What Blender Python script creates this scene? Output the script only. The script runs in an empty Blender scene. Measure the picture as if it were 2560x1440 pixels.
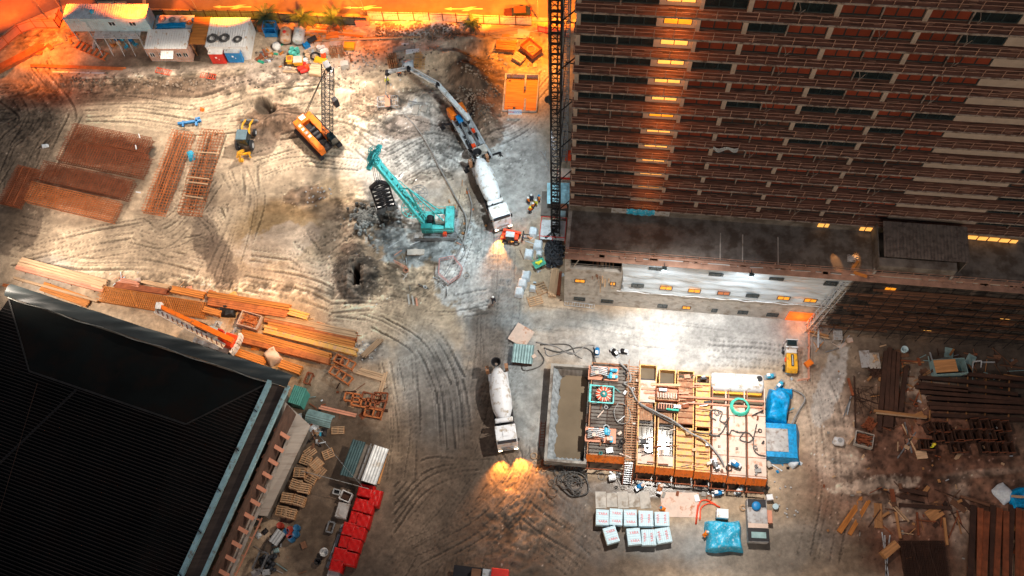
import bpy, math, random
import numpy as np
from mathutils import Matrix, Vector
random.seed(7); rng = np.random.default_rng(7)
scene = bpy.context.scene
COL = scene.collection
# ------------------------------------------------------------------ camera
FPX, NX, NY, HC = 2400.0, 107.0, 1070.0, 110.0
_a = math.atan2(math.hypot(NX, NY), FPX); _r = math.atan2(NX, NY)
Fw = np.array([0, math.sin(_a), -math.cos(_a)]); _U = np.array([0, math.cos(_a), math.sin(_a)]); _R = np.array([1., 0, 0])
Rt = _R*math.cos(_r)-_U*math.sin(_r); Up = _U*math.cos(_r)+_R*math.sin(_r)
cam = bpy.data.cameras.new('camera'); camo = bpy.data.objects.new('camera', cam); COL.objects.link(camo)
cam.sensor_width = 36.0; cam.lens = 36.0*FPX/2560.0; cam.clip_start = 0.5; cam.clip_end = 2000
camo.matrix_world = Matrix(((Rt[0], Up[0], -Fw[0], 0), (Rt[1], Up[1], -Fw[1], 0), (Rt[2], Up[2], -Fw[2], HC), (0, 0, 0, 1)))
scene.camera = camo
def G(px, py, z=0.0):
    """world point at height z under a photograph pixel (2560 wide)"""
    d = Fw*FPX+Rt*(px-1280)-Up*(py-720); t = (z-HC)/d[2]
    return Vector((d[0]*t, d[1]*t, z))
# ------------------------------------------------------------------ world + exposure
world = bpy.data.worlds.new('World'); scene.world = world; world.use_nodes = True
wn = world.node_tree.nodes; wl = world.node_tree.links
sky = wn.new('ShaderNodeTexSky'); sky.sky_type = 'NISHITA'; sky.sun_disc = False
sky.sun_elevation = math.radians(14); sky.sun_rotation = math.radians(200)
wn['Background'].inputs['Strength'].default_value = 0.05
wl.new(sky.outputs[0], wn['Background'].inputs['Color'])
scene.view_settings.view_transform = 'Standard'; scene.view_settings.look = 'None'
scene.view_settings.exposure = 0.0; scene.view_settings.gamma = 1.0; scene.view_settings.use_curve_mapping = False
scene.cycles.use_denoising = True; scene.cycles.max_bounces = 5; scene.cycles.diffuse_bounces = 3
scene.cycles.sample_clamp_indirect = 6.0; scene.cycles.use_light_tree = True
# ------------------------------------------------------------------ lights
def aim(o, target):
    d = Vector(target)-o.location; o.rotation_euler = d.to_track_quat('-Z', 'Y').to_euler()
sd = bpy.data.lights.new('ambient_fill', 'SUN'); sd.energy = 0.55; sd.angle = math.radians(12); sd.color = (1.0, 0.80, 0.68)  # soft warm fill added to brighten the facade and yard
so = bpy.data.objects.new('ambient_fill', sd); COL.objects.link(so); so.rotation_euler = (math.radians(48), 0, math.radians(-14))
def spot(loc, target, power, color, cone=120, blend=0.6, size=0.4, name='flood_fill_beam'):
    l = bpy.data.lights.new(name, 'SPOT'); l.energy = power; l.color = color; l.spot_size = math.radians(cone); l.spot_blend = blend; l.shadow_soft_size = size
    o = bpy.data.objects.new(name, l); COL.objects.link(o); o.location = loc; aim(o, target); return o
def lamp(loc, power, color, size=0.3, name='lamp_bulb'):
    l = bpy.data.lights.new(name, 'POINT'); l.energy = power; l.color = color; l.shadow_soft_size = size
    o = bpy.data.objects.new(name, l); COL.objects.link(o); o.location = loc; return o
WHITE = (0.86, 0.95, 1.0); WARM = (1.0, 0.72, 0.42); SOD = (1.0, 0.215, 0.008)
# site floodlights and added fill spots, all without modelled fixtures
spot(G(820, -10, 20), G(700, 420), 43000, (1.0, 0.88, 0.76), 118, 0.7, 0.5)
spot(G(330, -10, 15), G(420, 400), 14500, (1.0, 0.88, 0.74), 112, 0.8, 0.5)
spot(G(1372, 330, 24), G(1020, 560), 36000, (0.80, 0.94, 1.0), 110, 0.9, 0.4)
spot(G(-160, 640, 15), G(420, 560), 27000, (1.0, 0.84, 0.70), 120, 0.9, 0.5)
spot(G(760, 650, 15), G(600, 820), 15000, (1.0, 0.55, 0.22), 82, 0.8, 0.3)  # added warm fill spot over the timber beams, no lamp stands there
spot(G(1850, 560, 38), G(1560, 1100), 92000, (1.0, 0.95, 0.88), 74, 0.9, 0.5)  # added fill spot to brighten the slurry plant and trucks
spot(G(1700, 560, 34), G(1790, 850), 13000, (0.95, 0.97, 1.0), 46, 1.0, 0.5)  # added fill spot that whitens the ground below the podium
spot(G(1880, 560, 40), G(2250, 1180), 25000, (1.0, 0.78, 0.64), 74, 1.0, 0.5)
spot(G(1120, 960, 20), G(760, 1200), 15000, (1.0, 0.85, 0.70), 90, 1.0, 0.4)  # added fill spot hanging in mid-air to brighten the lean-to
# sodium street lamps: hooded, thrown across the road
for px, pw in ((-60, 28000), (120, 16000), (330, 17000), (560, 26000), (780, 34000), (1000, 36000), (1210, 40000), (1390, 40000)):
    p = G(px, 30, 9); spot(p, G(px, -260, 1), pw*1.5, SOD if px > 400 else (1.0, .13, .004), 110, .5, 0.3, 'street_lamp_bulb')
spot(G(60, 60, 8), G(110, 140, 1), 8000, SOD, 100, .8, .3, 'street_lamp_bulb'); spot(G(1330, 30, 9), G(1310, 150, 1), 15000, (1, .33, .03), 95, .9, .3, 'street_lamp_bulb')
spot(G(20, 120, 9), G(180, 170, 1), 2500, (1, .16, .01), 90, .9, .3, 'street_lamp_bulb'); spot(G(900, 20, 8), G(900, 80, 1), 4500, SOD, 110, .9, .3, 'street_lamp_bulb')
# ------------------------------------------------------------------ mesh helpers
class MB:
    def __init__(s): s.v = []; s.f = []
    def add(s, vs, fs):
        n = len(s.v); s.v.extend([tuple(p) for p in vs]); s.f.extend([tuple(i+n for i in f) for f in fs]); return s
    def box(s, c, d, rz=0.0, taper=1.0, rx=0.0, ry=0.0):
        x, y, z = d[0]/2, d[1]/2, d[2]/2; R = Matrix.Rotation(rz, 3, 'Z') @ Matrix.Rotation(ry, 3, 'Y') @ Matrix.Rotation(rx, 3, 'X'); c = Vector(c)
        vs = [c+R @ Vector((sx*x*(taper if sz > 0 else 1), sy*y*(taper if sz > 0 else 1), sz*z)) for sz in (-1, 1) for sx, sy in ((-1, -1), (1, -1), (1, 1), (-1, 1))]
        return s.add(vs, [(0, 3, 2, 1), (4, 5, 6, 7), (0, 1, 5, 4), (1, 2, 6, 5), (2, 3, 7, 6), (3, 0, 4, 7)])
    def lo(s, x0, x1, y0, y1, z0, z1): return s.box(((x0+x1)/2, (y0+y1)/2, (z0+z1)/2), (abs(x1-x0), abs(y1-y0), abs(z1-z0)))
    def bar(s, p, q, w, h=None):
        p = Vector(p); q = Vector(q); h = h or w; d = q-p
        if d.length < 1e-5: return s
        d.normalize(); up = Vector((0, 0, 1)) if abs(d.z) < 0.95 else Vector((0, 1, 0))
        a = d.cross(up).normalized()*w/2; b = a.cross(d).normalized()*h/2
        vs = [e+sa*a+sb*b for e in (p, q) for sa, sb in ((-1, -1), (1, -1), (1, 1), (-1, 1))]
        return s.add(vs, [(0, 1, 2, 3), (7, 6, 5, 4), (0, 4, 5, 1), (1, 5, 6, 2), (2, 6, 7, 3), (3, 7, 4, 0)])
    def tube(s, pts, r, n=6, r2=None):
        pts = [Vector(p) for p in pts]; k = len(pts); rings = []
        for i, p in enumerate(pts):
            t = (pts[min(i+1, k-1)]-pts[max(i-1, 0)]).normalized(); up = Vector((0, 0, 1)) if abs(t.z) < 0.9 else Vector((0, 1, 0))
            a = t.cross(up).normalized(); b = a.cross(t).normalized(); rr = r if r2 is None else r+(r2-r)*i/(k-1)
            rings.append([p+rr*(a*math.cos(2*math.pi*j/n)+b*math.sin(2*math.pi*j/n)) for j in range(n)])
        fs = [(i*n+j, i*n+(j+1) % n, (i+1)*n+(j+1) % n, (i+1)*n+j) for i in range(k-1) for j in range(n)]
        fs += [tuple(range(n-1, -1, -1)), tuple((k-1)*n+j for j in range(n))]
        return s.add([p for R in rings for p in R], fs)
    def lathe(s, prof, n=16, o=(0, 0, 0), axis='Z', cap=True):
        vs = []
        for r, h in prof:
            for j in range(n):
                c, d = r*math.cos(2*math.pi*j/n), r*math.sin(2*math.pi*j/n)
                vs.append({'Z': (o[0]+c, o[1]+d, o[2]+h), 'X': (o[0]+h, o[1]+c, o[2]+d), 'Y': (o[0]+c, o[1]+h, o[2]+d)}[axis])
        k = len(prof); fs = [(i*n+j, i*n+(j+1) % n, (i+1)*n+(j+1) % n, (i+1)*n+j) for i in range(k-1) for j in range(n)]
        if cap: fs += [tuple(range(n-1, -1, -1)), tuple((k-1)*n+j for j in range(n))]
        return s.add(vs, fs)
    def prism(s, poly, z0, z1):
        n = len(poly); vs = [(p[0], p[1], z0) for p in poly]+[(p[0], p[1], z1) for p in poly]
        return s.add(vs, [tuple(range(n-1, -1, -1)), tuple(range(n, 2*n))]+[(i, (i+1) % n, n+(i+1) % n, n+i) for i in range(n)])
    def side(s, prof, y0, y1):
        """extrude an x-z outline across y"""
        n = len(prof); vs = [(p[0], y0, p[1]) for p in prof]+[(p[0], y1, p[1]) for p in prof]
        return s.add(vs, [tuple(range(n)), tuple(range(2*n-1, n-1, -1))]+[(i, n+i, n+(i+1) % n, (i+1) % n) for i in range(n)])
    def grid(s, fn, nu, nv, thick=0.0):
        vs = [Vector(fn(i/nu, j/nv)) for i in range(nu+1) for j in range(nv+1)]
        q = [(i*(nv+1)+j, (i+1)*(nv+1)+j, (i+1)*(nv+1)+j+1, i*(nv+1)+j+1) for i in range(nu) for j in range(nv)]
        s.add(vs, q)
        if thick: s.add([p-Vector((0, 0, thick)) for p in vs], [tuple(reversed(f)) for f in q])
        return s
    def corr(s, x0, x1, y0, y1, z0, z1, pitch=0.3, amp=0.05, t=0.02):
        """corrugated sheet: ribs run along y, z goes z0 (y0) to z1 (y1)"""
        n = max(2, int(abs(x1-x0)/pitch*2)); vs = []
        for i in range(n+1):
            x = x0+(x1-x0)*i/n; dz = amp if i % 2 else 0
            vs += [(x, y0, z0+dz), (x, y1, z1+dz), (x, y0, z0+dz-t), (x, y1, z1+dz-t)]
        fs = []
        for i in range(n): a, b = i*4, (i+1)*4; fs += [(a, b, b+1, a+1), (a+2, a+3, b+3, b+2), (a, a+2, b+2, b), (a+1, b+1, b+3, a+3)]
        fs += [(0, 1, 3, 2), (n*4, n*4+2, n*4+3, n*4+1)]
        return s.add(vs, fs)
    def coil(s, c, R, r, turns=3, n=20, seed=0, h=0.05, tn=5):
        q = random.Random(seed); pts = []
        for i in range(int(turns*n)+1):
            t = 2*math.pi*i/n; rr = R*(1+0.1*math.sin(t*0.37+seed)+q.uniform(-.03, .03)); pts.append((c[0]+rr*math.cos(t), c[1]+rr*math.sin(t)*0.95, c[2]+r+h*i/n*0.6+q.uniform(0, .02)))
        return s.tube(pts, r, tn)
    def build(s, name, m, parent=None, loc=None, rz=None, smooth=False, bevel=0.0):
        me = bpy.data.meshes.new(name); me.from_pydata(s.v, [], s.f); me.materials.append(m); me.validate()
        if smooth: me.shade_smooth()
        o = bpy.data.objects.new(name, me); COL.objects.link(o)
        if parent: o.parent = parent
        if loc is not None: o.location = loc
        if rz is not None: o.rotation_euler = (0, 0, rz)
        if bevel:
            b = o.modifiers.new('bevel', 'BEVEL'); b.width = bevel; b.segments = 2; b.limit_method = 'ANGLE'
        return o
def tag(o, label=None, cat=None, group=None, kind=None):
    if label: o['label'] = label
    if cat: o['category'] = cat
    if group: o['group'] = group
    if kind: o['kind'] = kind
    return o
def thing(name, label, cat, loc=(0, 0, 0), rz=0.0, group=None):
    o = bpy.data.objects.new(name, None); COL.objects.link(o); o.empty_display_size = 0.3
    o.location = loc; o.rotation_euler = (0, 0, rz); return tag(o, label, cat, group)
def one(name, mb, m, label, cat, loc=(0, 0, 0), rz=0.0, group=None, smooth=False, bevel=0.0):
    return tag(mb.build(name, m, None, loc, rz, smooth, bevel), label, cat, group)
def kids(o): return [c for c in bpy.data.objects if c.parent == o]
_kc = {}
def dup(o, loc, rz, label=None, scale=None):
    if o.name not in _kc:
        ks = kids(o); _kc[o.name] = [(k, kids(k)) for k in ks]
    r = o.copy(); COL.objects.link(r); r.location = loc; r.rotation_euler = (0, 0, rz)
    if scale: r.scale = scale
    if label: r['label'] = label
    for k, g in _kc[o.name]:
        c = k.copy(); COL.objects.link(c); c.parent = r
        for x in g: y = x.copy(); COL.objects.link(y); y.parent = c
    return r
def fit(A, B, z=0.0, base=0.0):
    """centre (at height base), length, heading of a thing whose top centre line runs between two pixels at height z"""
    a = G(A[0], A[1], z); b = G(B[0], B[1], z); d = b-a; m = (a+b)/2
    return Vector((m.x, m.y, base)), d.length, math.atan2(d.y, d.x)
def L2(p, q): return (Vector(q)-Vector(p)).length
# ------------------------------------------------------------------ materials
def mat(name, col, rough=0.7, metal=0.0, var=0.25, scale=1.2, dirt=None, dirt_amt=0.45, dirt_scale=0.6, bump=0.15, bscale=9.0, emit=None, es=1.0, spec=0.4, rnd=0.0, streak=None):
    m = bpy.data.materials.new(name); m.use_nodes = True; n = m.node_tree.nodes; l = m.node_tree.links; b = n['Principled BSDF']
    b.inputs['Roughness'].default_value = rough; b.inputs['Metallic'].default_value = metal; b.inputs['Specular IOR Level'].default_value = spec
    tc = n.new('ShaderNodeTexCoord'); src = tc.outputs['Object']
    if streak:
        mp = n.new('ShaderNodeMapping'); mp.inputs['Scale'].default_value = streak; l.new(src, mp.inputs[0]); src = mp.outputs[0]
    def noise(sc, det=5.0):
        t = n.new('ShaderNodeTexNoise'); t.inputs['Scale'].default_value = sc; t.inputs['Detail'].default_value = det; t.inputs['Roughness'].default_value = 0.62; l.new(src, t.inputs['Vector']); return t.outputs['Fac']
    def ramp(fac, a, c0, b_, c1):
        r = n.new('ShaderNodeValToRGB'); r.color_ramp.elements[0].position = a; r.color_ramp.elements[0].color = c0; r.color_ramp.elements[1].position = b_; r.color_ramp.elements[1].color = c1; l.new(fac, r.inputs[0]); return r.outputs[0]
    lo = [max(0, c*(1-var)) for c in col]; hi = [min(1, c*(1+var)) for c in col]
    c = ramp(noise(scale), 0.3, (*lo, 1), 0.7, (*hi, 1))
    if dirt:
        f = ramp(noise(dirt_scale*3.1, 8.0), 0.62-dirt_amt*0.3, (0, 0, 0, 1), 0.72-dirt_amt*0.2, (1, 1, 1, 1))
        mx = n.new('ShaderNodeMix'); mx.data_type = 'RGBA'; l.new(f, mx.inputs[0]); l.new(c, mx.inputs[6]); mx.inputs[7].default_value = (*dirt, 1); c = mx.outputs[2]
    if rnd:
        oi = n.new('ShaderNodeObjectInfo'); mr = n.new('ShaderNodeMapRange'); mr.inputs[3].default_value = 1-rnd; mr.inputs[4].default_value = 1+rnd; l.new(oi.outputs['Random'], mr.inputs[0])
        vm = n.new('ShaderNodeVectorMath'); vm.operation = 'SCALE'; l.new(c, vm.inputs[0]); l.new(mr.outputs[0], vm.inputs['Scale']); c = vm.outputs[0]
    l.new(c, b.inputs['Base Color'])
    if bump:
        bp = n.new('ShaderNodeBump'); bp.inputs['Strength'].default_value = bump; bp.inputs['Distance'].default_value = 0.05; l.new(noise(bscale, 6.0), bp.inputs['Height']); l.new(bp.outputs[0], b.inputs['Normal'])
    if emit: b.inputs['Emission Color'].default_value = (*emit, 1); b.inputs['Emission Strength'].default_value = es
    return m
RUST = (0.16, 0.055, 0.022); MUD = (0.13, 0.095, 0.065)
T = {}
def tm(key, *a, **k):
    T[key] = mat(key, *a, **k); return T[key]
tm('concrete', (0.30, 0.28, 0.25), 0.85, dirt=(0.13, 0.105, 0.085), dirt_amt=0.5, dirt_scale=0.25)
tm('concrete_dark', (0.17, 0.15, 0.13), 0.8, dirt=(0.09, 0.07, 0.055), dirt_amt=0.6, dirt_scale=0.2)
tm('plaster', (0.46, 0.42, 0.37), 0.8, dirt=(0.27, 0.22, 0.17), dirt_amt=0.35, dirt_scale=0.3)
tm('cream', (0.42, 0.34, 0.28), 0.8, var=0.12)
tm('slab_edge', (0.27, 0.22, 0.19), 0.85, dirt=(0.10, 0.06, 0.045), dirt_amt=0.5, dirt_scale=0.5)
tm('balcony_floor', (0.20, 0.095, 0.065), 0.8, var=0.35, dirt=(0.07, 0.04, 0.03), streak=(0.3, 2.5, 1))
tm('rail', (0.36, 0.21, 0.15), 0.6, var=0.3)
tm('glass_dark', (0.012, 0.022, 0.024), 0.12, var=0.4, spec=0.6, bump=0)
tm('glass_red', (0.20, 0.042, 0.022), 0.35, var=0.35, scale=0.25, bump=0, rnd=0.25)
tm('frame_dark', (0.02, 0.035, 0.04), 0.5)
tm('lit_window', (0.8, 0.45, 0.1), 0.5, emit=(1.0, 0.44, 0.09), es=1.15, bump=0)
tm('lit_window_dim', (0.4, 0.15, 0.05), 0.5, emit=(0.8, 0.16, 0.04), es=0.42, bump=0)
tm('lit_amber', (0.8, 0.35, 0.03), 0.5, emit=(1.0, 0.33, 0.015), es=0.85, bump=0)
tm('lamp_white', (1, 1, 1), 0.3, emit=(0.9, 0.97, 1.0), es=25, bump=0)
tm('lamp_warm', (1, 1, 1), 0.3, emit=(1.0, 0.75, 0.45), es=14, bump=0)
tm('membrane', (0.60, 0.66, 0.70), 0.45, dirt=(0.36, 0.27, 0.17), dirt_amt=0.15, dirt_scale=0.12, bump=0.5, bscale=1.3, streak=(0.25, 1, 1.6))
tm('timber', (0.42, 0.20, 0.075), 0.75, var=0.35, streak=(0.4, 5, 5), rnd=0.25)
tm('timber_pale', (0.52, 0.34, 0.20), 0.8, var=0.3, streak=(0.4, 5, 5), rnd=0.25)
tm('timber_orange', (0.55, 0.20, 0.04), 0.7, var=0.4, streak=(0.3, 6, 6), rnd=0.2)
tm('timber_dark', (0.16, 0.075, 0.04), 0.8, var=0.4, streak=(0.4, 5, 5), rnd=0.3)
tm('rust', (0.25, 0.07, 0.026), 0.8, var=0.4, rnd=0.2)
tm('rust_orange', (0.46, 0.14, 0.04), 0.75, var=0.35, rnd=0.15)
tm('rust_dark', (0.055, 0.024, 0.014), 0.8, var=0.4, rnd=0.3)
tm('steel_dark', (0.022, 0.020, 0.022), 0.55, 0.3)
tm('steel', (0.32, 0.33, 0.34), 0.45, 0.6, dirt=MUD, dirt_amt=0.3)
tm('steel_pale', (0.52, 0.54, 0.55), 0.5, 0.3, dirt=(0.25, 0.2, 0.15), dirt_amt=0.25)
tm('white_paint', (0.76, 0.77, 0.78), 0.4, var=0.10, dirt=(0.42, 0.35, 0.27), dirt_amt=0.35, dirt_scale=0.5)
tm('cream_tank', (0.70, 0.64, 0.58), 0.45, var=0.1, dirt=(0.42, 0.22, 0.12), dirt_amt=0.3, dirt_scale=0.5)
tm('teal_paint', (0.09, 0.52, 0.50), 0.4, var=0.2, dirt=(0.07, 0.19, 0.17), dirt_amt=0.3)
tm('teal_dark', (0.02, 0.22, 0.21), 0.5, var=0.3)
tm('orange_paint', (0.85, 0.19, 0.015), 0.4, var=0.15, dirt=(0.35, 0.12, 0.04), dirt_amt=0.25)
tm('red_orange', (0.80, 0.07, 0.015), 0.4, var=0.15)
tm('yellow_paint', (0.82, 0.40, 0.02), 0.4, var=0.12, dirt=(0.4, 0.2, 0.05), dirt_amt=0.3)
tm('yellow_tank', (0.70, 0.38, 0.09), 0.55, var=0.2, dirt=(0.55, 0.30, 0.18), dirt_amt=0.5, dirt_scale=0.8)
tm('tank_cream', (0.62, 0.47, 0.38), 0.6, var=0.15, dirt=(0.42, 0.16, 0.07), dirt_amt=0.25, dirt_scale=0.35)
tm('grate', (0.34, 0.16, 0.08), 0.75, var=0.35, dirt=(0.5, 0.33, 0.2), dirt_amt=0.3)
tm('red_paint', (0.62, 0.03, 0.02), 0.45, var=0.2)
tm('blue_paint', (0.01, 0.19, 0.46), 0.45, var=0.2)
tm('blue_tarp', (0.0, 0.27, 0.58), 0.42, var=0.4, scale=3, bump=1.0, bscale=2.2)
tm('pale_blue_tarp', (0.03, 0.40, 0.62), 0.35, var=0.35, dirt=(0.5, 0.62, 0.68), dirt_amt=0.25, dirt_scale=1.5, bump=0.8, bscale=2.2)
tm('red_tarp', (0.52, 0.006, 0.005), 0.42, var=0.35, scale=2.5, dirt=(.22, .02, .015), dirt_amt=.3, dirt_scale=.8, bump=0.8, bscale=1.6)
tm('white_sack', (0.60, 0.66, 0.70), 0.6, var=0.2, scale=3, bump=0.8, bscale=3)
tm('printed_sack', (0.56, 0.72, 0.78), 0.55, var=0.1, scale=2)
tm('rubber', (0.02, 0.022, 0.026), 0.6, var=0.4)
tm('tyre_black', (0.03, 0.034, 0.042), 0.55, rnd=0.5)
tm('hose', (0.075, 0.07, 0.065), 0.5, var=0.4)
tm('hose_grey', (0.26, 0.25, 0.24), 0.5, var=0.3)
tm('hose_green', (0.06, 0.50, 0.36), 0.45)
tm('green_paint', (0.02, 0.33, 0.20), 0.45, var=0.2)
tm('green_sheet', (0.08, 0.33, 0.27), 0.5, var=0.2)
tm('corr_pale', (0.60, 0.63, 0.64), 0.45, 0.2, dirt=(0.42, 0.37, 0.30), dirt_amt=0.2, dirt_scale=0.3)
tm('corr_white', (0.72, 0.70, 0.66), 0.5, var=0.08, dirt=(0.45, 0.28, 0.15), dirt_amt=0.15, dirt_scale=0.4)
tm('corr_dark', (0.05, 0.10, 0.11), 0.5, 0.2, var=0.3)
tm('corr_teal', (0.25, 0.38, 0.38), 0.45, 0.2, var=0.3)
tm('cabin_blue', (0.42, 0.56, 0.60), 0.5, var=0.12, dirt=(0.3, 0.3, 0.28), dirt_amt=0.2)
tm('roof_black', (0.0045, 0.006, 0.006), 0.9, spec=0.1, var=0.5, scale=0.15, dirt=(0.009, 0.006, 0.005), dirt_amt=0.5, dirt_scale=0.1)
tm('roof_membrane', (0.045, 0.055, 0.055), 0.5, var=0.5, scale=0.5, bump=0.5, bscale=1.0, streak=(0.2, 1, 1))
tm('fascia_blue', (0.30, 0.50, 0.55), 0.6, var=0.2, dirt=(0.2, 0.22, 0.2), dirt_amt=0.3)
tm('gutter_brown', (0.06, 0.042, 0.034), 0.7, var=0.4, streak=(0.2, 2, 1))
tm('salmon', (0.62, 0.27, 0.17), 0.7, var=0.15)
tm('lean_roof', (0.40, 0.35, 0.30), 0.6, var=0.12, streak=(0.1, 3, 1), dirt=(0.28, 0.23, 0.19), dirt_amt=0.25, dirt_scale=0.2)
tm('skin', (0.45, 0.26, 0.18), 0.6)
tm('hivis_orange', (0.95, 0.22, 0.01), 0.6); tm('hivis_yellow', (0.85, 0.8, 0.03), 0.6); tm('cloth_dark', (0.03, 0.035, 0.05), 0.8)
tm('helmet_white', (0.8, 0.8, 0.78), 0.35); tm('helmet_blue', (0.02, 0.25, 0.5), 0.35); tm('helmet_yellow', (0.85, 0.6, 0.03), 0.35)
tm('frond', (0.03, 0.075, 0.04), 0.6, var=0.5, scale=2, rnd=0.2); tm('trunk', (0.16, 0.10, 0.055), 0.85, var=0.4, scale=3)
tm('barrel_teal', (0.10, 0.48, 0.38), 0.45); tm('barrel_white', (0.70, 0.67, 0.62), 0.45); tm('barrel_blue', (0.02, 0.13, 0.28), 0.45, dirt=(0.02, 0.03, 0.04)); tm('barrel_red', (0.42, 0.05, 0.03), 0.5)
tm('paper_grey', (0.42, 0.41, 0.40), 0.7, dirt=(0.25, 0.2, 0.17), dirt_amt=0.4)
tm('sign_blue', (0.05, 0.16, 0.62), 0.5, bump=0); tm('sign_red', (0.78, 0.04, 0.03), 0.5, bump=0); tm('sign_white', (0.78, 0.78, 0.78), 0.5, bump=0)
tm('print_red', (0.70, 0.16, 0.18), 0.6, bump=0, var=0.3); tm('print_blue', (0.22, 0.40, 0.46), 0.6, bump=0, var=0.3)
tm('road_paint', (0.75, 0.62, 0.40), 0.6, var=0.2)
def text_mesh(body, size, m, name, parent, loc, rz=0.0, tilt=0.0):
    cu = bpy.data.curves.new(name, 'FONT'); cu.body = body; cu.size = size; cu.extrude = 0.004; cu.align_x = 'CENTER'; cu.align_y = 'CENTER'; cu.offset = size*0.012
    o = bpy.data.objects.new(name, cu); COL.objects.link(o); dg = bpy.context.evaluated_depsgraph_get(); me = bpy.data.meshes.new_from_object(o.evaluated_get(dg))
    bpy.data.objects.remove(o); me.materials.clear(); me.materials.append(m); o = bpy.data.objects.new(name, me); COL.objects.link(o)
    o.parent = parent; o.location = loc; o.rotation_euler = (tilt, 0, rz); return o
# ------------------------------------------------------------------ terrain
def vnoise(x, y, sc, seed):
    q = np.random.default_rng(seed); N = 257; g = q.random((N, N)); u = x/sc+100.3; v = y/sc+100.7
    i = np.floor(u).astype(int); j = np.floor(v).astype(int); fu = u-i; fv = v-j; fu = fu*fu*(3-2*fu); fv = fv*fv*(3-2*fv)
    i0, i1, j0, j1 = i % (N-1), (i+1) % (N-1), j % (N-1), (j+1) % (N-1)
    return (g[i0, j0]*(1-fu)+g[i1, j0]*fu)*(1-fv)+(g[i0, j1]*(1-fu)+g[i1, j1]*fu)*fv
def fbm(x, y, sc, seed, oc=5, gain=0.55):
    t = 0; a = 1; n = 0
    for k in range(oc): t = t+a*(vnoise(x, y, sc/2**k, seed+k)-0.5); n += a; a *= gain
    return t/n*2
def world_px(x, y, z=0.0):
    X = x; Y = y; Z = z-HC; w = X*Fw[0]+Y*Fw[1]+Z*Fw[2]
    return 1280+FPX*(X*Rt[0]+Y*Rt[1]+Z*Rt[2])/w, 720-FPX*(X*Up[0]+Y*Up[1]+Z*Up[2])/w
def ss(a, b, x): t = np.clip((x-a)/(b-a), 0, 1); return t*t*(3-2*t)
BANK = [(-60, 150), (60, 185), (150, 208), (300, 214), (480, 220), (620, 226), (760, 232), (870, 236), (960, 215), (1060, 165), (1110, 130), (1250, 110), (1330, 100), (1440, 95), (2560, 60)]
BK = [(G(*p, 0.5).x, G(*p, 0.5).y) for p in BANK]
def level(x, y):
    yb = np.interp(x, [b[0] for b in BK], [b[1] for b in BK]); return ss(-1.3, 0.9, y-yb)
def blob(x, y, px, py, rx, ry, rot, p=2.0):
    c = G(px, py, 0); a = math.radians(rot); dx, dy = x-c.x, y-c.y; u = (dx*math.cos(a)+dy*math.sin(a))/rx; v = (-dx*math.sin(a)+dy*math.cos(a))/ry
    return np.exp(-(u*u+v*v)**(p/2))
MOUNDS = [(1145, 158, 3.4, 1.0, -20, 2.4), (1180, 202, 3.2, 1.3, -35, 3.8), (1212, 300, 1.5, 3.0, 10, 2.2), (1165, 118, 3.0, 1.0, -10, 1.3), (700, 306, 2.6, 1.2, 12, 2.0), (660, 250, 3.2, 1.0, 5, 0.9), (620, 240, 2.0, 1.0, 0, 0.5),
          (1050, 75, 7.0, 1.4, -2, 0.5), (975, 285, 3.0, 1.6, 0, 0.5), (1070, 245, 3.5, 1.6, -10, 0.6), (1130, 700, 2.6, 1.6, 20, 0.35), (1085, 730, 2.5, 1.2, 0, 0.35), (1000, 690, 2.5, 2.0, 0, 0.3), (915, 560, 2.4, 2.6, 20, 0.7), (1000, 560, 2.6, 1.2, -20, 0.4),
          (120, 120, 4, 2, 10, 0.5), (2190, 1215, 3.2, 1.6, -5, 0.5), (2150, 1290, 2.0, 2.4, 0, 0.35), (2450, 1200, 5, 0.9, -4, 0.6), (2420, 1160, 5, 0.8, -4, 0.4), (1395, 1200, 1.5, 1.5, 0, 0.2)]
def terrain_z(x, y):
    x = np.asarray(x, float); y = np.asarray(y, float); z = level(x, y)*1.0
    for px, py, rx, ry, rot, h in MOUNDS: z = z+h*blob(x, y, px, py, rx, ry, rot)
    return z
def tz(px, py, z=0.0):
    """ground point (with terrain height) under a pixel"""
    for _ in range(4):
        p = G(px, py, z); z = float(terrain_z(p.x, p.y))
    return G(px, py, z)
STEP = 0.15
gx = np.arange(-78, 82, STEP); gy = np.arange(0, 112, STEP); nx_, ny_ = len(gx), len(gy)
X, Y = np.meshgrid(gx, gy, indexing='ij'); PX, PY = world_px(X, Y)
Z = terrain_z(X, Y)
D = np.zeros_like(Z)
tracks_sum = np.zeros(nx_*ny_); tracks_cnt = np.zeros(nx_*ny_); tracks_col = np.zeros(nx_*ny_)
def smooth_line(pts, step=0.09):
    P = np.array([(G(*p).x, G(*p).y) for p in pts]); P = np.vstack([2*P[0]-P[1], P, 2*P[-1]-P[-2]]); out = []
    for i in range(1, len(P)-2):
        a, b, c, d = P[i-1:i+3]; L = np.hypot(*(c-b)); n = max(2, int(L/step)); t = np.linspace(0, 1, n, endpoint=False)[:, None]
        out.append(0.5*((2*b)+(-a+c)*t+(2*a-5*b+4*c-d)*t*t+(-a+3*b-3*c+d)*t**3))
    return np.vstack(out)
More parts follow.
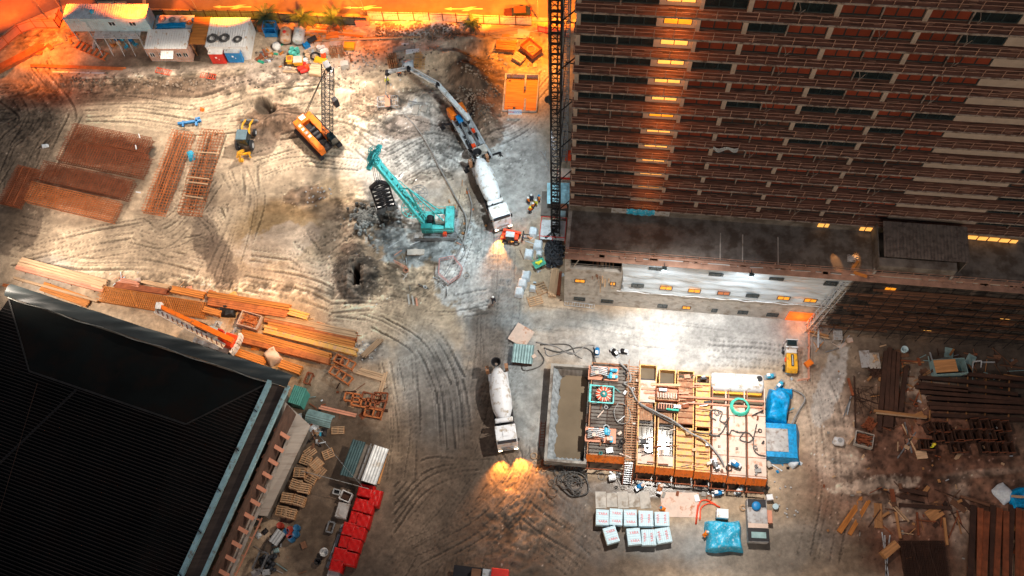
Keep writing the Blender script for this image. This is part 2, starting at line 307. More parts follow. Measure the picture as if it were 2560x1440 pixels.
def rut(Q, w=0.5, depth=0.09, lug=0.03, ridge=0.5):
    T_ = np.gradient(Q, axis=0); L = np.hypot(T_[:, 0], T_[:, 1])+1e-9; Nn = np.stack([-T_[:, 1]/L, T_[:, 0]/L], 1); s = np.cumsum(L)
    offs = np.arange(-w*1.1, w*1.1, 0.075)
    o = offs[None, :]/(w/2); p = -np.exp(-(o/0.85)**4)+ridge*np.exp(-((np.abs(o)-1.35)/0.38)**2)
    fade = (0.55+0.45*np.sin(s*0.35+rng.random()*9))[:, None]
    lg = lug*np.sin((s[:, None]+np.abs(offs[None, :])*1.2)*2*math.pi/0.55)*(np.abs(o) < 1.0)
    h = 1.4*depth*p*fade+lg; xx = Q[:, 0][:, None]+Nn[:, 0][:, None]*offs; yy = Q[:, 1][:, None]+Nn[:, 1][:, None]*offs
    i = ((xx-gx[0])/STEP+0.5).astype(int); j = ((yy-gy[0])/STEP+0.5).astype(int); ok = (i >= 0) & (i < nx_) & (j >= 0) & (j < ny_); k = (i*ny_+j)[ok]
    tracks_sum[k] = h[ok]+0.2*tracks_sum[k]
def track(pts, w=0.5, depth=0.09, lug=0.03, gauge=2.0, ridge=0.5):
    Q = smooth_line(pts); T_ = np.gradient(Q, axis=0); L = np.hypot(T_[:, 0], T_[:, 1])+1e-9; Nn = np.stack([-T_[:, 1]/L, T_[:, 0]/L], 1)
    for sgn in ((-1, 1) if gauge else (0,)): rut(Q+Nn*sgn*gauge/2, w, depth, lug, ridge)
def swarm(pts, n, spread, w=0.5, depth=0.08, lug=0.03, gauge=2.0, seed=0, ridge=0.5, cut=True):
    q = random.Random(seed); np_ = len(pts)
    for _ in range(int(n*1.5)):
        a = q.uniform(-1, 1); b = q.uniform(-1.1, 1.1); P_ = []
        for i, (x, y) in enumerate(pts):
            f = i/(np_-1); dx, dy = pts[min(i+1, np_-1)][0]-pts[max(i-1, 0)][0], pts[min(i+1, np_-1)][1]-pts[max(i-1, 0)][1]; m = math.hypot(dx, dy)+1e-6; sp = spread if not isinstance(spread, (list, tuple)) else spread[0]*(1-f)+spread[1]*f
            k = (a*(1-f)+b*f)*sp+q.uniform(-.10, .10)*sp; P_.append((x-dy/m*k, y+dx/m*k))
        if cut and np_ > 3 and q.random() < 0.5: i0 = q.randint(0, 1); P_ = P_[i0:np_-q.randint(0, 1)]
        track(P_, w*q.uniform(.5, .95), depth*q.uniform(.45, 1.35), lug, gauge*q.uniform(.9, 1.1), ridge)
# tyre and caterpillar tracks, following the photograph's traffic lines
swarm([(0, 262), (150, 262), (330, 262), (480, 285), (610, 270)], 13, 42, seed=1, depth=.13, ridge=.8)
swarm([(60, 200), (120, 290), (60, 380), (20, 470)], 12, 70, seed=2, depth=.10)
swarm([(40, 600), (200, 625), (380, 625), (560, 660), (760, 690), (880, 735)], 13, 42, seed=3, depth=.11, ridge=.8)
swarm([(60, 640), (230, 600), (420, 560), (520, 440), (560, 340)], 8, 30, seed=4, depth=.09, lug=.05)
swarm([(350, 560), (420, 600), (520, 560)], 9, 60, seed=41, w=.35, depth=.10, gauge=0)
swarm([(1240, 560), (1225, 760), (1215, 900), (1190, 1080), (1120, 1440)], 26, (34, 90), seed=5, w=.3, depth=.045, lug=.015)
swarm([(1290, 700), (1270, 900), (1200, 1150), (1000, 1440)], 14, (20, 70), seed=51, w=.3, depth=.045)
swarm([(830, 755), (950, 780), (1060, 850), (1120, 960), (1140, 1120)], 10, 26, seed=6, depth=.10, ridge=.8)
swarm([(830, 735), (960, 745), (1100, 775), (1220, 760)], 8, 26, seed=61, depth=.07)
for k in range(6): track([(985, 1330-k*24+k), (1060, 1232-k*17), (1150, 1190-k*14+k*k), (1240, 1190-k*10), (1310, 1235-k*8), (1350, 1290-k*6)], w=.32, depth=.12, lug=.03, gauge=0, ridge=.9)
swarm([(1270, 1130), (1300, 1220), (1350, 1300), (1470, 1400)], 12, 60, seed=7, w=.4, depth=.09, ridge=.7)
swarm([(1320, 1140), (1290, 1230), (1200, 1330), (1060, 1420)], 8, 60, seed=71, w=.3, depth=.07)
swarm([(990, 900), (1010, 1060), (1000, 1200)], 9, 30, seed=8, depth=.07, w=.35)
swarm([(1300, 800), (1450, 812), (1620, 830), (1900, 850)], 5, 24, seed=9, depth=.03, w=.4, lug=0)
swarm([(1770, 880), (1980, 900), (2060, 1000), (2090, 1200), (2060, 1400)], 9, (15, 40), seed=10, depth=.05)
swarm([(640, 420), (760, 380), (900, 390), (1020, 370)], 9, 26, seed=11, depth=.12, ridge=.8, lug=.06)
swarm([(860, 250), (900, 330), (1000, 360), (1120, 380)], 10, 50, seed=12, depth=.12, lug=.06)
swarm([(1000, 430), (1080, 380), (1150, 400)], 9, 50, seed=13, depth=.12, lug=.06)
swarm([(700, 300), (840, 290), (960, 330)], 8, 60, seed=131, depth=.12, lug=.06)
swarm([(545, 520), (570, 600), (540, 720)], 9, 50, seed=14, depth=.08, lug=.07, w=.45)
swarm([(1230, 340), (1300, 300), (1340, 260), (1390, 200)], 10, 30, seed=15, depth=.07, w=.4)
swarm([(1180, 480), (1165, 580), (1120, 700), (1040, 760)], 6, 14, seed=16, w=.25, depth=.07)
swarm([(600, 420), (620, 520), (560, 700)], 7, 30, seed=17, depth=.07)
swarm([(740, 620), (800, 650), (900, 600)], 7, 40, seed=18, depth=.09, lug=.06)
D = tracks_sum.reshape(nx_, ny_)
wx = X+fbm(X, Y, 3, 71, 4)*1.0; wy = Y+fbm(X, Y, 3, 81, 4)*1.0
streak = 1-2*np.abs(fbm(wx*.35, wy*1.1, .8, 91, 4, .6)); lump = fbm(wx, wy, 2.2, 11, 6, 0.66); fine = fbm(X, Y, 0.9, 31, 3, .8); big = fbm(X, Y, 14, 51, 4)
# rough areas (px, py, rx, ry, rot, amount)
rough = 0.18+0*Z
for px, py, rx, ry, rot, a in [(300, 215, 22, 1.6, -2, 1.2), (750, 215, 12, 1.8, 0, 1.0), (1180, 210, 5, 6, 0, .9), (1000, 280, 9, 4, 0, 1.5), (680, 300, 5, 3.5, 0, .9), (1050, 90, 11, 3, 0, .8), (920, 540, 4.5, 4, 0, 2.4), (1040, 560, 5, 3, -20, 1.4), (895, 680, 3.6, 4.6, 0, 1.2), (1040, 680, 7, 4.5, 0, 1.0), (120, 480, 3, 3, 0, .7), (760, 490, 3.5, 2, 0, .9), (2350, 1180, 12, 8, 0, 1.1), (2200, 1050, 6, 8, 0, .5), (1180, 560, 5, 3, 0, .6), (50, 300, 6, 6, 0, .8), (1300, 130, 6, 4, 0, .6), (910, 870, 2.2, 1.6, 0, 1.6), (560, 715, 16, 1.0, -11, 1.6), (1190, 340, 4, 3, 0, 1.4), (1240, 400, 4, 3, 0, .6), (1290, 1330, 3.5, 5, 0, .8), (1450, 1290, 3, 3, 0, .5), (120, 100, 6, 3, 0, 1.0), (1080, 400, 6, 3, 0, .8)]:
    rough = rough+a*blob(X, Y, px, py, rx, ry, rot, 3)
rough = np.where(PY < 62-20*(PX < 900), 0, rough)
amp = np.clip(rough, 0, 2.6)
stz = np.clip(.10+.5*amp, 0, 1.1)*(PX < 1330)
Z2 = Z+lump*0.22*amp+fine*0.11*amp+(streak-.6)*.07*stz+D*(1-0.35*np.clip(amp, 0, 1))
# trench mound ring and pits
ring = blob(X, Y, 895, 680, 2.6, 3.4, -4, 4)
Z2 = Z2+ring*(0.9+0.7*lump)
c0, c1 = G(892, 665), G(893, 715)
def rectmask(cx, cy, hx, hy, rot, soft=0.15):
    a = math.radians(rot); dx, dy = X-cx, Y-cy; u = np.abs(dx*math.cos(a)+dy*math.sin(a)); v = np.abs(-dx*math.sin(a)+dy*math.cos(a)); return ss(soft, -soft, u-hx)*ss(soft, -soft, v-hy)
trench = rectmask((c0.x+c1.x)/2, (c0.y+c1.y)/2, 0.42, 1.35, -4, .08); Z2 = Z2*(1-trench)-3.2*trench
tr2 = rectmask((c0.x+c1.x)/2, (c0.y+c1.y)/2, 0.85, 1.9, -4, .12); Z2 = np.where(trench < .05, Z2-0.35*tr2, Z2)
pit = ss(.3, .8, blob(X, Y, 660, 268, 1.7, 1.1, -30, 2)*(1+.9*lump)); Z2 = Z2-2.0*pit
pit2 = blob(X, Y, 960, 225, 1.2, .6, 0, 4)*0.6+blob(X, Y, 1010, 262, 1.6, .8, 0, 3)*.4; Z2 = Z2-pit2
dig = rectmask(*(lambda p: (p.x, p.y))(G(1303, 232)), 2.35, 3.1, -8, .2); Z2 = Z2-dig*0.9
WET = []
# puddles: px, py, rx, ry, rot
wet = np.zeros_like(Z)
for px, py, rx, ry, rot, a in [(690, 545, 4.2, 3.0, 0, 1), (690, 480, 4.5, 2.5, 20, .8), (800, 540, 3, 2.0, 0, .8), (1060, 440, 4.6, .9, -4, 1), (1130, 300, 2.2, 2.4, 30, .9), (930, 470, 1.5, 2, 0, .5), (330, 450, 2.2, 5, -20, .7), (250, 560, 6, 1.1, -8, .6), (870, 1130, 3.5, 4.5, 0, .9), (780, 1330, 3.2, 4.2, 20, .7), (1650, 1215, 9, 1.3, -4, .9), (2020, 1250, 3, 5, 10, .7), (1950, 1380, 8, 2.5, 0, .8), (2170, 1390, 4, 2.2, 0, .9), (1330, 950, 2.2, 5, 5, .5), (1500, 1350, 3.2, 3, 0, .5), (1750, 1370, 8, 2.5, 0, .6), (2320, 1160, 4, 2.5, 0, .7), (1430, 1250, 2.5, 3, 0, .6), (940, 990, 2, 3, 0, .5), (20, 560, 3, 3, 0, .8), ]:
    wet = np.maximum(wet, a*ss(.25, .55, blob(X, Y, px, py, rx, ry, rot, 2)+0.22*lump))
flat = np.clip(wet*1.1, 0, 1)*0.8; Z2 = Z2*(1-flat)+(Z-0.03)*flat
Z2 = np.where((PY < 62) & (PX < 1440) & (wet < .1), np.where(level(X, Y) > .9, Z, Z2), Z2)
# --- albedo (dry clay, pale slurry, rusty earth, dark wet mud, painted shade at the rebar cages)
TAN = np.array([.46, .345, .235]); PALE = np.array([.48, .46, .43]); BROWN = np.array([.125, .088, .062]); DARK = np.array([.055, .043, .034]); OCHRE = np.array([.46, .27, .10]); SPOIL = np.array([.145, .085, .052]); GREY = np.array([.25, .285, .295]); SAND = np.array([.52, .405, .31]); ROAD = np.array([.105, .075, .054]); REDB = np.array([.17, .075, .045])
A = np.ones(X.shape+(3,))*TAN
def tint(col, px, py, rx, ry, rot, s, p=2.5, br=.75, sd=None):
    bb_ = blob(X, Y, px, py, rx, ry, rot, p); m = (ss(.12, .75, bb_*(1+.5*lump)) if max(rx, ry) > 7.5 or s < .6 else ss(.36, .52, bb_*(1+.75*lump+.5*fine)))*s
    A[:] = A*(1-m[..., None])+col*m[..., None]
for t in [(GREY, 1230, 760, 4.5, 16, 5, .8), (ROAD, 1180, 1150, 9, 14, 10, .95), (ROAD, 1230, 900, 2.6, 12, 4, .75), (ROAD, 1150, 1400, 22, 9, 0, .95), (BROWN, 950, 1330, 10, 11, 0, .8), (DARK, 940, 1400, 2.6, 9, -25, .8), (BROWN, 820, 1150, 7, 10, 0, .9), (GREY, 1080, 960, 5, 8, 10, .55), (GREY, 1320, 980, 3, 8, 0, .7),
          (PALE, 1030, 400, 9, 8, 0, .75), (GREY, 1100, 330, 9, 7, 0, .5), (PALE, 1290, 430, 5, 9, -5, 1.0), (PALE, 1160, 700, 4, 5, 0, .9), (GREY, 1040, 600, 7, 4, 0, .85), (GREY, 960, 500, 3, 4, 0, .5), (PALE, 1020, 520, 2.2, 3, 0, .7), (PALE, 1700, 850, 17, 4.5, -4, 1.0), (PALE, 1900, 830, 8, 4, -4, .8), (PALE, 1450, 830, 5, 2, 0, .5), (GREY, 1380, 800, 8, 1.6, -5, .6),
          (OCHRE, 690, 560, 6, 4, 10, .55), (OCHRE, 660, 640, 4, 3, 0, .35), (SAND, 690, 610, 6, 3, 10, .8), (SAND, 760, 700, 8, 3, -10, .6), (SAND, 560, 660, 6, 3, 0, .3), (OCHRE, 850, 480, 4, 2.5, 0, .3), (SAND, 1070, 450, 5, 1.6, 0, .5),
          (SPOIL, 1185, 240, 5, 8, -20, .95), (SPOIL, 680, 310, 5, 3.4, 0, .9), (SPOIL, 400, 228, 26, 1.6, -2, .8), (DARK, 895, 680, 3.4, 4.4, -4, .9), (SPOIL, 760, 490, 3.2, 1.6, 0, .8), (DARK, 920, 545, 3.6, 3.2, 10, .6), (BROWN, 60, 330, 6, 9, 0, .75), (BROWN, 30, 560, 5, 5, 0, .8), (SPOIL, 830, 600, 4, 2.6, -30, .5), (SPOIL, 1205, 330, 3, 3, 0, .8), (BROWN, 1195, 500, 1.5, 5, 10, .7),
          (SAND, 960, 110, 16, 4, 0, .95), (PALE, 1060, 75, 9, 2.2, -3, .9), (SAND, 700, 170, 5, 3, 0, .7), (DARK, 430, 160, 12, 2.4, -2, .75), (SAND, 350, 192, 14, .9, -3, .6), (SAND, 740, 200, 12, 1.4, 0, .5), (OCHRE, 1310, 110, 6, 5, 0, .7), (OCHRE, 120, 100, 6, 3, 0, .6), (PALE, 1000, 255, 4, 2, 0, .3), (SPOIL, 940, 260, 4, 2.6, 0, .65), (SPOIL, 1010, 320, 4, 2, 0, .6),
          (DARK, 660, 268, 1.6, 1.1, -30, .8), (BROWN, 552, 655, 2.0, 4.6, 18, .8), (BROWN, 510, 590, 1.8, 3.4, 10, .8), (BROWN, 525, 500, 1.2, 3.5, 0, .5), (DARK, 270, 375, 7.0, 2.6, -14, .8), (DARK, 200, 460, 7.0, 2.6, -14, .8), (DARK, 430, 430, 1.6, 6.5, -12, .7), (DARK, 505, 430, 1.6, 6.0, -12, .7), (BROWN, 1120, 1050, 5, 8, 10, .5), (BROWN, 1230, 1330, 14, 7, 0, .9), (BROWN, 640, 360, 3.2, 2.4, 0, .8),  # includes a painted cast shadow below the rebar cages and shade under them
          (BROWN, 2350, 1000, 16, 13, 0, .95), (REDB, 2300, 1200, 14, 10, 0, .8), (DARK, 2500, 900, 10, 5, 0, .9), (REDB, 2350, 1350, 9, 6, 0, .8), (SAND, 2060, 1050, 3.4, 9, 8, .75), (PALE, 2075, 960, 1.5, 6, -30, .6), (SAND, 2190, 1215, 5, 1.2, 0, .75), (SAND, 2230, 1280, 4, 1.6, 0, .5), (SAND, 2450, 1185, 5, .5, 0, .35), (SAND, 2330, 960, 4, 2, 0, .35), (SPOIL, 2180, 1000, 2.6, 3, 0, .5), (SAND, 2400, 1290, 1.3, 5, -15, .5),
          (BROWN, 1560, 1400, 12, 3, 0, .7), (DARK, 1450, 1400, 8, 2.6, 0, .4), (GREY, 1700, 1350, 7, 2.2, 0, .4), (GREY, 1900, 1370, 9, 3.4, 0, .35), (BROWN, 1650, 1215, 12, 1.8, -3, .8), (BROWN, 1400, 1230, 3.5, 3.4, 0, .85), (SPOIL, 900, 900, 3, 3, 0, .4), (SAND, 620, 800, 16, 3.0, -11, .35), (GREY, 930, 880, 2.2, 1.6, 0, .4), (BROWN, 960, 1060, 5, 3, 0, .5), (GREY, 120, 690, 4, 3, -10, .4)]:
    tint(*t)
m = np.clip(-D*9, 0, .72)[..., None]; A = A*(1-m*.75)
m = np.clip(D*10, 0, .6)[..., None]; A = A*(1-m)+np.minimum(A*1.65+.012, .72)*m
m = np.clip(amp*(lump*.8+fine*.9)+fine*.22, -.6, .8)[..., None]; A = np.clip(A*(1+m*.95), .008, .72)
m = np.clip((streak-.62)*1.3, -.45, .35)[..., None]*stz[..., None]; A = np.clip(A*(1+m), .01, .74)
m = np.clip(fbm(wx, wy, 6, 131, 4)*.8, -.22, .2)[..., None]*np.where(PY[..., None] > 150, 1, .5); A = np.clip(A*(1+m), .01, .72)
m = wet[..., None]; A = A*(1-m*.32)
sp = (rng.random(X.shape) > .994) & (amp > .35); A[sp] = np.minimum(A[sp]*2.2+.1, .75)
sp2 = (rng.random(X.shape) > .992) & (amp > .25); A[sp2] *= .35
Z2[sp] += .06
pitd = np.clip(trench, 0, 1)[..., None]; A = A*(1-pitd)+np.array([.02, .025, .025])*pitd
# --- mesh (outer rows stretched far beyond the frame)
gx2 = gx.copy(); gy2 = gy.copy()
XX, YY = np.meshgrid(gx2, gy2, indexing='ij')
for arr, ax in ((XX, 0), (YY, 1)):
    pass
XX[0, :] = -420; XX[-1, :] = 420; YY[:, 0] = -320; YY[:, -1] = 620
Z2[0, :] = Z[0, :]; Z2[-1, :] = Z[-1, :]; Z2[:, 0] = 0; Z2[:, -1] = Z[:, -1]
me = bpy.data.meshes.new('ground'); nv = nx_*ny_
me.vertices.add(nv); me.vertices.foreach_set('co', np.stack([XX, YY, Z2], -1).astype(np.float32).ravel())
ii = (np.arange(nx_-1)[:, None]*ny_+np.arange(ny_-1)[None, :]).ravel(); q4 = np.stack([ii, ii+ny_, ii+ny_+1, ii+1], 1).astype(np.int32)
me.loops.add(q4.size); me.loops.foreach_set('vertex_index', q4.ravel()); me.polygons.add(len(q4)); me.polygons.foreach_set('loop_start', (np.arange(len(q4))*4).astype(np.int32)); me.update(calc_edges=True)
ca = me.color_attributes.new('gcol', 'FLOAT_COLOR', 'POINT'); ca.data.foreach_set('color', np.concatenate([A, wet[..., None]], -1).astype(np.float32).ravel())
me.shade_smooth()
gm = bpy.data.materials.new('site_mud'); gm.use_nodes = True; n = gm.node_tree.nodes; l = gm.node_tree.links; b = n['Principled BSDF']; b.inputs['Specular IOR Level'].default_value = 0.35
at = n.new('ShaderNodeAttribute'); at.attribute_name = 'gcol'; tc = n.new('ShaderNodeTexCoord')
nz = n.new('ShaderNodeTexNoise'); nz.inputs['Scale'].default_value = 1.6; nz.inputs['Detail'].default_value = 10; nz.inputs['Roughness'].default_value = .78; l.new(tc.outputs['Object'], nz.inputs['Vector'])
mr = n.new('ShaderNodeMapRange'); mr.inputs[1].default_value = .32; mr.inputs[2].default_value = .68; mr.inputs[3].default_value = .68; mr.inputs[4].default_value = 1.3; l.new(nz.outputs['Fac'], mr.inputs[0])
vm = n.new('ShaderNodeVectorMath'); vm.operation = 'SCALE'; l.new(at.outputs['Color'], vm.inputs[0]); l.new(mr.outputs[0], vm.inputs['Scale']); l.new(vm.outputs[0], b.inputs['Base Color'])
rr = n.new('ShaderNodeMapRange'); rr.inputs[3].default_value = .88; rr.inputs[4].default_value = .16; l.new(at.outputs['Alpha'], rr.inputs[0]); l.new(rr.outputs[0], b.inputs['Roughness'])
bs = n.new('ShaderNodeMapRange'); bs.inputs[3].default_value = .8; bs.inputs[4].default_value = .04; l.new(at.outputs['Alpha'], bs.inputs[0])
bp = n.new('ShaderNodeBump'); bp.inputs['Distance'].default_value = .12; l.new(nz.outputs['Fac'], bp.inputs['Height']); l.new(bs.outputs[0], bp.inputs['Strength']); l.new(bp.outputs[0], b.inputs['Normal'])
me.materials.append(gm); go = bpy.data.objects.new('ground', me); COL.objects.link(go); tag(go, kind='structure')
# ------------------------------------------------------------------ street
def flatpoly(name, pts, z, m, kind='structure', th=0.03):
    ps = [G(p[0], p[1], z) for p in pts]; o = MB().prism([(p.x, p.y) for p in ps], z-th, z).build(name, m); tag(o, kind=kind); return o
tm('asphalt', (0.16, 0.13, 0.11), 0.75, var=0.2, scale=0.4, dirt=(0.20, 0.17, 0.14), dirt_amt=0.3, dirt_scale=0.08, bscale=20)
flatpoly('road', [(-900, -900), (3000, -1100), (3000, 44), (1440, 58), (900, 34), (600, 28), (160, 12), (40, 60), (-60, 130), (-900, 420)], 1.06, T['asphalt'], th=.3)
mk = MB()
def arrow(x, y, s=1.0):
    P_ = [(0, 0), (22, -7), (22, -2.4), (55, -2.4), (78, -10), (98, -10), (76, -2.4), (112, -2.4), (112, 2.4), (84, 2.4), (70, 10), (50, 10), (62, 2.4), (22, 2.4), (22, 7)]
    ps = [G(x+a*s, y+b_*.62*s, 1.07) for a, b_ in P_]; tag(MB().prism([(p.x, p.y) for p in ps][::-1], 1.064, 1.07).build('road_arrow', T['road_paint']), kind='structure')
for a in ((532, 17), (858, 19), (1110, 22)): arrow(*a, s=.86)
for a in ((243, 4, 316, 10), (356, -30, 365, 11), (1040, -12, 1130, -6), (640, -14, 720, -8)):
    ps = [G(a[0], a[1], 1.07), G(a[0], a[3], 1.07), G(a[2], a[3], 1.07), G(a[2], a[1], 1.07)]; tag(MB().prism([(p.x, p.y) for p in ps], 1.064, 1.07).build('road_marking', T['road_paint']), kind='structure')
ps = [(900, 29), (1200, 38), (1440, 47), (1440, 56), (1200, 46), (900, 36)]
flatpoly('pavement', ps, 1.2, T['concrete'], th=.2)
# ------------------------------------------------------------------ tower and podium frame
P0 = G(1410, 755); TH = math.radians(-11.16); E1 = Vector((math.cos(TH), math.sin(TH), 0)); E2 = Vector((-math.sin(TH), math.cos(TH), 0)); HP = 14.2
def uv(px, py, z): d = G(px, py, z)-P0; return d.x*E1.x+d.y*E1.y, d.x*E2.x+d.y*E2.y
def wallpt(px, py, v):
    """(u, z) on the vertical plane at depth v"""
    o = Vector((0, 0, HC)); d = G(px, py, 0)-o; w = (P0+E2*v-o).dot(E2)/d.dot(E2); p = o+d*w; return (p-P0).dot(E1), p.z
VF = uv(1426, 526, HP)[1]          # facade plane of the balconies' outer edge
FL = 2.69; Z1 = 15.55
tower = thing('apartment_tower', 'tall unfinished apartment tower with rows of reddish windows behind railed scaffold balconies', 'building', P0, TH)
pod = thing('podium_building', 'low concrete podium block in front of the tower with white sheeting over its long wall', 'building', P0, TH)
DEP = 1.15; VW = VF+DEP; U0, U1 = 0.0, 78.0
NF = 17; ztop = Z1+NF*FL
MB().lo(U0+.25, U1, VW, VW+17, HP-.3, ztop).build('wall', T['concrete_dark'], tower)
MB().lo(U0, U1+.3, VW-.9, VW+17.3, ztop+.003, ztop+.3).build('roof', T['concrete'], tower)
def uz(px, py): return wallpt(px, py, VW)[0]
pil = [uz(1444, 45)+.05, uz(1745, 50), uz(1863, 60), uz(2076, 68), uz(2294, 76)]
per = (pil[4]-pil[2])/2; thin = [uz(1548, 45), (pil[2]+pil[3])/2, (pil[3]+pil[4])/2, pil[4]+per/2]
ucr0, ucr1 = uz(1641, 55), uz(1741, 57); uc0 = uz(2514, 101); uc1 = uz(2538, 440)
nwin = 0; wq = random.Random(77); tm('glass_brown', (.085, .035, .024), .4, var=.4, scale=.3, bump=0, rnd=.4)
wd_glass = MB(); wr_glass = MB()
for k in range(NF):
    z0 = Z1+k*FL; zb = z0-FL+.16; zt = z0-.02   # storey below slab k: window zone between zb..zt
    # slab + planks
    sl = MB().lo(U0, U1, VF, VW-.002, z0-.16, z0).build('balcony', T['balcony_floor'], tower)
    MB().lo(U0, U1, VF-.05, VF-.003, z0-.2, z0+.03).build('slab_edge', T['slab_edge'], sl)
    r = MB(); n = int(U1/1.62)
    for i in range(n+1): u = .05+i*1.62+(k % 3)*.06; r.bar((u, VF+.03, z0), (u, VF-.02, z0+1.02), .055)
    for h in (.55, 1.02): r.bar((U0, VF-.01, z0+h), (U1, VF-.01, z0+h), .04)
    q = random.Random(k)
    for i in range(70):
        u = q.uniform(0, 76); r.lo(u, u+q.uniform(.5, 1.1), *(lambda v: (v, v+.05))(VF+q.uniform(.15, 1.0)), z0+.004, z0+.03)
    r.build('railing', T['rail'], sl)
    if k == 0: zb = z0-1.3
    def pan(u0, u1, m, frm=True, segs=3, nm='window', base=zb):
        global nwin
        r_ = wq.random()
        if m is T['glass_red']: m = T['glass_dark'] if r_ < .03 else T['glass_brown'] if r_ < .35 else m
        elif r_ < .3: m = T['glass_brown']
        h = zt-base; g = MB().lo(u0+.04, u1-.04, VW-.06, VW-.02, base+.12, zt-.08)
        if nwin >= 98: (wr_glass if m is T['glass_red'] else wd_glass).lo(u0+.04, u1-.04, VW-.06, VW-.02, base+.12, zt-.08); w = tower; o = None
        else: o = g.build(nm, m, tower); w = o; nwin += 1
        f = MB(); f.lo(u0, u1, VW-.10, VW-.062, base, base+.12); f.lo(u0, u1, VW-.10, VW-.062, zt-.09, zt)
        for i in range(segs+1): u = u0+(u1-u0)*i/segs; f.lo(u-.05, u+.05, VW-.11, VW-.065, base+.12, zt-.09)
        if o: f.build('frame', T['frame_dark'], o)
        else: extra.append(f)
    extra = []
    MB().lo(ucr0, ucr1, VW-.13, VW-.005, zb, zt).build('wall_panel', T['cream'], tower); MB().lo(uc0, uc1, VW-.13, VW-.005, zb, zt).build('wall_panel', T['cream'], tower)
    cq = random.Random(k+50)
    for u in thin[1:]:
        if cq.random() < .6: MB().tube([(u+.1, VF+.3, zb+1.9), (u+.35, VF+.25, zb+1.2), (u+.25, VF+.2, zb+.6), (u+.7, VF+.25, zb+.9+cq.random())], .03, 4).build('cable', T['slab_edge'], tower)
    pan(.55, thin[0]-.07, T['glass_dark'] if k != 9 else T['glass_red'], segs=3); pan(thin[0]+.07, ucr0-.02, T['glass_dark'], segs=3)
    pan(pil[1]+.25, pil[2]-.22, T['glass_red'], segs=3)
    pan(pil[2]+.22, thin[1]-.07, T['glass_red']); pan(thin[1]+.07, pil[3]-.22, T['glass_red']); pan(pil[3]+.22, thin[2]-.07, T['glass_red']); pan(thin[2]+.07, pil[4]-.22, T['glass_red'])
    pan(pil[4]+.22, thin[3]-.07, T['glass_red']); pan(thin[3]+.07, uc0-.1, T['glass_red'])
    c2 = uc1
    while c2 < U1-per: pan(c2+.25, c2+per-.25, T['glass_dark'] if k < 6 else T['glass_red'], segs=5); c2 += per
    if extra:
        f = MB(); [f.add(e.v, e.f) for e in extra]; tag(f.build('window_frame', T['frame_dark'], tower), kind='stuff')
    if k:  # stair window
        a = ucr0+.62; bb = ucr1-.42; dim = k in (3,)
        s_ = MB(); mid = (a+bb)/2
        s_.lo(a, mid-.04, VW-.17, VW-.14, zb+.5, zb+1.25); s_.lo(mid+.04, bb, VW-.17, VW-.14, zb+.5, zb+1.25)
        so_ = s_.build('stair_window', T['lit_amber' if k in (2, 7, 12) else 'lit_window'], tower)
        MB().lo(a-.07, bb+.07, VW-.138, VW-.133, zb+.42, zb+1.33).build('frame', T['frame_dark'], so_)
        if k % 1 == 0:
            wp = P0+E1*mid+E2*(VF+.35)+Vector((0, 0, zb+1.9)); lamp(wp, 200*min(1, .15+k/13), (1.0, .30, .05), .15, 'stairwell_bulb')
pu = [(.12, .5), (pil[1]-.12, pil[1]+.22)]+[(u-.2, u+.2) for u in pil[2:]]; c2 = uc1
while c2 < U1-per: pu.append((c2+per-.2, c2+per+.2)); c2 += per
for a, bb in pu: MB().lo(a, bb, VW-.34, VW-.14, HP+.1, ztop-.1).build('pillar', T['cream'], tower)
for u in thin+[uc1+per/2, uc1+1.5*per]: MB().bar((u, VW-.25, HP+.1), (u, VW-.25, ztop-.1), .12).build('column', T['slab_edge'], tower)
for gmb, m in ((wd_glass, 'glass_dark'), (wr_glass, 'glass_red')):
    if gmb.v: tag(gmb.build('window', T[m], tower), kind='stuff')
# lit windows at the tower foot
for a, b_ in (((2045, 562), (2060, 562)), ((2063, 563), (2072, 563)), ((2150, 571), (2162, 571)), ((2165, 572), (2180, 572)), ((2418, 592), (2442, 594)), ((2446, 595), (2468, 596)), ((2472, 597), (2496, 599)), ((2500, 600), (2522, 602)), ((2526, 603), (2542, 604))):
    ua, za = wallpt(a[0], a[1], VF-.05); ub, _ = wallpt(b_[0], b_[1], VF-.05); MB().lo(ua, ub, VF-.12, VF-.06, za-.35, za+.35).build('foot_window', T['lit_window'], tower)
MB().lo(U0+.1, U1, VF+.02, VF+.12, HP-.01, Z1-.25).build('foot_wall', T['concrete_dark'], tower)
# podium
UP1 = 78.0; VB = VF+4
pw = MB()
ul, ur, zl0, zh0 = *[wallpt(x, 640, 0)[0] for x in (1427, 1558)], wallpt(1430, 672, 0)[1], HP-.35
# left open bay: wall pieces round the opening
pw.lo(0, ul, 0, .4, 0, HP); pw.lo(ul, ur, 0, .4, 0, zl0); pw.lo(ul, ur, 0, .4, zh0, HP); pw.lo(ur, UP1, 0, .4, 0, HP); pw.lo(0, .4, .402, VB, 0, HP); pw.lo(.401, UP1, VB-.4, VB, 0, HP-.2); MB().lo(ul-.4, ur+.4, 5, 5.3, 0, HP-.31).lo(ul, ur, .402, 4.99, zl0-3.4, zl0-3.2).lo(ul-.3, ul-.1, .41, 4.99, zl0-3, HP-.32).build('bay_interior', T['roof_membrane'], pod)  # bay interior coloured dark to stand in for its shade
pw.build('wall', T['plaster'], pod)
MB().lo(.3, UP1, 2.4 if 0 else .3, VB, HP-.3, HP-.003).build('roof', T['concrete_dark'], pod)
pr = MB(); n = int(UP1/1.62); pr.lo(0, UP1, -.06, .26, HP+.001, HP+.12)
for i in range(n+1): u = .1+i*1.62; pr.bar((u, .1, HP), (u, .04, HP+1.0), .06)
for h in (.5, 1.0): pr.bar((0, .07, HP+h), (UP1, .07, HP+h), .045)
q = random.Random(3)
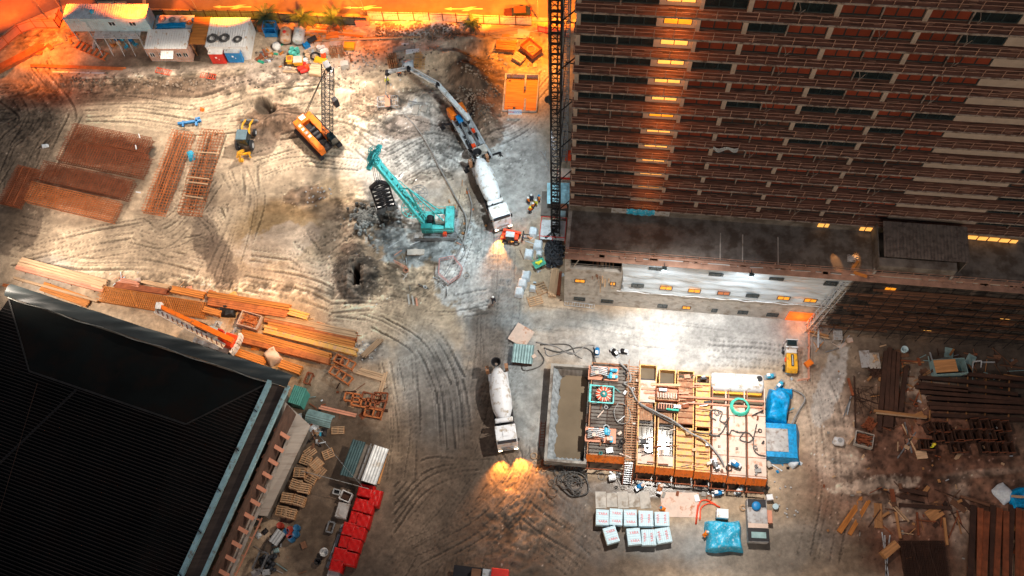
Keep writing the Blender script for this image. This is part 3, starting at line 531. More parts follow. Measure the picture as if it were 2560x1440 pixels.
for i in range(90): u = q.uniform(0, 76); pr.lo(u, u+q.uniform(.4, 1.1), q.uniform(-.5, -.1), q.uniform(.0, .2), HP-.05, HP-.0)
pr.lo(0, UP1, -.75, -.061, HP-.32, HP-.26)
pr.build('parapet', T['rail'], pod)
# membrane hung on the long wall
um0, um1 = wallpt(1552, 700, 0)[0], wallpt(2108, 720, 0)[0]; zm = wallpt(1560, 725, 0)[1]
def mem(a, b_):
    u = um0+(um1-um0)*a+((.9*(1-b_)-.3) if a == 0 else 0)+(1.2*(b_-.5) if a == 1 else 0); z = zm-(.25*math.sin(a*31)*.5 if b_ == 0 else 0)+(HP-.05-zm)*b_
    v = -.10-.05*math.sin(a*47+b_*9)*(1-b_)-.04*math.sin(b_*23+a*11+math.sin(a*20)*2)-.03*math.sin(b_*41+a*5); return (u, v, z)
MB().grid(mem, 160, 46).build('sheeting', T['membrane'], pod, smooth=True)
MB().tube([(um0-.3+(um1-um0+.3)*i/60, -.16, zm-.05-.18*math.sin(i*.9)*math.sin(i*.23)) for i in range(61)], .045, 5).build('cable', T['white_paint'], pod)
def pwin(px0, py0, w, h, m, cat='window', v=-.19):
    u, z = wallpt(px0, py0, v); o = MB().lo(u-w/2+.04, u-.03, v-.01, v+.04, z-h/2, z+h/2).lo(u+.03, u+w/2-.04, v-.01, v+.04, z-h/2, z+h/2).build('window', m, pod)
    MB().lo(u-w/2-.05, u+w/2+.05, v-.06, v-.02, z-h/2-.08, z-h/2-.004).lo(u-w/2-.05, u+w/2+.05, v-.06, v-.02, z+h/2+.004, z+h/2+.1).lo(u-w/2-.06, u-w/2+.03, v-.06, v-.02, z-h/2, z+h/2).lo(u+w/2-.03, u+w/2+.06, v-.06, v-.02, z-h/2, z+h/2).lo(u-.03, u+.03, v-.05, v-.015, z-h/2, z+h/2).build('frame', T['frame_dark'], o)
A_, Dm, Gd = T['lit_amber'], T['lit_window_dim'], T['glass_dark']
for x, y, m in ((1594, 714, Gd), (1665, 720, A_), (1736, 727, A_), (1809, 733, Dm), (1881, 739, Gd), (1959, 745, A_), (2026, 751, A_), (2077, 709, Gd)): pwin(x, y, 1.35, .85, m)
for x, y, m in ((1640, 672, Gd), (1790, 686, Gd), (1941, 697, Gd)): pwin(x, y, 1.5, .5, m)
for x, y, m, w in ((1656, 765, Gd, 1.1), (1716, 769, A_, .95), (1786, 776, Gd, .6), (1857, 781, Gd, 1.1), (1931, 787, Gd, 1.3), (1450, 702, A_, 1.15), (1532, 709, A_, .6), (1449, 747, Gd, 1.3), (1518, 753, Gd, 1.4)): pwin(x, y, w, .8, m, v=-.03)
u, z = wallpt(1967, 790, 0); u2, _ = wallpt(2027, 800, 0)
MB().lo(u, u2, -.06, -.01, .05, 2.6).build('garage_opening', mat('opening_glow', (.5, .15, .03), .7, emit=(1, .12, .01), es=.9, var=.5, scale=1.5), pod)
lamp(P0+E1*((u+u2)/2)-E2*.9+Vector((0, 0, 1.4)), 120, (1, .3, .05), .3, 'garage_bulb')
# lattice props and boards inside the open bay
q = random.Random(8); tb = MB()
for i in range(9): u_ = ur-2.4+q.uniform(0, 1.5); tb.bar((u_, 1.2, zl0-.2), (u_+.12, -.35-q.random()*.3, zl0-1.5-q.random()*3.6), .12, .07)
one('plank_bundle', tb, T['timber_pale'], 'bundle of long planks hanging out of the open bay on the podium wall', 'planks', P0, TH)
tb = MB()
for i in range(7): u_ = ur-3.3+q.uniform(0, 1.0); tb.bar((u_, 2.2, zl0+.2), (u_+.05, -.3, zl0-1.0-q.random()*.9), .1, .08)
one('plank_bundle', tb, T['timber_dark'], 'bundle of short dark red planks beside the long planks in the open podium bay', 'planks', P0, TH)
MB().bar((ul+.3, .2, zl0), (ul+1.4, .2, zh0-.2), .1).bar((ul, .25, zl0+.95), (ur, .25, zl0+.95), .05).bar((ul, .25, zl0+.5), (ur, .25, zl0+.5), .05).build('guard_rail', T['plaster'], pod)
# parapet floodlights
for i, (x, y, pw_) in enumerate(((1666, 640, 1500), (1884, 663, 3400))):
    u, z = wallpt(x, y, -.45); f = thing('floodlight', ['small floodlight fixed over the left half of the white sheeting', 'bright floodlight fixed over the middle of the white sheeting'][i], 'floodlight', P0+E1*u-E2*.35+Vector((0, 0, HP-.2)), TH, 'floodlights on the podium edge')
    MB().box((0, -.75, .15), (.5, .3, .35), rx=-.5).build('housing', T['frame_dark'], f); MB().box((0, -.93, .05), (.42, .03, .28), rx=-.5).build('lens', T['lamp_white'], f); MB().bar((0, 0, 0), (0, -.7, .1), .06).build('bracket', T['frame_dark'], f)
    wp = P0+E1*u-E2*2.0+Vector((0, 0, HP+.6)); spot(wp, wp-E2*5-Vector((0, 0, 10)), pw_, (.86, .95, 1.0), 150, .8, .25)
# roof shelter on the podium
s0 = uv(2208, 580, HP+2.6); s1 = uv(2420, 600, HP+2.6); sv0 = uv(2210, 640, HP+2.6)[1]
sh = thing('roof_shelter', 'flat corrugated shelter standing on the podium roof against the tower', 'shelter', P0, TH)
MB().corr(s0[0], s1[0], sv0, VF-.06, HP+2.5, HP+2.75, .35, .06).build('roof', mat('shelter_sheet', (.16, .13, .11), .7, dirt=(.09, .07, .06), dirt_amt=.5), sh)
MB().lo(s0[0]-.5, s1[0]-1.3, sv0-1.0, sv0-.9, HP+1.2, HP+2.3).lo(s0[0]-.5, s1[0]-1.3, sv0-.95, sv0-.05, HP+2.25, HP+2.32).lo(s0[0]-.5, s0[0]-.4, sv0-.9, VF-.06, HP, HP+2.2).lo(s1[0]-.3, s1[0]-.2, sv0, VF-.06, HP, HP+2.45).build('wall', T['concrete_dark'], sh)
ww = MB(); ww.lo(s0[0]-.6, s0[0]-.35, .4, sv0-1.02, HP, HP+.9).lo(s1[0]-1.4, s1[0]-1.15, .4, sv0-1.02, HP, HP+.9)
ww.build('low_wall', T['concrete'], sh)
jt = MB()
for px in (1800, 1856, 1945): u, v = uv(px, 640, HP); MB().lo(u-.05, u+.07, .4, VF-1.5, HP, HP+.05).build('drain_channel', T['plaster'], pod)
u, v = uv(2132, 646, HP); one('scrap_heap', MB().grid(lambda a, b_: (a*1.2-.6, b_*.9-.45, .25*math.sin(a*3.1)*math.sin(b_*3.1)+.06*math.sin(a*40+b_*23)), 9, 8, .05), T['paper_grey'], 'small pile of pale crumpled sacks on the podium roof', 'rubble', P0+E1*u+E2*v+Vector((0, 0, HP)), TH)
b5 = MB().bar((0, 0, .1), (.7, 1.1, .2), .3, .08).bar((.2, -.3, .15), (1.6, -.7, .15), .35, .06)
u, v = uv(2128, 668, HP+.3); one('plank_scrap', b5, T['timber_orange'], 'orange board propped over the podium edge rail', 'planks', P0+E1*u+E2*.2+Vector((0, 0, HP+.3)), TH)
# tarp hung at the tower foot with two white boards
for nm, x0, x1, m, lb in (('board', 1530, 1567, 'white_paint', 'left one of two white boards hung beside the blue tarp at the tower foot'), ('tarp', 1568, 1638, 'pale_blue_tarp', 'blue tarp hung between two white boards at the tower foot'), ('board', 1639, 1676, 'white_paint', 'right one of two white boards hung beside the blue tarp at the tower foot')):
    ua, za = wallpt(x0, 512+(x0-1530)*.07, VF-.2); ub, zb_ = wallpt(x1, 525, VF-.2)
    g = MB().grid(lambda a, b_: (ua+(ub-ua)*a, VF-.22-(.25*math.sin(b_*3)+.06*math.sin(a*25) if nm == 'tarp' else .05), HP+1.75-b_*1.0-(.3*math.sin(a*3.1)*b_ if nm == 'tarp' else 0)), 14, 5, .02)
    one(nm, g, T[m], lb, nm, P0, TH)
# white sheet snagged on a balcony
u, z = wallpt(1808, 372, VF-.1)
one('plastic_sheet', MB().grid(lambda a, b_: (u-1+a*2.4, VF-.2-.12*math.sin(a*9), z+.45-b_*(.35+.4*abs(math.sin(a*5)))-.15*math.sin(a*4)), 16, 4, .01), T['white_sack'], 'torn white sheet snagged on a tower balcony rail', 'plastic sheet', P0, TH)
# scaffolding in front of the right part of the podium
us0 = wallpt(2095, 740, -1.2)[0]; sc_ = thing('scaffolding', 'dark tube scaffolding with netting and planks over the right half of the podium wall', 'scaffold', P0, TH)
st = MB(); pk = MB()
for i in range(22):
    u = us0+i*1.7
    for v in (-.4, -1.5): st.bar((u, v, 0), (u, v, HP-.8 if i else HP-4), .06)
    st.bar((u, -1.5, 2+(i % 2)*2), (u+1.7, -1.5, 4+(i % 2)*2), .045); st.bar((u+1.7, -1.5, 6), (u, -1.5, 8+(i % 3)), .045)
for k in range(6):
    z = 1.9+k*1.95
    for v in (-.4, -1.5): st.bar((us0-(.0 if k > 3 else .8), v, z), (us0+37, v, z), .05); st.bar((us0, v, z+.95), (us0+37, v, z+.95), .04)
    for j in range(3): pk.lo(us0+.05+(k*2.1+j*9) % 5, us0+8+(k*3+j*7) % 9+j*9, -1.45+j*.34, -1.17+j*.34, z+.03, z+.08)
st.build('tube_frame', T['steel_dark'], sc_); pk.build('walkway', T['timber_dark'], sc_)
tm('netting', (.10, .085, .075), .8, var=.5, scale=.8, streak=(1, 1, .2), dirt=(.22, .17, .14), dirt_amt=.35)
MB().grid(lambda a, b_: (us0+1.2+a*36, -.34-.08*math.sin(a*60), .6+b_*(HP-1.6)), 90, 10, .01).build('netting', T['netting'], sc_)
ld = MB()
for k in range(12): a = k/12; ld.bar((us0-1.1+a*.8, -.5, a*HP*.9), (us0-1.1+a*.8+.07, -1.5, a*HP*.9), .05)
for v in (-.5, -1.5): ld.bar((us0-1.15, v, 0), (us0-.2, v, HP*.9), .07); ld.bar((us0-.6, v, 0), (us0+.3, v, HP*.9), .07)
for k in range(8): z = k*1.5; ld.bar((us0-1.1+z*.07, -1.5, z), (us0-.5+z*.07, -.5, z+1.5), .05)
ld.build('ladder_bay', T['steel_pale'], sc_)
for x, y, m in ((2152, 809, 'paper_grey'), (2205, 812, 'sign_white'), (2318, 822, 'lit_window'), (2399, 827, 'lit_window'), (2515, 793, 'lit_window'), (2226, 720, 'lit_amber'), (2240, 745, 'glass_red')):
    u, z = wallpt(x, y, -.3); MB().lo(u-.55, u-.04, -.44, -.40, z-.28, z+.28).lo(u+.04, u+.55, -.44, -.40, z-.28, z+.28).build('window', T[m], pod)
for px, tx, ty in ((2068, 2090, 655), (2155, 2140, 650)):
    a = G(px, 566, HP+1.6); spot(a, G(tx, ty, HP), 1500, (1, .42, .12), 17, .5, .1, 'window_glow')
# ------------------------------------------------------------------ upper yard
UZ = 1.0
def qfit(TL, TR, BL, z, base=0.0):
    """top face given by three pixels at height z -> centre at base, length, width, heading"""
    a, b, c = G(TL[0], TL[1], z), G(TR[0], TR[1], z), G(BL[0], BL[1], z); d = b-a; rz = math.atan2(d.y, d.x); nrm = Vector((-math.sin(rz), math.cos(rz), 0)); w = abs((c-a).dot(nrm)); m = a+d/2-nrm*w/2
    return Vector((m.x, m.y, base)), d.length, w, rz
def cabin(TL, TR, BL, ztop, base, label, roofm, wallm, wins=(), doors=(), legs=0, endm=None, canopy=None, name='site_cabin', cat='site cabin'):
    c, L, W, rz = qfit(TL, TR, BL, ztop, base); H = ztop-base; t = thing(name, label, cat, c, rz, 'site cabins along the street fence'); z0 = legs
    MB().lo(-L/2+.03, L/2-.03, -W/2+.03, W/2-.03, z0, H-.08).build('wall', T[wallm], t)
    w = MB(); n = int(L/.3)
    for i in range(n): w.lo(-L/2+.05+i*.3, -L/2+.15+i*.3, -W/2, -W/2+.028, z0+.12, H-.2)
    for i in range(int(W/.3)):
        for s in (-1, 1): w.lo(s*(L/2-.029), s*L/2, -W/2+.06+i*.3, -W/2+.18+i*.3, z0+.1, H-.2)
    w.lo(-L/2-.02, L/2+.02, -W/2-.02, -W/2+.1, z0-.12, z0).lo(-L/2-.02, L/2+.02, -W/2-.03, -W/2+.1, H-.19, H-.07)
    w.build('cladding', T[endm or wallm], t)
    MB().corr(-L/2-.05, L/2+.05, -W/2-.06, W/2+.06, H-.04, H, .34, .06).build('roof', T[roofm], t)
    for u, wd, hh, zc in wins:
        x = -L/2+u*L; o = MB().lo(x-wd/2, x+wd/2, -W/2-.05, -W/2-.03, z0+zc-hh/2, z0+zc+hh/2).build('window', T['glass_dark'], t)
        MB().lo(x-wd/2-.06, x+wd/2+.06, -W/2-.029, -W/2-.005, z0+zc-hh/2-.06, z0+zc+hh/2+.06).lo(x-.03, x+.03, -W/2-.07, -W/2-.052, z0+zc-hh/2, z0+zc+hh/2).build('frame', T['white_paint'], o)
    for u in doors:
        x = -L/2+u*L; o = MB().lo(x-.45, x+.45, -W/2-.06, -W/2-.03, z0+.05, z0+2.05).build('door', T['cabin_blue'], t); MB().lo(x+.3, x+.36, -W/2-.1, -W/2-.062, z0+1, z0+1.08).build('handle', T['steel_dark'], o)
    if legs:
        for i in range(6):
            for y in (-W/2+.1, W/2-.1): x = -L/2+.15+i*(L-.3)/5; MB().lo(x-.06, x+.06, y-.06, y+.06, 0, legs-.12).build('leg', T['steel_pale'], t)
    if canopy: x = -L/2+canopy*L; MB().corr(x-.9, x+.9, -W/2-1.2, -W/2-.05, H-.75, H-.45, .25, .04).build('canopy', T['corr_white'], t)
    return t, L, W, H
ca, L, W, H = cabin((166, 11), (371, 11), (157, 46), UZ+5.2, UZ, 'long pale blue site cabin raised on legs near the curving fence', 'corr_pale', 'cabin_blue', wins=((.56, .8, .7, 1.5), (.81, .8, .7, 1.5)), doors=(.22, .70), legs=2.6, endm='cabin_blue')
g = MB(); g.lo(-2.4, 4.2, -W/2-1.3, -W/2-.08, 2.45, 2.55)
for x in (-2.4, -.8, .8, 2.4, 4.2): g.bar((x, -W/2-1.28, 0), (x, -W/2-1.28, 3.5), .08); g.bar((x, -W/2-1.28, 2.45), (x+.5, -W/2-2.4, 0), .07)
g.bar((-2.4, -W/2-1.28, 3.5), (4.2, -W/2-1.28, 3.5), .05).bar((-2.4, -W/2-1.28, 3.0), (4.2, -W/2-1.28, 3.0), .05); g.build('walkway', T['steel_pale'], ca)
st = MB()
for k in range(9): st.lo(-3.6+k*.14-.0, -3.3+k*.14, -W/2-1.3, -W/2-.3, k*.28, k*.28+.05)
st.bar((-3.7, -W/2-1.35, 0), (-2.3, -W/2-1.35, 2.5), .1).bar((-3.7, -W/2-.25, 0), (-2.3, -W/2-.25, 2.5), .1); st.build('stair', T['steel_pale'], ca)

MB().lathe([(.28, 0), (.28, .35), (.2, .42)], 10, (-1.8, -.2, H+.03)).build('vent', T['pale_blue_tarp'], ca)
cb, L, W, H = cabin((371, 74), (476, 74), (352, 121), UZ+2.9, UZ, 'white roofed site cabin with four windows and a small canopy over its door', 'corr_white', 'plaster', wins=((.11, .55, .7, 1.5), (.33, .6, .7, 1.5), (.74, .6, .7, 1.5), (.90, .55, .7, 1.5)), endm='salmon', canopy=.52)
cc, L, W, H = cabin((527, 45), (626, 45), (514, 116), UZ+2.9, UZ, 'wide site cabin with coils of hose on its pale roof, beside the palm trees', 'corr_white', 'corr_white')
a = qfit((487, 42), (530, 42), (474, 110), UZ+2.8, UZ)
t = thing('lean_to_roof', 'orange timber roof between the two white roofed cabins', 'lean-to', a[0], a[3]); r = MB(); n = 22
for i in range(n): y = -a[2]/2+i*a[2]/n; r.lo(-a[1]/2+random.uniform(-.15, .1), a[1]/2+random.uniform(-.1, .15), y, y+a[2]/n*.82, 2.72, 2.8)
r.build('board_roof', T['timber_orange'], t)
for x in (-a[1]/2+.2, a[1]/2-.2):
    for y in (-a[2]/2+.2, a[2]/2-.2): MB().lo(x-.05, x+.05, y-.05, y+.05, 0, 2.7).build('leg', T['timber'], t)
a = qfit((392, 38), (486, 38), (388, 73), UZ+2.2, UZ)
t = thing('storage_rack', 'low white storage roof loaded with hose coils behind the white cabin', 'storage shed', a[0], a[3])
MB().lo(-a[1]/2, a[1]/2, -a[2]/2, a[2]/2, 2.1, 2.2).build('roof', T['corr_white'], t); MB().lo(-a[1]/2+.1, a[1]/2-.1, -a[2]/2+.1, a[2]/2-.1, 0, 2.08).build('wall', T['cabin_blue'], t)
for i, (px, py, R, m, lb, z) in enumerate(((405, 48, .5, 'hose_grey', 'grey hose coil at the left end of the storage roof', 2.22), (431, 50, .42, 'hose_grey', 'small grey hose coil in the middle of the storage roof', 2.22), (458, 50, .5, 'timber_pale', 'tan rope coil on the storage roof', 2.22), (474, 58, .4, 'timber_orange', 'orange rope coil at the right end of the storage roof', 2.22),
    (531, 97, .75, 'hose', 'thick black hose coil on the left of the wide cabin roof', 2.98), (561, 96, .7, 'hose', 'loose black cable coil in the middle of the wide cabin roof', 2.98), (595, 99, .55, 'hose', 'tangled black cable on the right of the wide cabin roof', 2.98))):
    mb = MB(); [mb.coil((0, 0, 0), R*(1-.13*j), .05, 2.3, 18, i*7+j, .04) for j in range(4)]; one('hose_coil', mb, T[m], lb, 'hose coil', G(px, py, UZ+z)+Vector((0, 0, .02)), 0, 'coils on the cabin roofs', True)
def drape(L, W, h, amp=.1, nu=18, nv=12, seed=0, f=3.0, hang=0.0):
    q = random.Random(seed); a1, a2, a3 = q.uniform(0, 6), q.uniform(0, 6), q.uniform(0, 6)
    def fn(u, v):
        ex = min(u, 1-u, v, 1-v); k = 1-(1-min(1, ex*7))**2; x = (u-.5)*L*(1+.04*math.sin(v*9+a1)); y = (v-.5)*W*(1+.05*math.sin(u*8+a2))
        return (x, y, hang+(h-hang)*k+amp*math.sin(u*L*f+a1+2*math.sin(v*W+a3))*math.sin(v*W*f*.8+a2)*k)
    return MB().grid(fn, nu, nv, .02)
c, L, rz = fit((390, 67), (463, 62), UZ+2.3, UZ+2.21); one('folded_tarp', drape(L, .9, .32, .08, seed=2), T['blue_tarp'], 'bright blue folded tarp lying along the storage roof edge', 'tarp', c, rz, smooth=True)
def toilet(px0, py0, px1, py1, m, label):
    c, L, rz = fit((px0, py0), (px1, py1), UZ+2.2, UZ); t = thing('portable_toilet', label, 'portable toilet', c, rz, 'portable toilets'); W = 1.15
    MB().box((0, 0, 1.1), (L-.06, W, 2.15)).build('body', T[m], t, bevel=.03); MB().box((0, 0, 2.22), (L, W+.05, .08)).corr(-L/2, L/2, -W/2, W/2, 2.27, 2.3, .2, .05).build('roof', T['corr_white' if m == 'red_paint' else 'steel_pale'], t)
    d = MB().lo(-.36, .36, -W/2-.04, -W/2-.003, .1, 2.0).build('door', T[m], t); MB().lo(.22, .28, -W/2-.09, -W/2-.042, 1, 1.2).build('handle', T['white_paint'], d); MB().lo(-.2, .05, -W/2-.05, -W/2-.042, 1.3, 1.6).build('sign_plate', T['sign_white'], d)
toilet(521, 127, 557, 127, 'red_paint', 'red portable toilet with pale roof in front of the wide cabin'); toilet(561, 124, 600, 124, 'blue_paint', 'blue portable toilet standing right of the red one')
# blue skip cage
c, L, W, rz = qfit((658, 55), (688, 55), (657, 68), UZ+2.0, UZ); W = max(W, 1.3); t = thing('hopper', 'bright blue open steel hopper behind the tanks', 'hopper', c, rz)
b = MB()
for p, q_ in (((-L/2, -W/2), (L/2, -W/2)), ((L/2, -W/2), (L/2, W/2)), ((L/2, W/2), (-L/2, W/2)), ((-L/2, W/2), (-L/2, -W/2))):
    b.bar((*p, 2), (*q_, 2), .09); b.bar((*p, .9), (*q_, .9), .07); b.bar((*p, 0), (*p, 2), .09)
b.build('frame', T['blue_paint'], t); MB().lo(-L/2, L/2, -W/2, -W/2+.04, .1, .9).lo(-L/2, L/2, W/2-.04, W/2, .1, 1.5).lo(-L/2, -L/2+.04, -W/2+.05, W/2-.05, .1, 1.2).lo(L/2-.04, L/2, -W/2+.05, W/2-.05, .1, 1.6).lo(-L/2+.05, L/2-.05, -W/2+.05, W/2-.05, .1, .2).build('body', T['blue_paint'], t)
# horizontal tanks
def htank(A, B, R, m, label, name='water_tank', cat='tank', base=UZ, ztop=None, group='site tanks', legs=.35):
    c, L, rz = fit(A, B, base+2*R*.8, base); t = thing(name, label, cat, c, rz, group); pr = [(R*.35, -L/2), (R*.75, -L/2+R*.1), (R*.96, -L/2+R*.3), (R, -L/2+R*.5), (R, L/2-R*.5), (R*.96, L/2-R*.3), (R*.75, L/2-R*.1), (R*.35, L/2)]
    MB().lathe(pr, 22, (0, 0, R+legs), 'X').build('shell', T[m], t, smooth=True); MB().lathe([(.24, 0), (.24, .16), (.2, .2)], 12, (0, 0, 2*R+legs-.03)).build('lid', T['steel_pale'] if m != 'rust_tank' else T['red_paint'], t)
    for x in (-L*.3, L*.3): MB().box((x, 0, (legs+.3)/2), (.14, R*1.5, legs+.3)).build('cradle', T['steel_dark'], t)
    return t
tm('rust_tank', (.55, .38, .27), .6, dirt=(.5, .20, .08), dirt_amt=.5, dirt_scale=.6); tm('tank_grey', (.55, .53, .50), .5, dirt=(.4, .3, .2), dirt_amt=.3)
htank((715, 70), (713, 104), .78, 'rust_tank', 'rust stained white tank, left one of the two behind the mortar mixers'); htank((750, 69), (743, 105), .8, 'tank_grey', 'grey white tank with domed end, right one of the two behind the mortar mixers')
# barrels
def barrel(px, py, m, label, group, base=UZ, r=.32, h=.88, z=None):
    b = MB().lathe([(r*.96, 0), (r, .03), (r, h*.32), (r*1.04, h*.34), (r, h*.37), (r, h*.65), (r*1.04, h*.67), (r, h*.7), (r, h-.02), (r*.93, h), (r*.9, h-.03)], 16)
    p = G(px, py, base+h); return one('barrel', b, T[m], label, 'barrel', (p.x, p.y, base), 0, group, True)
for i, (x, y) in enumerate(((729, 120), (741, 121), (726, 129), (735, 132))): barrel(x, y, 'barrel_teal', ['pale green barrel at the back left of the cluster of four', 'pale green barrel at the back right of the cluster of four', 'pale green barrel at the front left of the cluster of four', 'pale green barrel at the front right of the cluster of four'][i], 'green barrels by the tanks')
for x, y, m, lb in ((796, 116, 'barrel_white', 'white barrel left of its twin behind the steel tubes'), (807, 116, 'barrel_white', 'white barrel right of its twin behind the steel tubes'), (765, 128, 'timber_pale', 'cream barrel behind the yellow mixer'), (768, 137, 'timber_pale', 'cream barrel with open top beside the dark ring'), (805, 127, 'barrel_white', 'white lidded barrel behind the red bucket'), (763, 148, 'barrel_white', 'white lidded barrel right of the yellow mixer'), (815, 124, 'barrel_white', 'small white barrel at the right of the cluster')): barrel(x, y, m, lb, 'barrels among the mixers')
barrel(808, 136, 'red_orange', 'bright red bucket below the white barrels', 'barrels among the mixers', r=.36, h=.7)
barrel(766, 165, 'red_orange', 'red compressed air bottle right of the mixers', 'barrels among the mixers', r=.3, h=.8)
one('white_ball_tank', MB().lathe([(.1, 0), (.5, .1), (.62, .45), (.5, .85), (.15, .98)], 16), T['barrel_white'], 'round white plastic tank at the foot of the rusty tank', 'tank', G(691, 115, UZ+.5)-Vector((0, 0, .5)), smooth=True)
# mixers
def mixer(px, py, m, lid, label, w=.95, d=.95):
    p = G(px, py, UZ+1.3); t = thing('mortar_mixer', label, 'mixer', (p.x, p.y, UZ), -.05, 'mortar mixers'); MB().box((0, 0, .95), (w, d, .75), taper=1.12).build('drum_box', T[m], t, bevel=.04)
    if lid: MB().box((0, 0, 1.37), (w*1.1, d*1.05, .1)).lathe([(.08, 0), (.05, .12)], 8, (0, 0, 1.42)).build('lid', T['tank_cream'], t)
    else: MB().box((0, .02, 1.345), (w*.75, d*.7, .02)).build('hatch', T['rust_orange'], t)
    for x in (-1, 1):
        for y in (-1, 1): MB().bar((x*w*.4, y*d*.4, 0), (x*w*.35, y*d*.35, .6), .07).build('leg', T['steel_dark'], t)
    MB().lathe([(.22, -.06), (.22, .06)], 12, (w*.55, 0, .22), 'X').build('wheel', T['rubber'], t)
mixer(723, 146, 'yellow_paint', 0, 'yellow mortar mixer with open hatch', .8, .95); mixer(744, 149, 'yellow_paint', 1, 'yellow mortar mixer with a white lid right of the open one', 1.15, 1.05)
c, L, rz = fit((708, 177), (743, 179), UZ+.3, UZ); one('steel_tube', MB().tube([(-L/2, 0, .2), (L/2, 0, .2)], .17, 10), T['timber_pale'], 'short fat pale tube in front of the mixers', 'tube', c, rz)
one('compressor', MB().box((0, 0, .4), (1.4, .5, .5)).lathe([(.3, -.5), (.3, .5)], 12, (0, -.5, .4), 'X').box((.5, .2, .8), (.4, .4, .4)), T['red_paint'], 'small red compressor beside the mixers', 'compressor', G(757, 171, UZ+.3)-Vector((0, 0, .3)), .3)
one('ring_form', MB().coil((0, 0, 0), .62, .09, 2.1, 20, 4, .05), T['steel_dark'], 'dark steel ring lying below the white barrels', 'steel ring', G(788, 141, UZ+.1), smooth=True)
one('folded_tarp', drape(1.9, 1.0, .4, .12, seed=9), T['yellow_paint'], 'crumpled yellow sheet beside the dark ring', 'tarp', G(801, 151, UZ+.1)-Vector((0, 0, .1)), -.4, smooth=True)
one('solar_panel', MB().box((0, 0, .9), (1.3, .75, .06), rx=.3).box((0, 0, .935), (1.15, .6, .03), rx=.3).bar((0, 0, 0), (0, 0, .9), .08), T['steel_dark'], 'dark framed panel standing tilted right of the grey tank', 'panel', G(780, 98, UZ+.9)-Vector((0, 0, .9)), .45)
one('generator', MB().box((0, 0, .35), (.9, .6, .6)).box((.1, 0, .75), (.4, .35, .25)).tube([(-.3, .2, .6), (-.3, .2, 1.0)], .05), T['blue_paint'], 'small blue generator below the dark panel', 'generator', G(766, 112, UZ+.5)-Vector((0, 0, .5)), .5)
# tubes with open ends, standing in bundles
def tubes(px, py, nx, ny, sp, h, label, lean=(0, 0), m='grate', name='tube_bundle'):
    p = G(px, py, UZ+h); mb = MB(); q = random.Random(int(px))
    for i in range(nx):
        for j in range(ny):
            x, y = (i-nx/2)*sp+q.uniform(-.05, .05), (j-ny/2)*sp+q.uniform(-.06, .06); hh = h+q.uniform(-.2, .2); mb.lathe([(.10, 0), (.10, hh), (.07, hh), (.065, hh-.6)], 8, (x, y, 0), cap=False); mb.lathe([(.066, 0), (.066, .02)], 8, (x, y, hh-.6))
    t = thing(name, label, 'steel tubes', (p.x, p.y, UZ)); mb.build('tube', T[m], t); MB().bar((-nx*sp/2-.1, -ny*sp/2-.1, h*.5), (nx*sp/2+.1, -ny*sp/2-.1, h*.5), .06).bar((-nx*sp/2-.1, ny*sp/2, h*.5), (nx*sp/2+.1, ny*sp/2, h*.5), .06).build('strap', T['rust_orange'], t)
tubes(832, 116, 4, 3, .27, 2.0, 'upright bundle of open ended tubes left of the gantry shadow'); tubes(852, 114, 3, 3, .27, 2.0, 'upright bundle of open ended tubes right of its twin'); tubes(980, 137, 5, 4, .28, 2.2, 'upright bundle of tubes beside the yellow mesh panels'); tubes(877, 141, 1, 1, .28, 1.2, 'single upright open tube right of the bundles')
one('concrete_slab', MB().box((0, 0, .08), (2.0, 1.4, .16)), T['paper_grey'], 'pale slab behind the upright tube bundles', 'slab', G(842, 106, UZ), 0); one('concrete_block', MB().box((0, 0, .5), (1.1, .9, 1.0), .05), T['plaster'], 'pale block in front of the upright tube bundles', 'block', G(861, 157, UZ+1)-Vector((0, 0, 1)), 0)
one('yellow_crate', MB().box((0, 0, .4), (1.5, 1.0, .7)).box((0, 0, .76), (1.2, .7, .03)), T['yellow_paint'], 'yellow box right of the upright tube bundles', 'crate', G(873, 112, UZ+.7)-Vector((0, 0, .7)), -.2)
def pile(A, B, W, n, lay, m, label, name='timber_pile', cat='timber pile', base=0.0, jit=.25, bw=None, bh=.12, group=None, seed=0, bear=True, cols=1):
    """stack of long pieces between two pixels"""
    h = lay*bh; c, L, rz = fit(A, B, base+h, base); t = thing(name, label, cat, c, rz, group); q = random.Random(seed+int(A[0]*3+A[1])); bw = bw or W/n*.86; mb = MB()
    for k in range(lay):
        for i in range(n):
            y = -W/2+(i+.5)*W/n; s = q.uniform(-jit, jit)*L*.12; e = q.uniform(-jit, jit)*L*.12; mb.bar((-L/2+max(s, -.3), y+q.uniform(-.02, .02), .08+k*bh+bh/2+q.uniform(0, .02)), (L/2+min(e, .3), y+q.uniform(-.04, .04), .08+k*bh+bh/2+q.uniform(0, .02)), bw, bh*.92)
    mb.build('plank' if 'timber' in name or 'plank' in name else 'bar', T[m], t)
    if bear:
        b = MB()
        for x in np.linspace(-L*.4, L*.4, max(2, int(L/3))): b.lo(x-.05, x+.05, -W/2-.12, W/2+.12, 0, .078)
        b.build('bearer', T['timber_dark'], t)
    return t
pile((775, 172), (815, 178), 1.6, 5, 4, 'timber_pale', 'stack of short boards left of the dark gantry shadow', base=UZ, bh=.16); 
pile((772, 73), (915, 88), .25, 1, 1, 'timber_pale', 'long pale scaffold pole lying behind the tubes', 'steel_pole', 'pole', UZ, bear=False); pile((790, 79), (905, 92), .4, 2, 1, 'timber_orange', 'pair of orange planks lying under the long scaffold pole', 'plank_pair', 'planks', UZ, bear=False); pile((828, 80), (912, 86), .3, 1, 1, 'timber_pale', 'pale plank above the orange pair', 'plank', 'planks', UZ, bear=False)
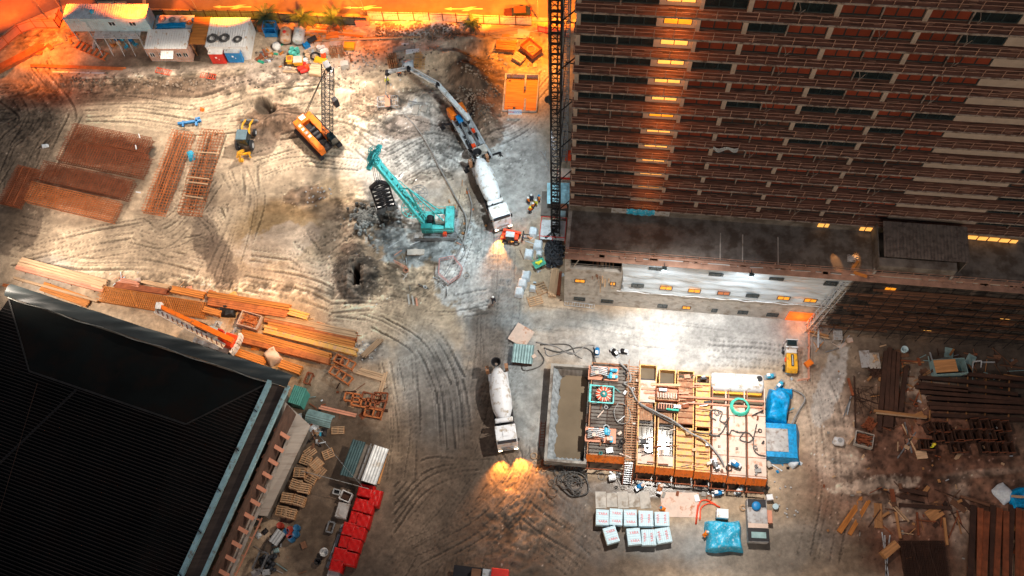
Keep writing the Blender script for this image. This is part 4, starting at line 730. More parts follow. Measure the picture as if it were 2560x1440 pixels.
c, L, rz = fit((805, 101), (1049, 92), UZ+.25, UZ); one('long_pipe', MB().tube([(-L/2, 0, .17), (0, .05, .17), (L/2, 0, .17)], .15, 10), T['timber_pale'], 'very long straight pipe lying across the upper yard', 'pipe', c, rz, smooth=True)
c, L, rz = fit((800, 66), (855, 70), UZ+.1, UZ+.02); g = MB(); [g.bar((-L/2+i*L/9, -.45, .05), (-L/2+i*L/9, .45, .05), .05) for i in range(10)]; [g.bar((-L/2, y, .1), (L/2, y, .1), .05) for y in (-.45, 0, .45)]; one('steel_rungs', g, T['rust_orange'], 'orange gridded ladder frame lying behind the poles', 'frame', c, rz)
c, L, rz = fit((772, 92), (835, 95), UZ+.1, UZ+.02)
g = MB(); [g.bar((-L/2+i*L/8, -.8, .05), (-L/2+i*L/8+.3, .8, .15), .05) for i in range(9)]; [g.bar((-L/2, y, .1), (L/2, y+.2, .2), .06) for y in (-.8, -.3, .3, .8)]; one('scaffold_pieces', g, T['timber_orange'], 'pile of orange scaffold frames in front of the long pole', 'scaffold frames', c, rz)
one('drain_cover', MB().box((0, 0, .1), (1.0, 1.0, .2)).lathe([(.2, .2), (.2, .23)], 12), T['white_paint'], 'white square box with a dark hole in the upper yard', 'inspection box', G(1012, 114, UZ+.2)-Vector((0, 0, .2)), -.1)
one('hole_cover', MB().lathe([(.16, 0), (.16, .03)], 12), T['steel_dark'], 'round dark hole on the white square box', 'hole', G(1012, 113, UZ+.2)+Vector((0, 0, .02)))
one('concrete_slab', MB().box((0, 0, .12), (3.2, 1.0, .24)), T['concrete'], 'low slab under the white square box', 'slab', G(1010, 122, UZ), 0); one('concrete_slab', MB().box((0, 0, .15), (1.9, .6, .3)), T['white_paint'], 'white beam lying above the yellow mesh panels', 'beam', G(1032, 130, UZ), 0)
for i, (x, y) in enumerate(((1044, 152), (1056, 154))):
    g = MB(); [g.bar((-.35+j*.14, -1.5, .1), (-.35+j*.14, 1.5, .12), .04) for j in range(6)]; [g.bar((-.4, -1.4+j*.4, .13), (.4, -1.4+j*.4, .13), .04) for j in range(8)]; one('mesh_panel', g, T['yellow_tank'], ['yellow mesh panel on the ground, left one of two', 'yellow mesh panel on the ground, right one of two'][i], 'mesh panel', G(x, y, UZ)+Vector((0, 0, .1)), -.1, 'yellow mesh panels')
one('debris_pile', MB().grid(lambda a, b: ((a-.5)*1.6, (b-.5)*1.3, .5*math.sin(a*3.14)*math.sin(b*3.14)), 8, 8, .05), T['white_sack'], 'white sack heap beside the yellow mesh panels', 'sacks', tz(1019, 160), 0)
# skips, timber piles, formwork basin at the right of the upper yard
pile((1226, 72), (1306, 70), 2.2, 8, 4, 'timber_pale', 'large pale timber stack by the street fence', base=.6, jit=.5); pile((1246, 84), (1290, 86), 1.3, 4, 4, 'timber_pale', 'pale boards stacked in front of the large timber stack', base=.5); pile((1240, 112), (1288, 116), 1.5, 5, 5, 'timber_orange', 'orange boards stacked above the mound', base=.4); pile((1286, 137), (1308, 150), 1.3, 4, 3, 'timber_pale', 'short pale boards above the orange basin', base=.3)
pile((1240, 100), (1292, 104), .8, 3, 2, 'timber_orange', 'three orange planks between two stacks', base=.4)
c, L, W, rz = qfit((1325, 98), (1350, 119), (1304, 113), 1.4, .5); L, W = 2.6, 1.9
t = thing('skip', 'open orange rimmed skip near the street fence', 'skip', c, rz); MB().lo(-L/2, L/2, -W/2, -W/2+.07, .1, 1).lo(-L/2, L/2, W/2-.07, W/2, .1, 1).lo(-L/2, -L/2+.07, -W/2+.07, W/2-.07, .1, 1).lo(L/2-.07, L/2, -W/2+.07, W/2-.07, .1, 1).lo(-L/2+.07, L/2-.07, -W/2+.07, W/2-.07, .1, .3).build('body', T['rust_orange'], t)
MB().coil((0, 0, .32), .6, .05, 2, 16, 1).build('coil', T['timber_pale'], t)
c, _, W, rz = qfit((1282, 178), (1368, 192), (1246, 290), .2, 0)
t = thing('formwork_basin', 'shallow concrete basin with orange boarded floor beside the tower mast', 'basin', tz(1303, 232)*1.0, -.16); t.location.z = -.1
MB().lo(-2.2, 2.2, -2.9, 2.9, -.55, -.45).build('floor', T['timber_orange'], t)
MB().lo(-2.45, -2.2, -3.1, 3.1, -.6, .25).lo(2.2, 2.35, -3.0, 3.1, -.6, .2).lo(-2.2, 2.2, 2.9, 3.1, -.6, .3).lo(-2.2, 2.2, -3.1, -2.9, -.6, .2).lo(.35, .6, .9, 2.9, -.45, .3).lo(.5, .75, -2.9, -1.0, -.45, .3).build('wall', T['plaster'], t)
t = thing('site_banner', 'white banner board with red and blue lettering below the orange basin', 'banner', tz(1288, 287)+Vector((0, 0, .3)), -.13)
MB().box((0, 0, .35), (1.85, .06, .75), rx=-.6).build('board', T['sign_white'], t)
text_mesh('NESA', .34, T['sign_red'], 'lettering', t, (-.5, -.04+.0, .38), tilt=math.radians(90-34)); text_mesh('LEZZA', .42, T['sign_blue'], 'lettering', t, (.32, -.04, .38), tilt=math.radians(90-34))
# street fence
def fence(pts, h, m, pm, label, step=1.9, base=UZ, rails=1, name='street_fence'):
    t = thing(name, label, 'fence', G(*pts[0], base)); o = t.location; f = MB(); n = 0
    for a, b in zip(pts[:-1], pts[1:]):
        A, B = G(*a, base)-o, G(*b, base)-o; L = (B-A).length; k = max(1, round(L/step)); rz = math.atan2((B-A).y, (B-A).x)
        for i in range(k):
            p, q_ = A.lerp(B, i/k), A.lerp(B, (i+1)/k); c = (p+q_)/2; l = (q_-p).length; pn = MB(); ns = int(l/.22)
            for s in range(ns): pn.box((-l/2+.06+(s+.5)*(l-.12)/ns, 0, h/2+.1), ((l-.12)/ns*.96, .05 if s % 2 else .02, h-.15))
            pn.build('panel', T[m], t, c, rz); f.bar(p+Vector((0, 0, 0)), p+Vector((0, 0, h+.15)), .11)
        if rails:
            nv_ = Vector((math.sin(rz), -math.cos(rz), 0))*.08
            for z in (.35, h-.1): f.bar(A+nv_+Vector((0, 0, z)), B+nv_+Vector((0, 0, z)), .06)
    f.build('post', T[pm], t); return t
fence([(922, 53), (1075, 56), (1210, 62), (1330, 66)], 2.0, 'steel_pale', 'rust_dark', 'tall pale sheet fence with dark posts along the street right of the palms', 2.15)
fence([(386, 50), (520, 50), (640, 52)], 2.0, 'corr_dark', 'steel_dark', 'dark street fence behind the site cabins'); fence([(640, 52), (800, 62), (922, 66)], 1.9, 'corr_dark', 'steel_dark', 'dark street fence behind the palms', name='street_fence')
fence([(-30, 158), (22, 112), (56, 84), (92, 72), (150, 72)], 1.9, 'salmon', 'rust_orange', 'orange lit fence curving round the top left corner of the site', 1.9); fence([(150, 72), (161, 42)], 1.9, 'salmon', 'rust_dark', 'short fence run beside the raised cabin', 1.3)
fence([(1345, 80), (1425, 96)], 1.4, 'salmon', 'red_paint', 'low red railed fence at the foot of the tower mast', 1.2)
# dark planting strip and low things behind the cabins
for i, (x, y, lb) in enumerate(((652, 62, 'orange wrapped bundle beside the blue hopper'), (905, 50, 'pale orange block at the left end of the pale fence'))):
    one('stacked_block', MB().box((0, 0, .6), (1.2 if i == 0 else 2.0, .9, 1.2)), T['salmon' if i else 'rust_orange'], lb, 'block', G(x, y, UZ+1)-Vector((0, 0, 1)))
# street lamps
def street_lamp(bx, by, h, hx, label):
    p = G(bx, by, UZ); t = thing('street_lamp', label, 'street lamp', p, 0, 'street lamps'); MB().tube([(0, 0, 0), (0, 0, h)], .09, 8, .06).build('pole', T['steel'], t); MB().tube([(0, 0, h-.3), (hx*.4, .1, h), (hx, .2, h+.1)], .05, 6).build('arm', T['steel'], t)
    hd = MB().box((hx, .2, h+.08), (.7, .25, .14)).build('lamp_head', T['steel_dark'], t); MB().box((hx, .2, h-.01), (.5, .18, .03)).build('lens', T['lamp_warm'], hd)
street_lamp(120, 47, 5.2, -1.0, 'short street lamp on the pavement above the curving fence'); street_lamp(157, 28, 3.2, -.6, 'small lamp post beside the raised cabin roof'); street_lamp(497, 34, 3.4, -.5, 'lamp post behind the hose coils on the storage roof'); street_lamp(911, 32, 3.0, -.3, 'lamp post at the left end of the pale street fence'); street_lamp(290, 12, 3.0, -.3, 'lamp post on the road edge behind the raised cabin'); street_lamp(1345, 50, 4.6, 1.0, 'lamp post between the parked car and the mast')
# palms
def palm(px, py, h, R, n, label, seed):
    p = G(px, py, UZ); t = thing('palm_tree', label, 'palm tree', p, 0, 'palm trees along the street'); q = random.Random(seed); MB().tube([(0, 0, 0), (.05, 0, h*.5), (.02, .03, h)], .30, 9, .24).build('trunk', T['trunk'], t); c = MB()
    for i in range(n):
        a = q.uniform(0, 6.283); el = q.choice((q.uniform(.9, 1.4), q.uniform(.2, .8), q.uniform(-.2, .4))); L = R*q.uniform(.75, 1.1); m = 9; pts = []
        for k in range(m+1): s = k/m; e = el-s*s*1.5; pts.append(Vector((math.cos(a)*L*s*math.cos(el-s*.5), math.sin(a)*L*s*math.cos(el-s*.5), h+L*(math.sin(el)*s-.55*s*s*(1.3-el*.5)))))
        for k in range(m):
            d = (pts[k+1]-pts[k]).normalized(); sd_ = d.cross(Vector((0, 0, 1))).normalized(); w = .42*R/2*math.sin((k+.8)/m*2.9)+.05; c.bar(pts[k], pts[k+1], .05, .03)
            for f in (.2, .7):
                b0 = pts[k].lerp(pts[k+1], f)
                for s_ in (-1, 1): tip = b0+sd_*s_*w+d*w*.55-Vector((0, 0, w*.35)); c.add([b0-d*.035, b0+d*.035, tip], [(0, 1, 2)])
    c.build('crown', T['frond'], t)
palm(672, 62, 1.7, 2.3, 34, 'palm tree right of the wide cabin, first from the left', 1); palm(763, 66, 1.7, 2.3, 34, 'palm tree behind the grey white tank', 2); palm(838, 66, 1.6, 2.3, 30, 'palm tree lit orange on its right side near the pale fence', 3); palm(1181, 78, 1.8, 1.5, 26, 'thin palm tree alone in front of the pale fence', 4)
# parked car
c, L, rz = fit((1262, 30), (1325, 28), 1.06+1.0, 1.07); t = thing('parked_car', 'dark car parked on the orange lit road beside the street fence', 'car', c, rz); L = 3.9
MB().side([(-L/2, .3), (-L/2+.05, .75), (-L/2+1.0, .88), (-L/2+1.5, 1.0), (L/2-.3, .98), (L/2, .7), (L/2, .3)], -.82, .82).build('body', mat('car_dark', (.05, .02, .018), .3), t, bevel=.06); MB().side([(-L/2+1.15, .9), (-L/2+1.75, 1.38), (L/2-.6, 1.38), (L/2-.1, .95)], -.72, .72).build('cabin', T['glass_dark'], t, bevel=.05)
MB().box((.35, 0, 1.4), (1.7, 1.2, .04)).build('roof', T['rust_dark'], t)
for x in (-L/2+.75, L/2-.75):
    for y in (-.8, .8): MB().lathe([(.32, -.1), (.32, .1)], 14, (x, y, .32), 'Y').build('wheel', T['rubber'], t)
for y in (-.6, .6): MB().box((L/2+.0, y, .7), (.06, .25, .14)).build('tail_light', T['red_paint'], t)
# steel and rubble heaps at the top left
pile((-20, 178), (108, 112), 1.2, 5, 3, 'rust_orange', 'orange lit steel beams stacked along the curving fence', 'steel_beam_stack', 'steel beams', UZ, bh=.2)
pile((72, 164), (310, 172), .5, 2, 1, 'rust_orange', 'pair of very long red beams below the raised cabin', 'steel_beam_pair', 'steel beams', .9, bear=False, bh=.2); pile((135, 180), (260, 183), .3, 1, 1, 'steel_pale', 'thin pale beam lying below the long red beams', 'steel_beam', 'steel beams', .8, bear=False, bh=.2)
c, L, rz = fit((188, 108), (268, 142), UZ+.3, UZ); g = MB(); [g.box((-L/2+(i+.5)*L/7, 0, .25), (.28, 1.3, .1)) for i in range(7)]; [g.bar((-L/2, y, .15), (L/2, y, .15), .1) for y in (-.6, .6)]; one('rung_ladder', g, T['rust_orange'], 'wide orange rung frame lying below the cabin stair', 'steel frame', c, rz)
q = random.Random(5)
for i in range(14):
    x, y = q.uniform(15, 190), 0; y = 150-(x-15)*.35+q.uniform(-18, 14); p = tz(x, y); one('timber_scrap', MB().box((0, 0, .12), (q.uniform(.6, 1.6), q.uniform(.15, .6), .14), q.uniform(0, 3)), T[q.choice(['timber_pale', 'timber_orange', 'rust_orange'])], 'piece of scrap timber strewn on the orange lit rubble at the top left', 'scrap', p, q.uniform(0, 3), 'scrap on the top left rubble')
for i, (a, b, lb) in enumerate((((390, 174), (426, 182), 'red barrier lying on the bank under the white roofed cabin'), ((502, 186), (538, 192), 'red barrier lying on the bank under the lean-to roof'))):
    c, L, rz = fit(a, b, 1.1, .85); g = MB(); [g.bar((-L/2, y, .2), (L/2, y, .2), .07) for y in (-.4, .4)]; [g.bar((-L/2+j*L/7, -.4, .2), (-L/2+j*L/7, .4, .2), .05) for j in range(8)]; one('barrier', g, T['red_orange'], lb, 'barrier', c, rz, 'red barriers on the bank')
# clutter by the raised cabin
q = random.Random(11)
for i, (x, y, m) in enumerate(((288, 118, 'timber_orange'), (300, 112, 'timber_pale'), (318, 122, 'pale_blue_tarp'), (296, 104, 'blue_paint'), (310, 104, 'pale_blue_tarp'), (330, 106, 'blue_paint'), (342, 116, 'pale_blue_tarp'))):
    p = tz(x, y); t = thing('plastic_chair', ['orange chair under the raised cabin', 'pale chair under the raised cabin', 'light blue table in front of the raised cabin chairs', 'dark blue chair under the cabin walkway', 'light blue chair behind the table', 'dark blue chair right of the table', 'light blue chair nearest the white cabin'][i], 'chair', p, q.uniform(0, 6), 'chairs under the raised cabin')
    MB().box((0, 0, .45), (.5, .5, .06)).build('seat', T[m], t); MB().box((0, .25, .75), (.5, .05, .6)).build('backrest', T[m], t)
    for sx in (-1, 1):
        for sy in (-1, 1): MB().bar((sx*.2, sy*.2, 0), (sx*.2, sy*.2, .44), .05).build('leg', T[m], t)
q = random.Random(12)
for i in range(26):
    x, y = q.uniform(648, 706), q.uniform(112, 160); p = tz(x, y); one('site_scrap', MB().box((0, 0, .15), (q.uniform(.3, 1.1), q.uniform(.1, .5), q.uniform(.1, .4)), q.uniform(0, 3)), T[q.choice(['timber_pale', 'white_sack', 'rust', 'green_paint', 'timber_orange', 'steel'])], 'small offcut scattered between the wide cabin and the mixers', 'scrap', p, q.uniform(0, 3), 'scrap right of the wide cabin')
for i in range(30):
    x, y = q.uniform(880, 945), q.uniform(120, 175); p = tz(x, y)
    one('rubble_stone', MB().lathe([(.02, 0), (.16, .05), (.13, .16), (.02, .2)], 6), T['concrete'], 'stone strewn right of the upright tube bundles', 'stone', p, q.uniform(0, 3), 'stones of the upper yard')
# ------------------------------------------------------------------ vehicles
def wheel(t, x, y, r=.52, w=.32, name='wheel'):
    o = MB().lathe([(r*.7, -w/2), (r, -w/2+.05), (r, w/2-.05), (r*.7, w/2)], 18, (x, y, r), 'Y').build(name, T['rubber'], t); MB().lathe([(r*.5, -w/2-.01), (r*.5, w/2+.01)], 12, (x, y, r), 'Y').build('rim', T['steel_pale'], o); return o
def mixer_truck(A, B, label, head=7000):
    c, L, rz = fit(A, B, 2.2, 0); t = thing('mixer_truck', label, 'mixer truck', c, rz, 'concrete mixer trucks'); h = L/2
    MB().lo(-h+.6, h-.5, -.45, .45, .75, 1.05).lo(-h+.9, h-2.6, -1.15, -.75, .9, 1.15).lo(-h+.9, h-2.6, .75, 1.15, .9, 1.15).build('chassis', T['steel_dark'], t)
    cab = MB().side([(h-2.25, .7), (h-2.25, 3.0), (h-1.9, 3.12), (h-.5, 3.02), (h-.12, 2.5), (h-.02, 1.55), (h, .7)], -1.2, 1.2).build('cab', T['white_paint'], t, bevel=.08)
    MB().box((h-.24, 0, 2.1), (.05, 2.1, .95), ry=-.24).build('windscreen', T['glass_dark'], cab); MB().lo(h-1.6, h-.9, -.35, .35, 3.10, 3.15).build('roof_hatch', T['white_paint'], cab); MB().lo(h-.45, h-.15, -1.1, 1.1, 2.72, 2.98).build('sun_visor', T['steel_dark'], cab)
    MB().lo(h+.0, h+.14, -1.2, 1.2, .55, .95).lo(h+.02, h+.10, -.8, .8, 1.1, 1.5).build('bumper', T['steel_pale'], t)
    for y in (-1, 1):
        MB().lo(h-.6, h-.45, y*1.25, y*1.45, 1.9, 2.6).build('mirror', T['steel_dark'], cab); MB().box((h+.16, y*.92, .82), (.06, .38, .22)).build('headlight', T['lamp_warm'], t)
        wp = Vector(c)+Matrix.Rotation(rz, 3, 'Z') @ Vector((h+.55, y*.92, .95)); tg = Vector(c)+Matrix.Rotation(rz, 3, 'Z') @ Vector((h+4.4, y*1.5, -.2)); spot(wp, tg, head, (1.0, .36, .05), 88, .9, .12, 'headlight_beam')
    R = 1.22; r0, r1 = -h+1.0, h-3.1; Ld = r1-r0; cx = (r0+r1)/2; mb = MB().lathe([(.42, -Ld/2), (.62, -Ld/2+.25), (R*.80, -Ld/2+1.15), (R, -Ld/2+2.6), (R, -Ld/2+3.9), (R*.92, Ld/2-1.2), (R*.66, Ld/2-.35), (.3, Ld/2)], 26, axis='X')
    d = mb.build('drum', T['white_paint'], t, smooth=True); d.location = (cx, 0, 2.35); d.rotation_euler = (0, math.radians(9), 0)
    MB().lathe([(.66*1.18, -.07), (.66*1.2, .07)], 22, (-Ld/2+.75, 0, 0), 'X').build('drum_ring', T['steel_dark'], d)
    MB().lathe([(.18, 0), (.55, .75), (.6, .8), (.5, .78)], 14, (-h+.55, 0, 3.0), cap=False).build('hopper', T['steel_dark'], t); MB().box((-h+.45, 0, 1.9), (.5, .35, 1.6), ry=.5).build('chute', T['steel'], t); MB().bar((-h+.2, -.7, .9), (-h+.9, -.9, 2.9), .08).bar((-h+.2, -1.0, .9), (-h+.9, -1.2, 2.9), .08).build('ladder', T['steel'], t); [MB().lo(-h+.5, -h+1.1, y-.2, y+.2, 1.4, 2.7).build('rear_platform', T['grate'], t) for y in (-1.15, 1.15)]
    MB().lathe([(.24, -1.05), (.3, -.95), (.3, .95), (.24, 1.05)], 14, (h-2.95, 0, 2.55), 'Y').build('water_tank', T['white_paint'], t, smooth=True); MB().box((h-2.55, 0, 1.5), (.35, 1.6, .9)).tube([(h-2.5, -.5, 2), (h-2.5, -.5, 3)], .08).build('engine_cover', T['steel_dark'], t)
    for x in (h-1.35, h-3.2, -h+3.0, -h+1.65):
        for y in (-1.02, 1.02): wheel(t, x, y)
    for y in (-1, 1): MB().lo(-h+1.0, -h+3.7, y*.95-.22, y*.95+.22, 1.12, 1.18).build('mudguard', T['white_paint'], t)
    return t
mixer_truck((1240, 905), (1269, 1114), 'white concrete mixer truck with glowing headlights standing alone on the main track')
mixer_truck((1192, 388), (1257, 555), 'white concrete mixer truck backed up to the concrete pump', 4500)
# concrete pump
c, L, rz = fit((1212, 402), (1136, 268), 1.6, 0); t = thing('concrete_pump', 'grey concrete pump truck with folded out boom behind the mixer truck', 'concrete pump', c, rz); h = L/2
MB().lo(-h, h, -.5, .5, .7, 1.0).lo(-h+.8, h-1.8, -1.15, 1.15, 1.0, 1.3).build('chassis', T['steel_pale'], t)
dk = MB(); q = random.Random(4)
for i in range(26): dk.box((q.uniform(-h+.6, h-1.8), q.uniform(-1, 1), 1.45+q.random()*.4), (q.uniform(.2, .9), q.uniform(.1, .5), q.uniform(.2, .6)), q.uniform(-.2, .2))
dk.build('pump_block', T['steel_dark'], t)
MB().lo(-h+.3, h-1.6, -1.3, -1.05, 1.2, 1.55).lo(-h+.3, h-1.6, 1.05, 1.25, 1.2, 1.5).build('side_rail', T['steel_pale'], t); MB().tube([(-h+1, .4, 1.9), (0, .5, 2.0), (h-1.5, .2, 2.1)], .09).tube([(-h+1, -.5, 1.9), (0, -.3, 2.0), (h-1.5, -.3, 2.1)], .09).build('pipe', T['steel'], t)
MB().box((h-2.4, .3, 2.1), (1.0, .7, .5)).build('tank', T['blue_paint'], t); MB().box((-h+1.4, 0, 2.0), (.9, 1.5, .7), taper=1.25).build('hopper', T['plaster'], t)
MB().lo(h-1.5, h, -1.2, -.3, .6, 2.2).lo(h-1.5, h, .3, 1.2, .6, 2.2).build('cab', T['orange_paint'], t, bevel=.1); MB().box((-h+2.6, .4, 1.9), (.5, .5, .4)).box((0, -.6, 1.9), (.5, .4, .4)).build('valve', T['red_orange'], t)
for x in (-h+1.2, -h+2.6, h-2.6, h-1.0):
    for y in (-1.05, 1.05): wheel(t, x, y)
for x, s in ((h-2.2, 1), (h-2.2, -1), (-h+.9, 1), (-h+.9, -1)): MB().bar((x, s*.5, .9), (x+(.9 if x > 0 else -.3), s*2.5, .9), .2, .22).box((x+(.9 if x > 0 else -.3), s*2.5, .45), (.25, .25, .9)).box((x+(.9 if x > 0 else -.3), s*2.5, .05), (.6, .6, .08)).build('outrigger', T['steel_dark'], t)
bo = thing('pump_boom', 'long grey articulated pump boom reaching up and left from the concrete pump', 'pump boom', (0, 0, 0)); J = [G(1172, 300, 3.4), G(1110, 205, 8.5), G(1090, 200, 8.6), G(1022, 172, 9.5), G(972, 180, 8.0)]; J = [G(1172, 300, 3.4), G(1094, 212, 7.0), G(1022, 172, 8.0), G(968, 182, 6.5)]
t0 = J[0].copy(); bo.location = t0
for i in range(3): a, b = J[i]-t0, J[i+1]-t0; MB().bar(a, b, .42-.08*i, .45-.08*i).tube([a+Vector((.2, .2, .28)), b+Vector((.2, .2, .25))], .07).build('boom_arm', T['steel_pale'], bo); MB().lathe([(.3, -.3), (.3, .3)], 10, tuple(b), 'Y').build('joint', T['steel_dark'], bo)
MB().tube([J[3]-t0, J[3]-t0+Vector((-.3, .1, -1.2)), G(966, 205, 3)-t0, G(964, 235, 1.6)-t0, G(972, 246, .9)-t0], .09, 6).build('end_hose', T['hose_grey'], bo, smooth=True)
c = tz(971, 260); t = thing('grate_platform', 'square steel grate platform with a board across it in the churned mud', 'platform', c+Vector((0, 0, .55)), -.02); g = MB(); [g.bar((-1.35+i*.27, -.85, .1), (-1.35+i*.27, .85, .1), .04) for i in range(11)]; [g.bar((-1.4, y, .12), (1.4, y, .12), .08) for y in (-.85, 0, .85)]; [g.bar((x, -.85, .12), (x, .85, .12), .09) for x in (-1.4, 1.4)]; g.build('grate', T['steel'], t); MB().lo(-.35, .35, -.9, .9, .16, .22).build('board', T['salmon'], t)
for x in (-1.35, 1.35):
    for y in (-.8, .8): MB().bar((x, y, -.6), (x, y, .08), .1).build('leg', T['steel'], t)
# crawler crane with diaphragm wall grab
c, L, rz = fit((1130, 533), (1052, 533), 2.6, 0); t = thing('crawler_crane', 'teal crawler crane with a raised box boom and two hose reels in the wet mud', 'crawler crane', c+Vector((0, -.6, 0)), rz); W = 3.3
for s, nm in ((-1, 'track'), (1, 'track')):
    tr = MB().side([(-2.2, .15), (-2.45, .45), (-2.2, .9), (2.9, .9), (3.2, .45), (2.9, .15)], s*1.7-.38, s*1.7+.38); 
    for i in range(22): x = -2.25+i*.24; tr.lo(x, x+.14, s*1.7-.42, s*1.7+.42, .9, .96)
    tr.build(nm, T['steel'], t)
MB().lo(-1.6, 1.6, -1.3, 1.3, .5, 1.15).build('undercarriage', T['steel_dark'], t)
MB().lo(-2.1, 2.0, -1.5, 1.5, 1.2, 1.5).lo(-2.2, -1.1, -1.55, 1.55, 1.5, 2.7).lo(-1.05, 1.9, 1.0, 1.5, 1.5, 2.3).lo(-1.05, .4, -1.5, -.9, 1.5, 2.2).build('house', T['teal_paint'], t, bevel=.08)
MB().lo(-1.0, .2, -.4, .5, 1.5, 2.75).build('engine_cover', T['cream_tank'], t, bevel=.04); vg = MB(); [vg.box((-.75+i*.42, -.1+j*.35, 2.77), (.3, .24, .03)) for i in range(2) for j in range(2)]; vg.build('vent', T['steel'], t)
MB().lo(.5, 1.9, 1.05, 1.75, 1.5, 3.0).build('cab', T['teal_dark'], t, bevel=.06); MB().lathe([(.45, -.5), (.45, .5)], 14, (.9, 0, 1.9), 'Y').build('winch', T['steel_dark'], t)
MB().box((-1.0, 1.7, 1.3), (.5, .4, .7)).build('toolbox', T['red_orange'], t)
wl_ = MB(); [wl_.bar((-2.2, s*1.75, 2.3), (1.5, s*1.75, 2.3), .05) for s in (-1, 1)]; [wl_.bar((x, s*1.75, 1.5), (x, s*1.75, 2.3), .05) for s in (-1, 1) for x in (-2, -.8, .4, 1.4)]; wl_.build('handrail', T['teal_paint'], t)
M_ = Matrix.Translation(t.location) @ Matrix.Rotation(rz, 4, 'Z'); Mi = M_.inverted(); foot = Vector((1.7, 0, 1.9)); head = Mi @ G(935, 398, 14.5); d = head-foot; n_ = d.cross(Vector((0, 0, 1))).normalized(); upv = n_.cross(d).normalized()
bm = MB(); 
for s in (-1, 1):
    for k in range(10): a0, a1 = k/10, (k+1)/10; w0 = .75*(1-a0*.35); bm.bar(foot+d*a0+n_*s*w0*.6, foot+d*a1+n_*s*.75*(1-a1*.35)*.6, .32, .5)
for k in range(11): bm.bar(foot+d*k/10-n_*.5, foot+d*k/10+n_*.5, .25, .4)
for k in range(4, 10): bm.bar(foot+d*k/10-n_*.0+upv*.2, foot+d*(k+.75)/10+upv*.2, .75, .08)
bm.build('boom', T['teal_paint'], t)
hp = MB().bar(head-d.normalized()*1.0, head+d.normalized()*.8, 1.0, .7); hp.bar(head+d.normalized()*.2-n_*1.6, head+n_*2.0, .5, .4); hp.build('boom_head', T['teal_paint'], t)
def ring(c_, R, m_, spokes=8, ax='Z', nm='reel', r=.05):
    mb = MB()
    for RR in (R, R*.72, R*.25): mb.tube([Vector(c_)+Vector((RR*math.cos(j*math.pi/12), RR*math.sin(j*math.pi/12), 0)) for j in range(25)], r, 5)
    for j in range(spokes): a = j*2*math.pi/spokes; mb.bar(c_, Vector(c_)+Vector((R*math.cos(a), R*math.sin(a), 0)), r*1.4)
    return mb.build(nm, T[m_], t)
for px, py in ((936, 378), (933, 402)): ring(Mi @ G(px, py, 15.2), .72, 'teal_dark', 8, nm='sheave')
ring(Mi @ G(1033, 519, 4.2), 1.5, 'teal_paint', 12); ring(Mi @ G(1046, 483, 4.6), 1.15, 'hose_grey', 8)
MB().bar(foot+Vector((0, 0, .2)), foot+d*.55+upv*1.6, .16).bar(foot+d*.55+upv*1.6, head, .08).bar(Vector((-.9, .5, 2.6)), foot+d*.55+upv*1.6, .12).bar(Vector((-.9, -.5, 2.6)), foot+d*.55+upv*1.6, .12).bar(foot+d*.55, foot+d*.55+upv*1.6, .14).build('luffing_strut', T['teal_paint'], t)
# grab
gb = G(968, 524, .6); t2 = thing('trench_grab', 'tall black lattice trench grab hanging from the teal crane boom', 'crane grab', gb, .15); Hg = 7.2
g = MB(); 
for x in (-1.15, 1.15):
    for y in (-.32, .32): g.bar((x, y, 1.2), (x, y, Hg-1.2), .16)
for k in range(6):
    z = 1.2+k*(Hg-2.4)/5
    for y in (-.32, .32): g.bar((-1.15, y, z), (1.15, y, z), .14)
    if k < 5:
        for y in (-.32, .32): g.bar((-1.15, y, z), (1.15, y, z+(Hg-2.4)/5), .12); g.bar((1.15, y, z), (-1.15, y, z+(Hg-2.4)/5), .12)
g.bar((-1.15, 0, Hg-1.2), (0, 0, Hg), .4).bar((1.15, 0, Hg-1.2), (0, 0, Hg), .4); g.build('lattice_body', T['steel_dark'], t2)
MB().side([(-1.3, 1.2), (-1.5, .3), (-.9, -.1), (-.05, .4), (-.05, 1.2)], -.4, .4).build('jaw', T['steel'], t2); MB().side([(1.3, 1.2), (1.5, .3), (.9, -.1), (.05, .4), (.05, 1.2)], -.4, .4).build('jaw', T['steel'], t2)
rp = MB(); hw = G(935, 402, 14.6)-gb
for s in (-.35, -.12, .12, .35): rp.tube([Vector((s, 0, Hg)), Matrix.Rotation(-.15, 3, 'Z') @ hw+Vector((s, 0, 0))], .04, 4)
rp.build('rope', T['steel'], t2)
# orange crawler rig with lattice boom
c, L, rz = fit((752, 290), (826, 368), 2.2, 0); t = thing('crawler_rig', 'orange crawler rig with a dark lattice boom leaning up over the bank', 'crawler rig', c, rz); h = L/2+.3
for s in (-1, 1): MB().side([(-h+.2, .1), (-h, .5), (-h+.2, 1), (h-.4, 1), (h-.1, .5), (h-.4, .1)], s*1.7-.35, s*1.7+.35).build('track', T['steel_dark'], t)
MB().lo(-h, h-.3, -1.65, -.75, 1.1, 2.5).lo(-h-.2, h-2.0, .6, 1.6, 1.1, 2.2).lo(-h-.3, -h+1.2, -.7, .55, 1.1, 2.45).build('house', T['orange_paint'], t, bevel=.08)
MB().lo(-h+1.2, h-.4, -.7, .55, 1.1, 1.6).build('deck', T['steel_dark'], t)
for x in (-.9, 0, .8): MB().lathe([(.38, -.5), (.38, .5)], 12, (x, -.05, 1.9), 'Y').build('winch', T['steel_dark'], t)
for i in range(4): MB().lo(-h+1.1+i*.85, -h+1.6+i*.85, -1.45, -.95, 2.51, 2.56).build('grille', T['cream_tank' if i % 2 else 'steel_pale'], t)
MB().lo(h-1.9, h-.5, .7, 1.7, 1.2, 2.7).build('cab', T['glass_dark'], t, bevel=.05); MB().lo(-h-.1, -h+.7, -.5, .4, 2.46, 2.5).build('name_plate', T['sign_white'], t)
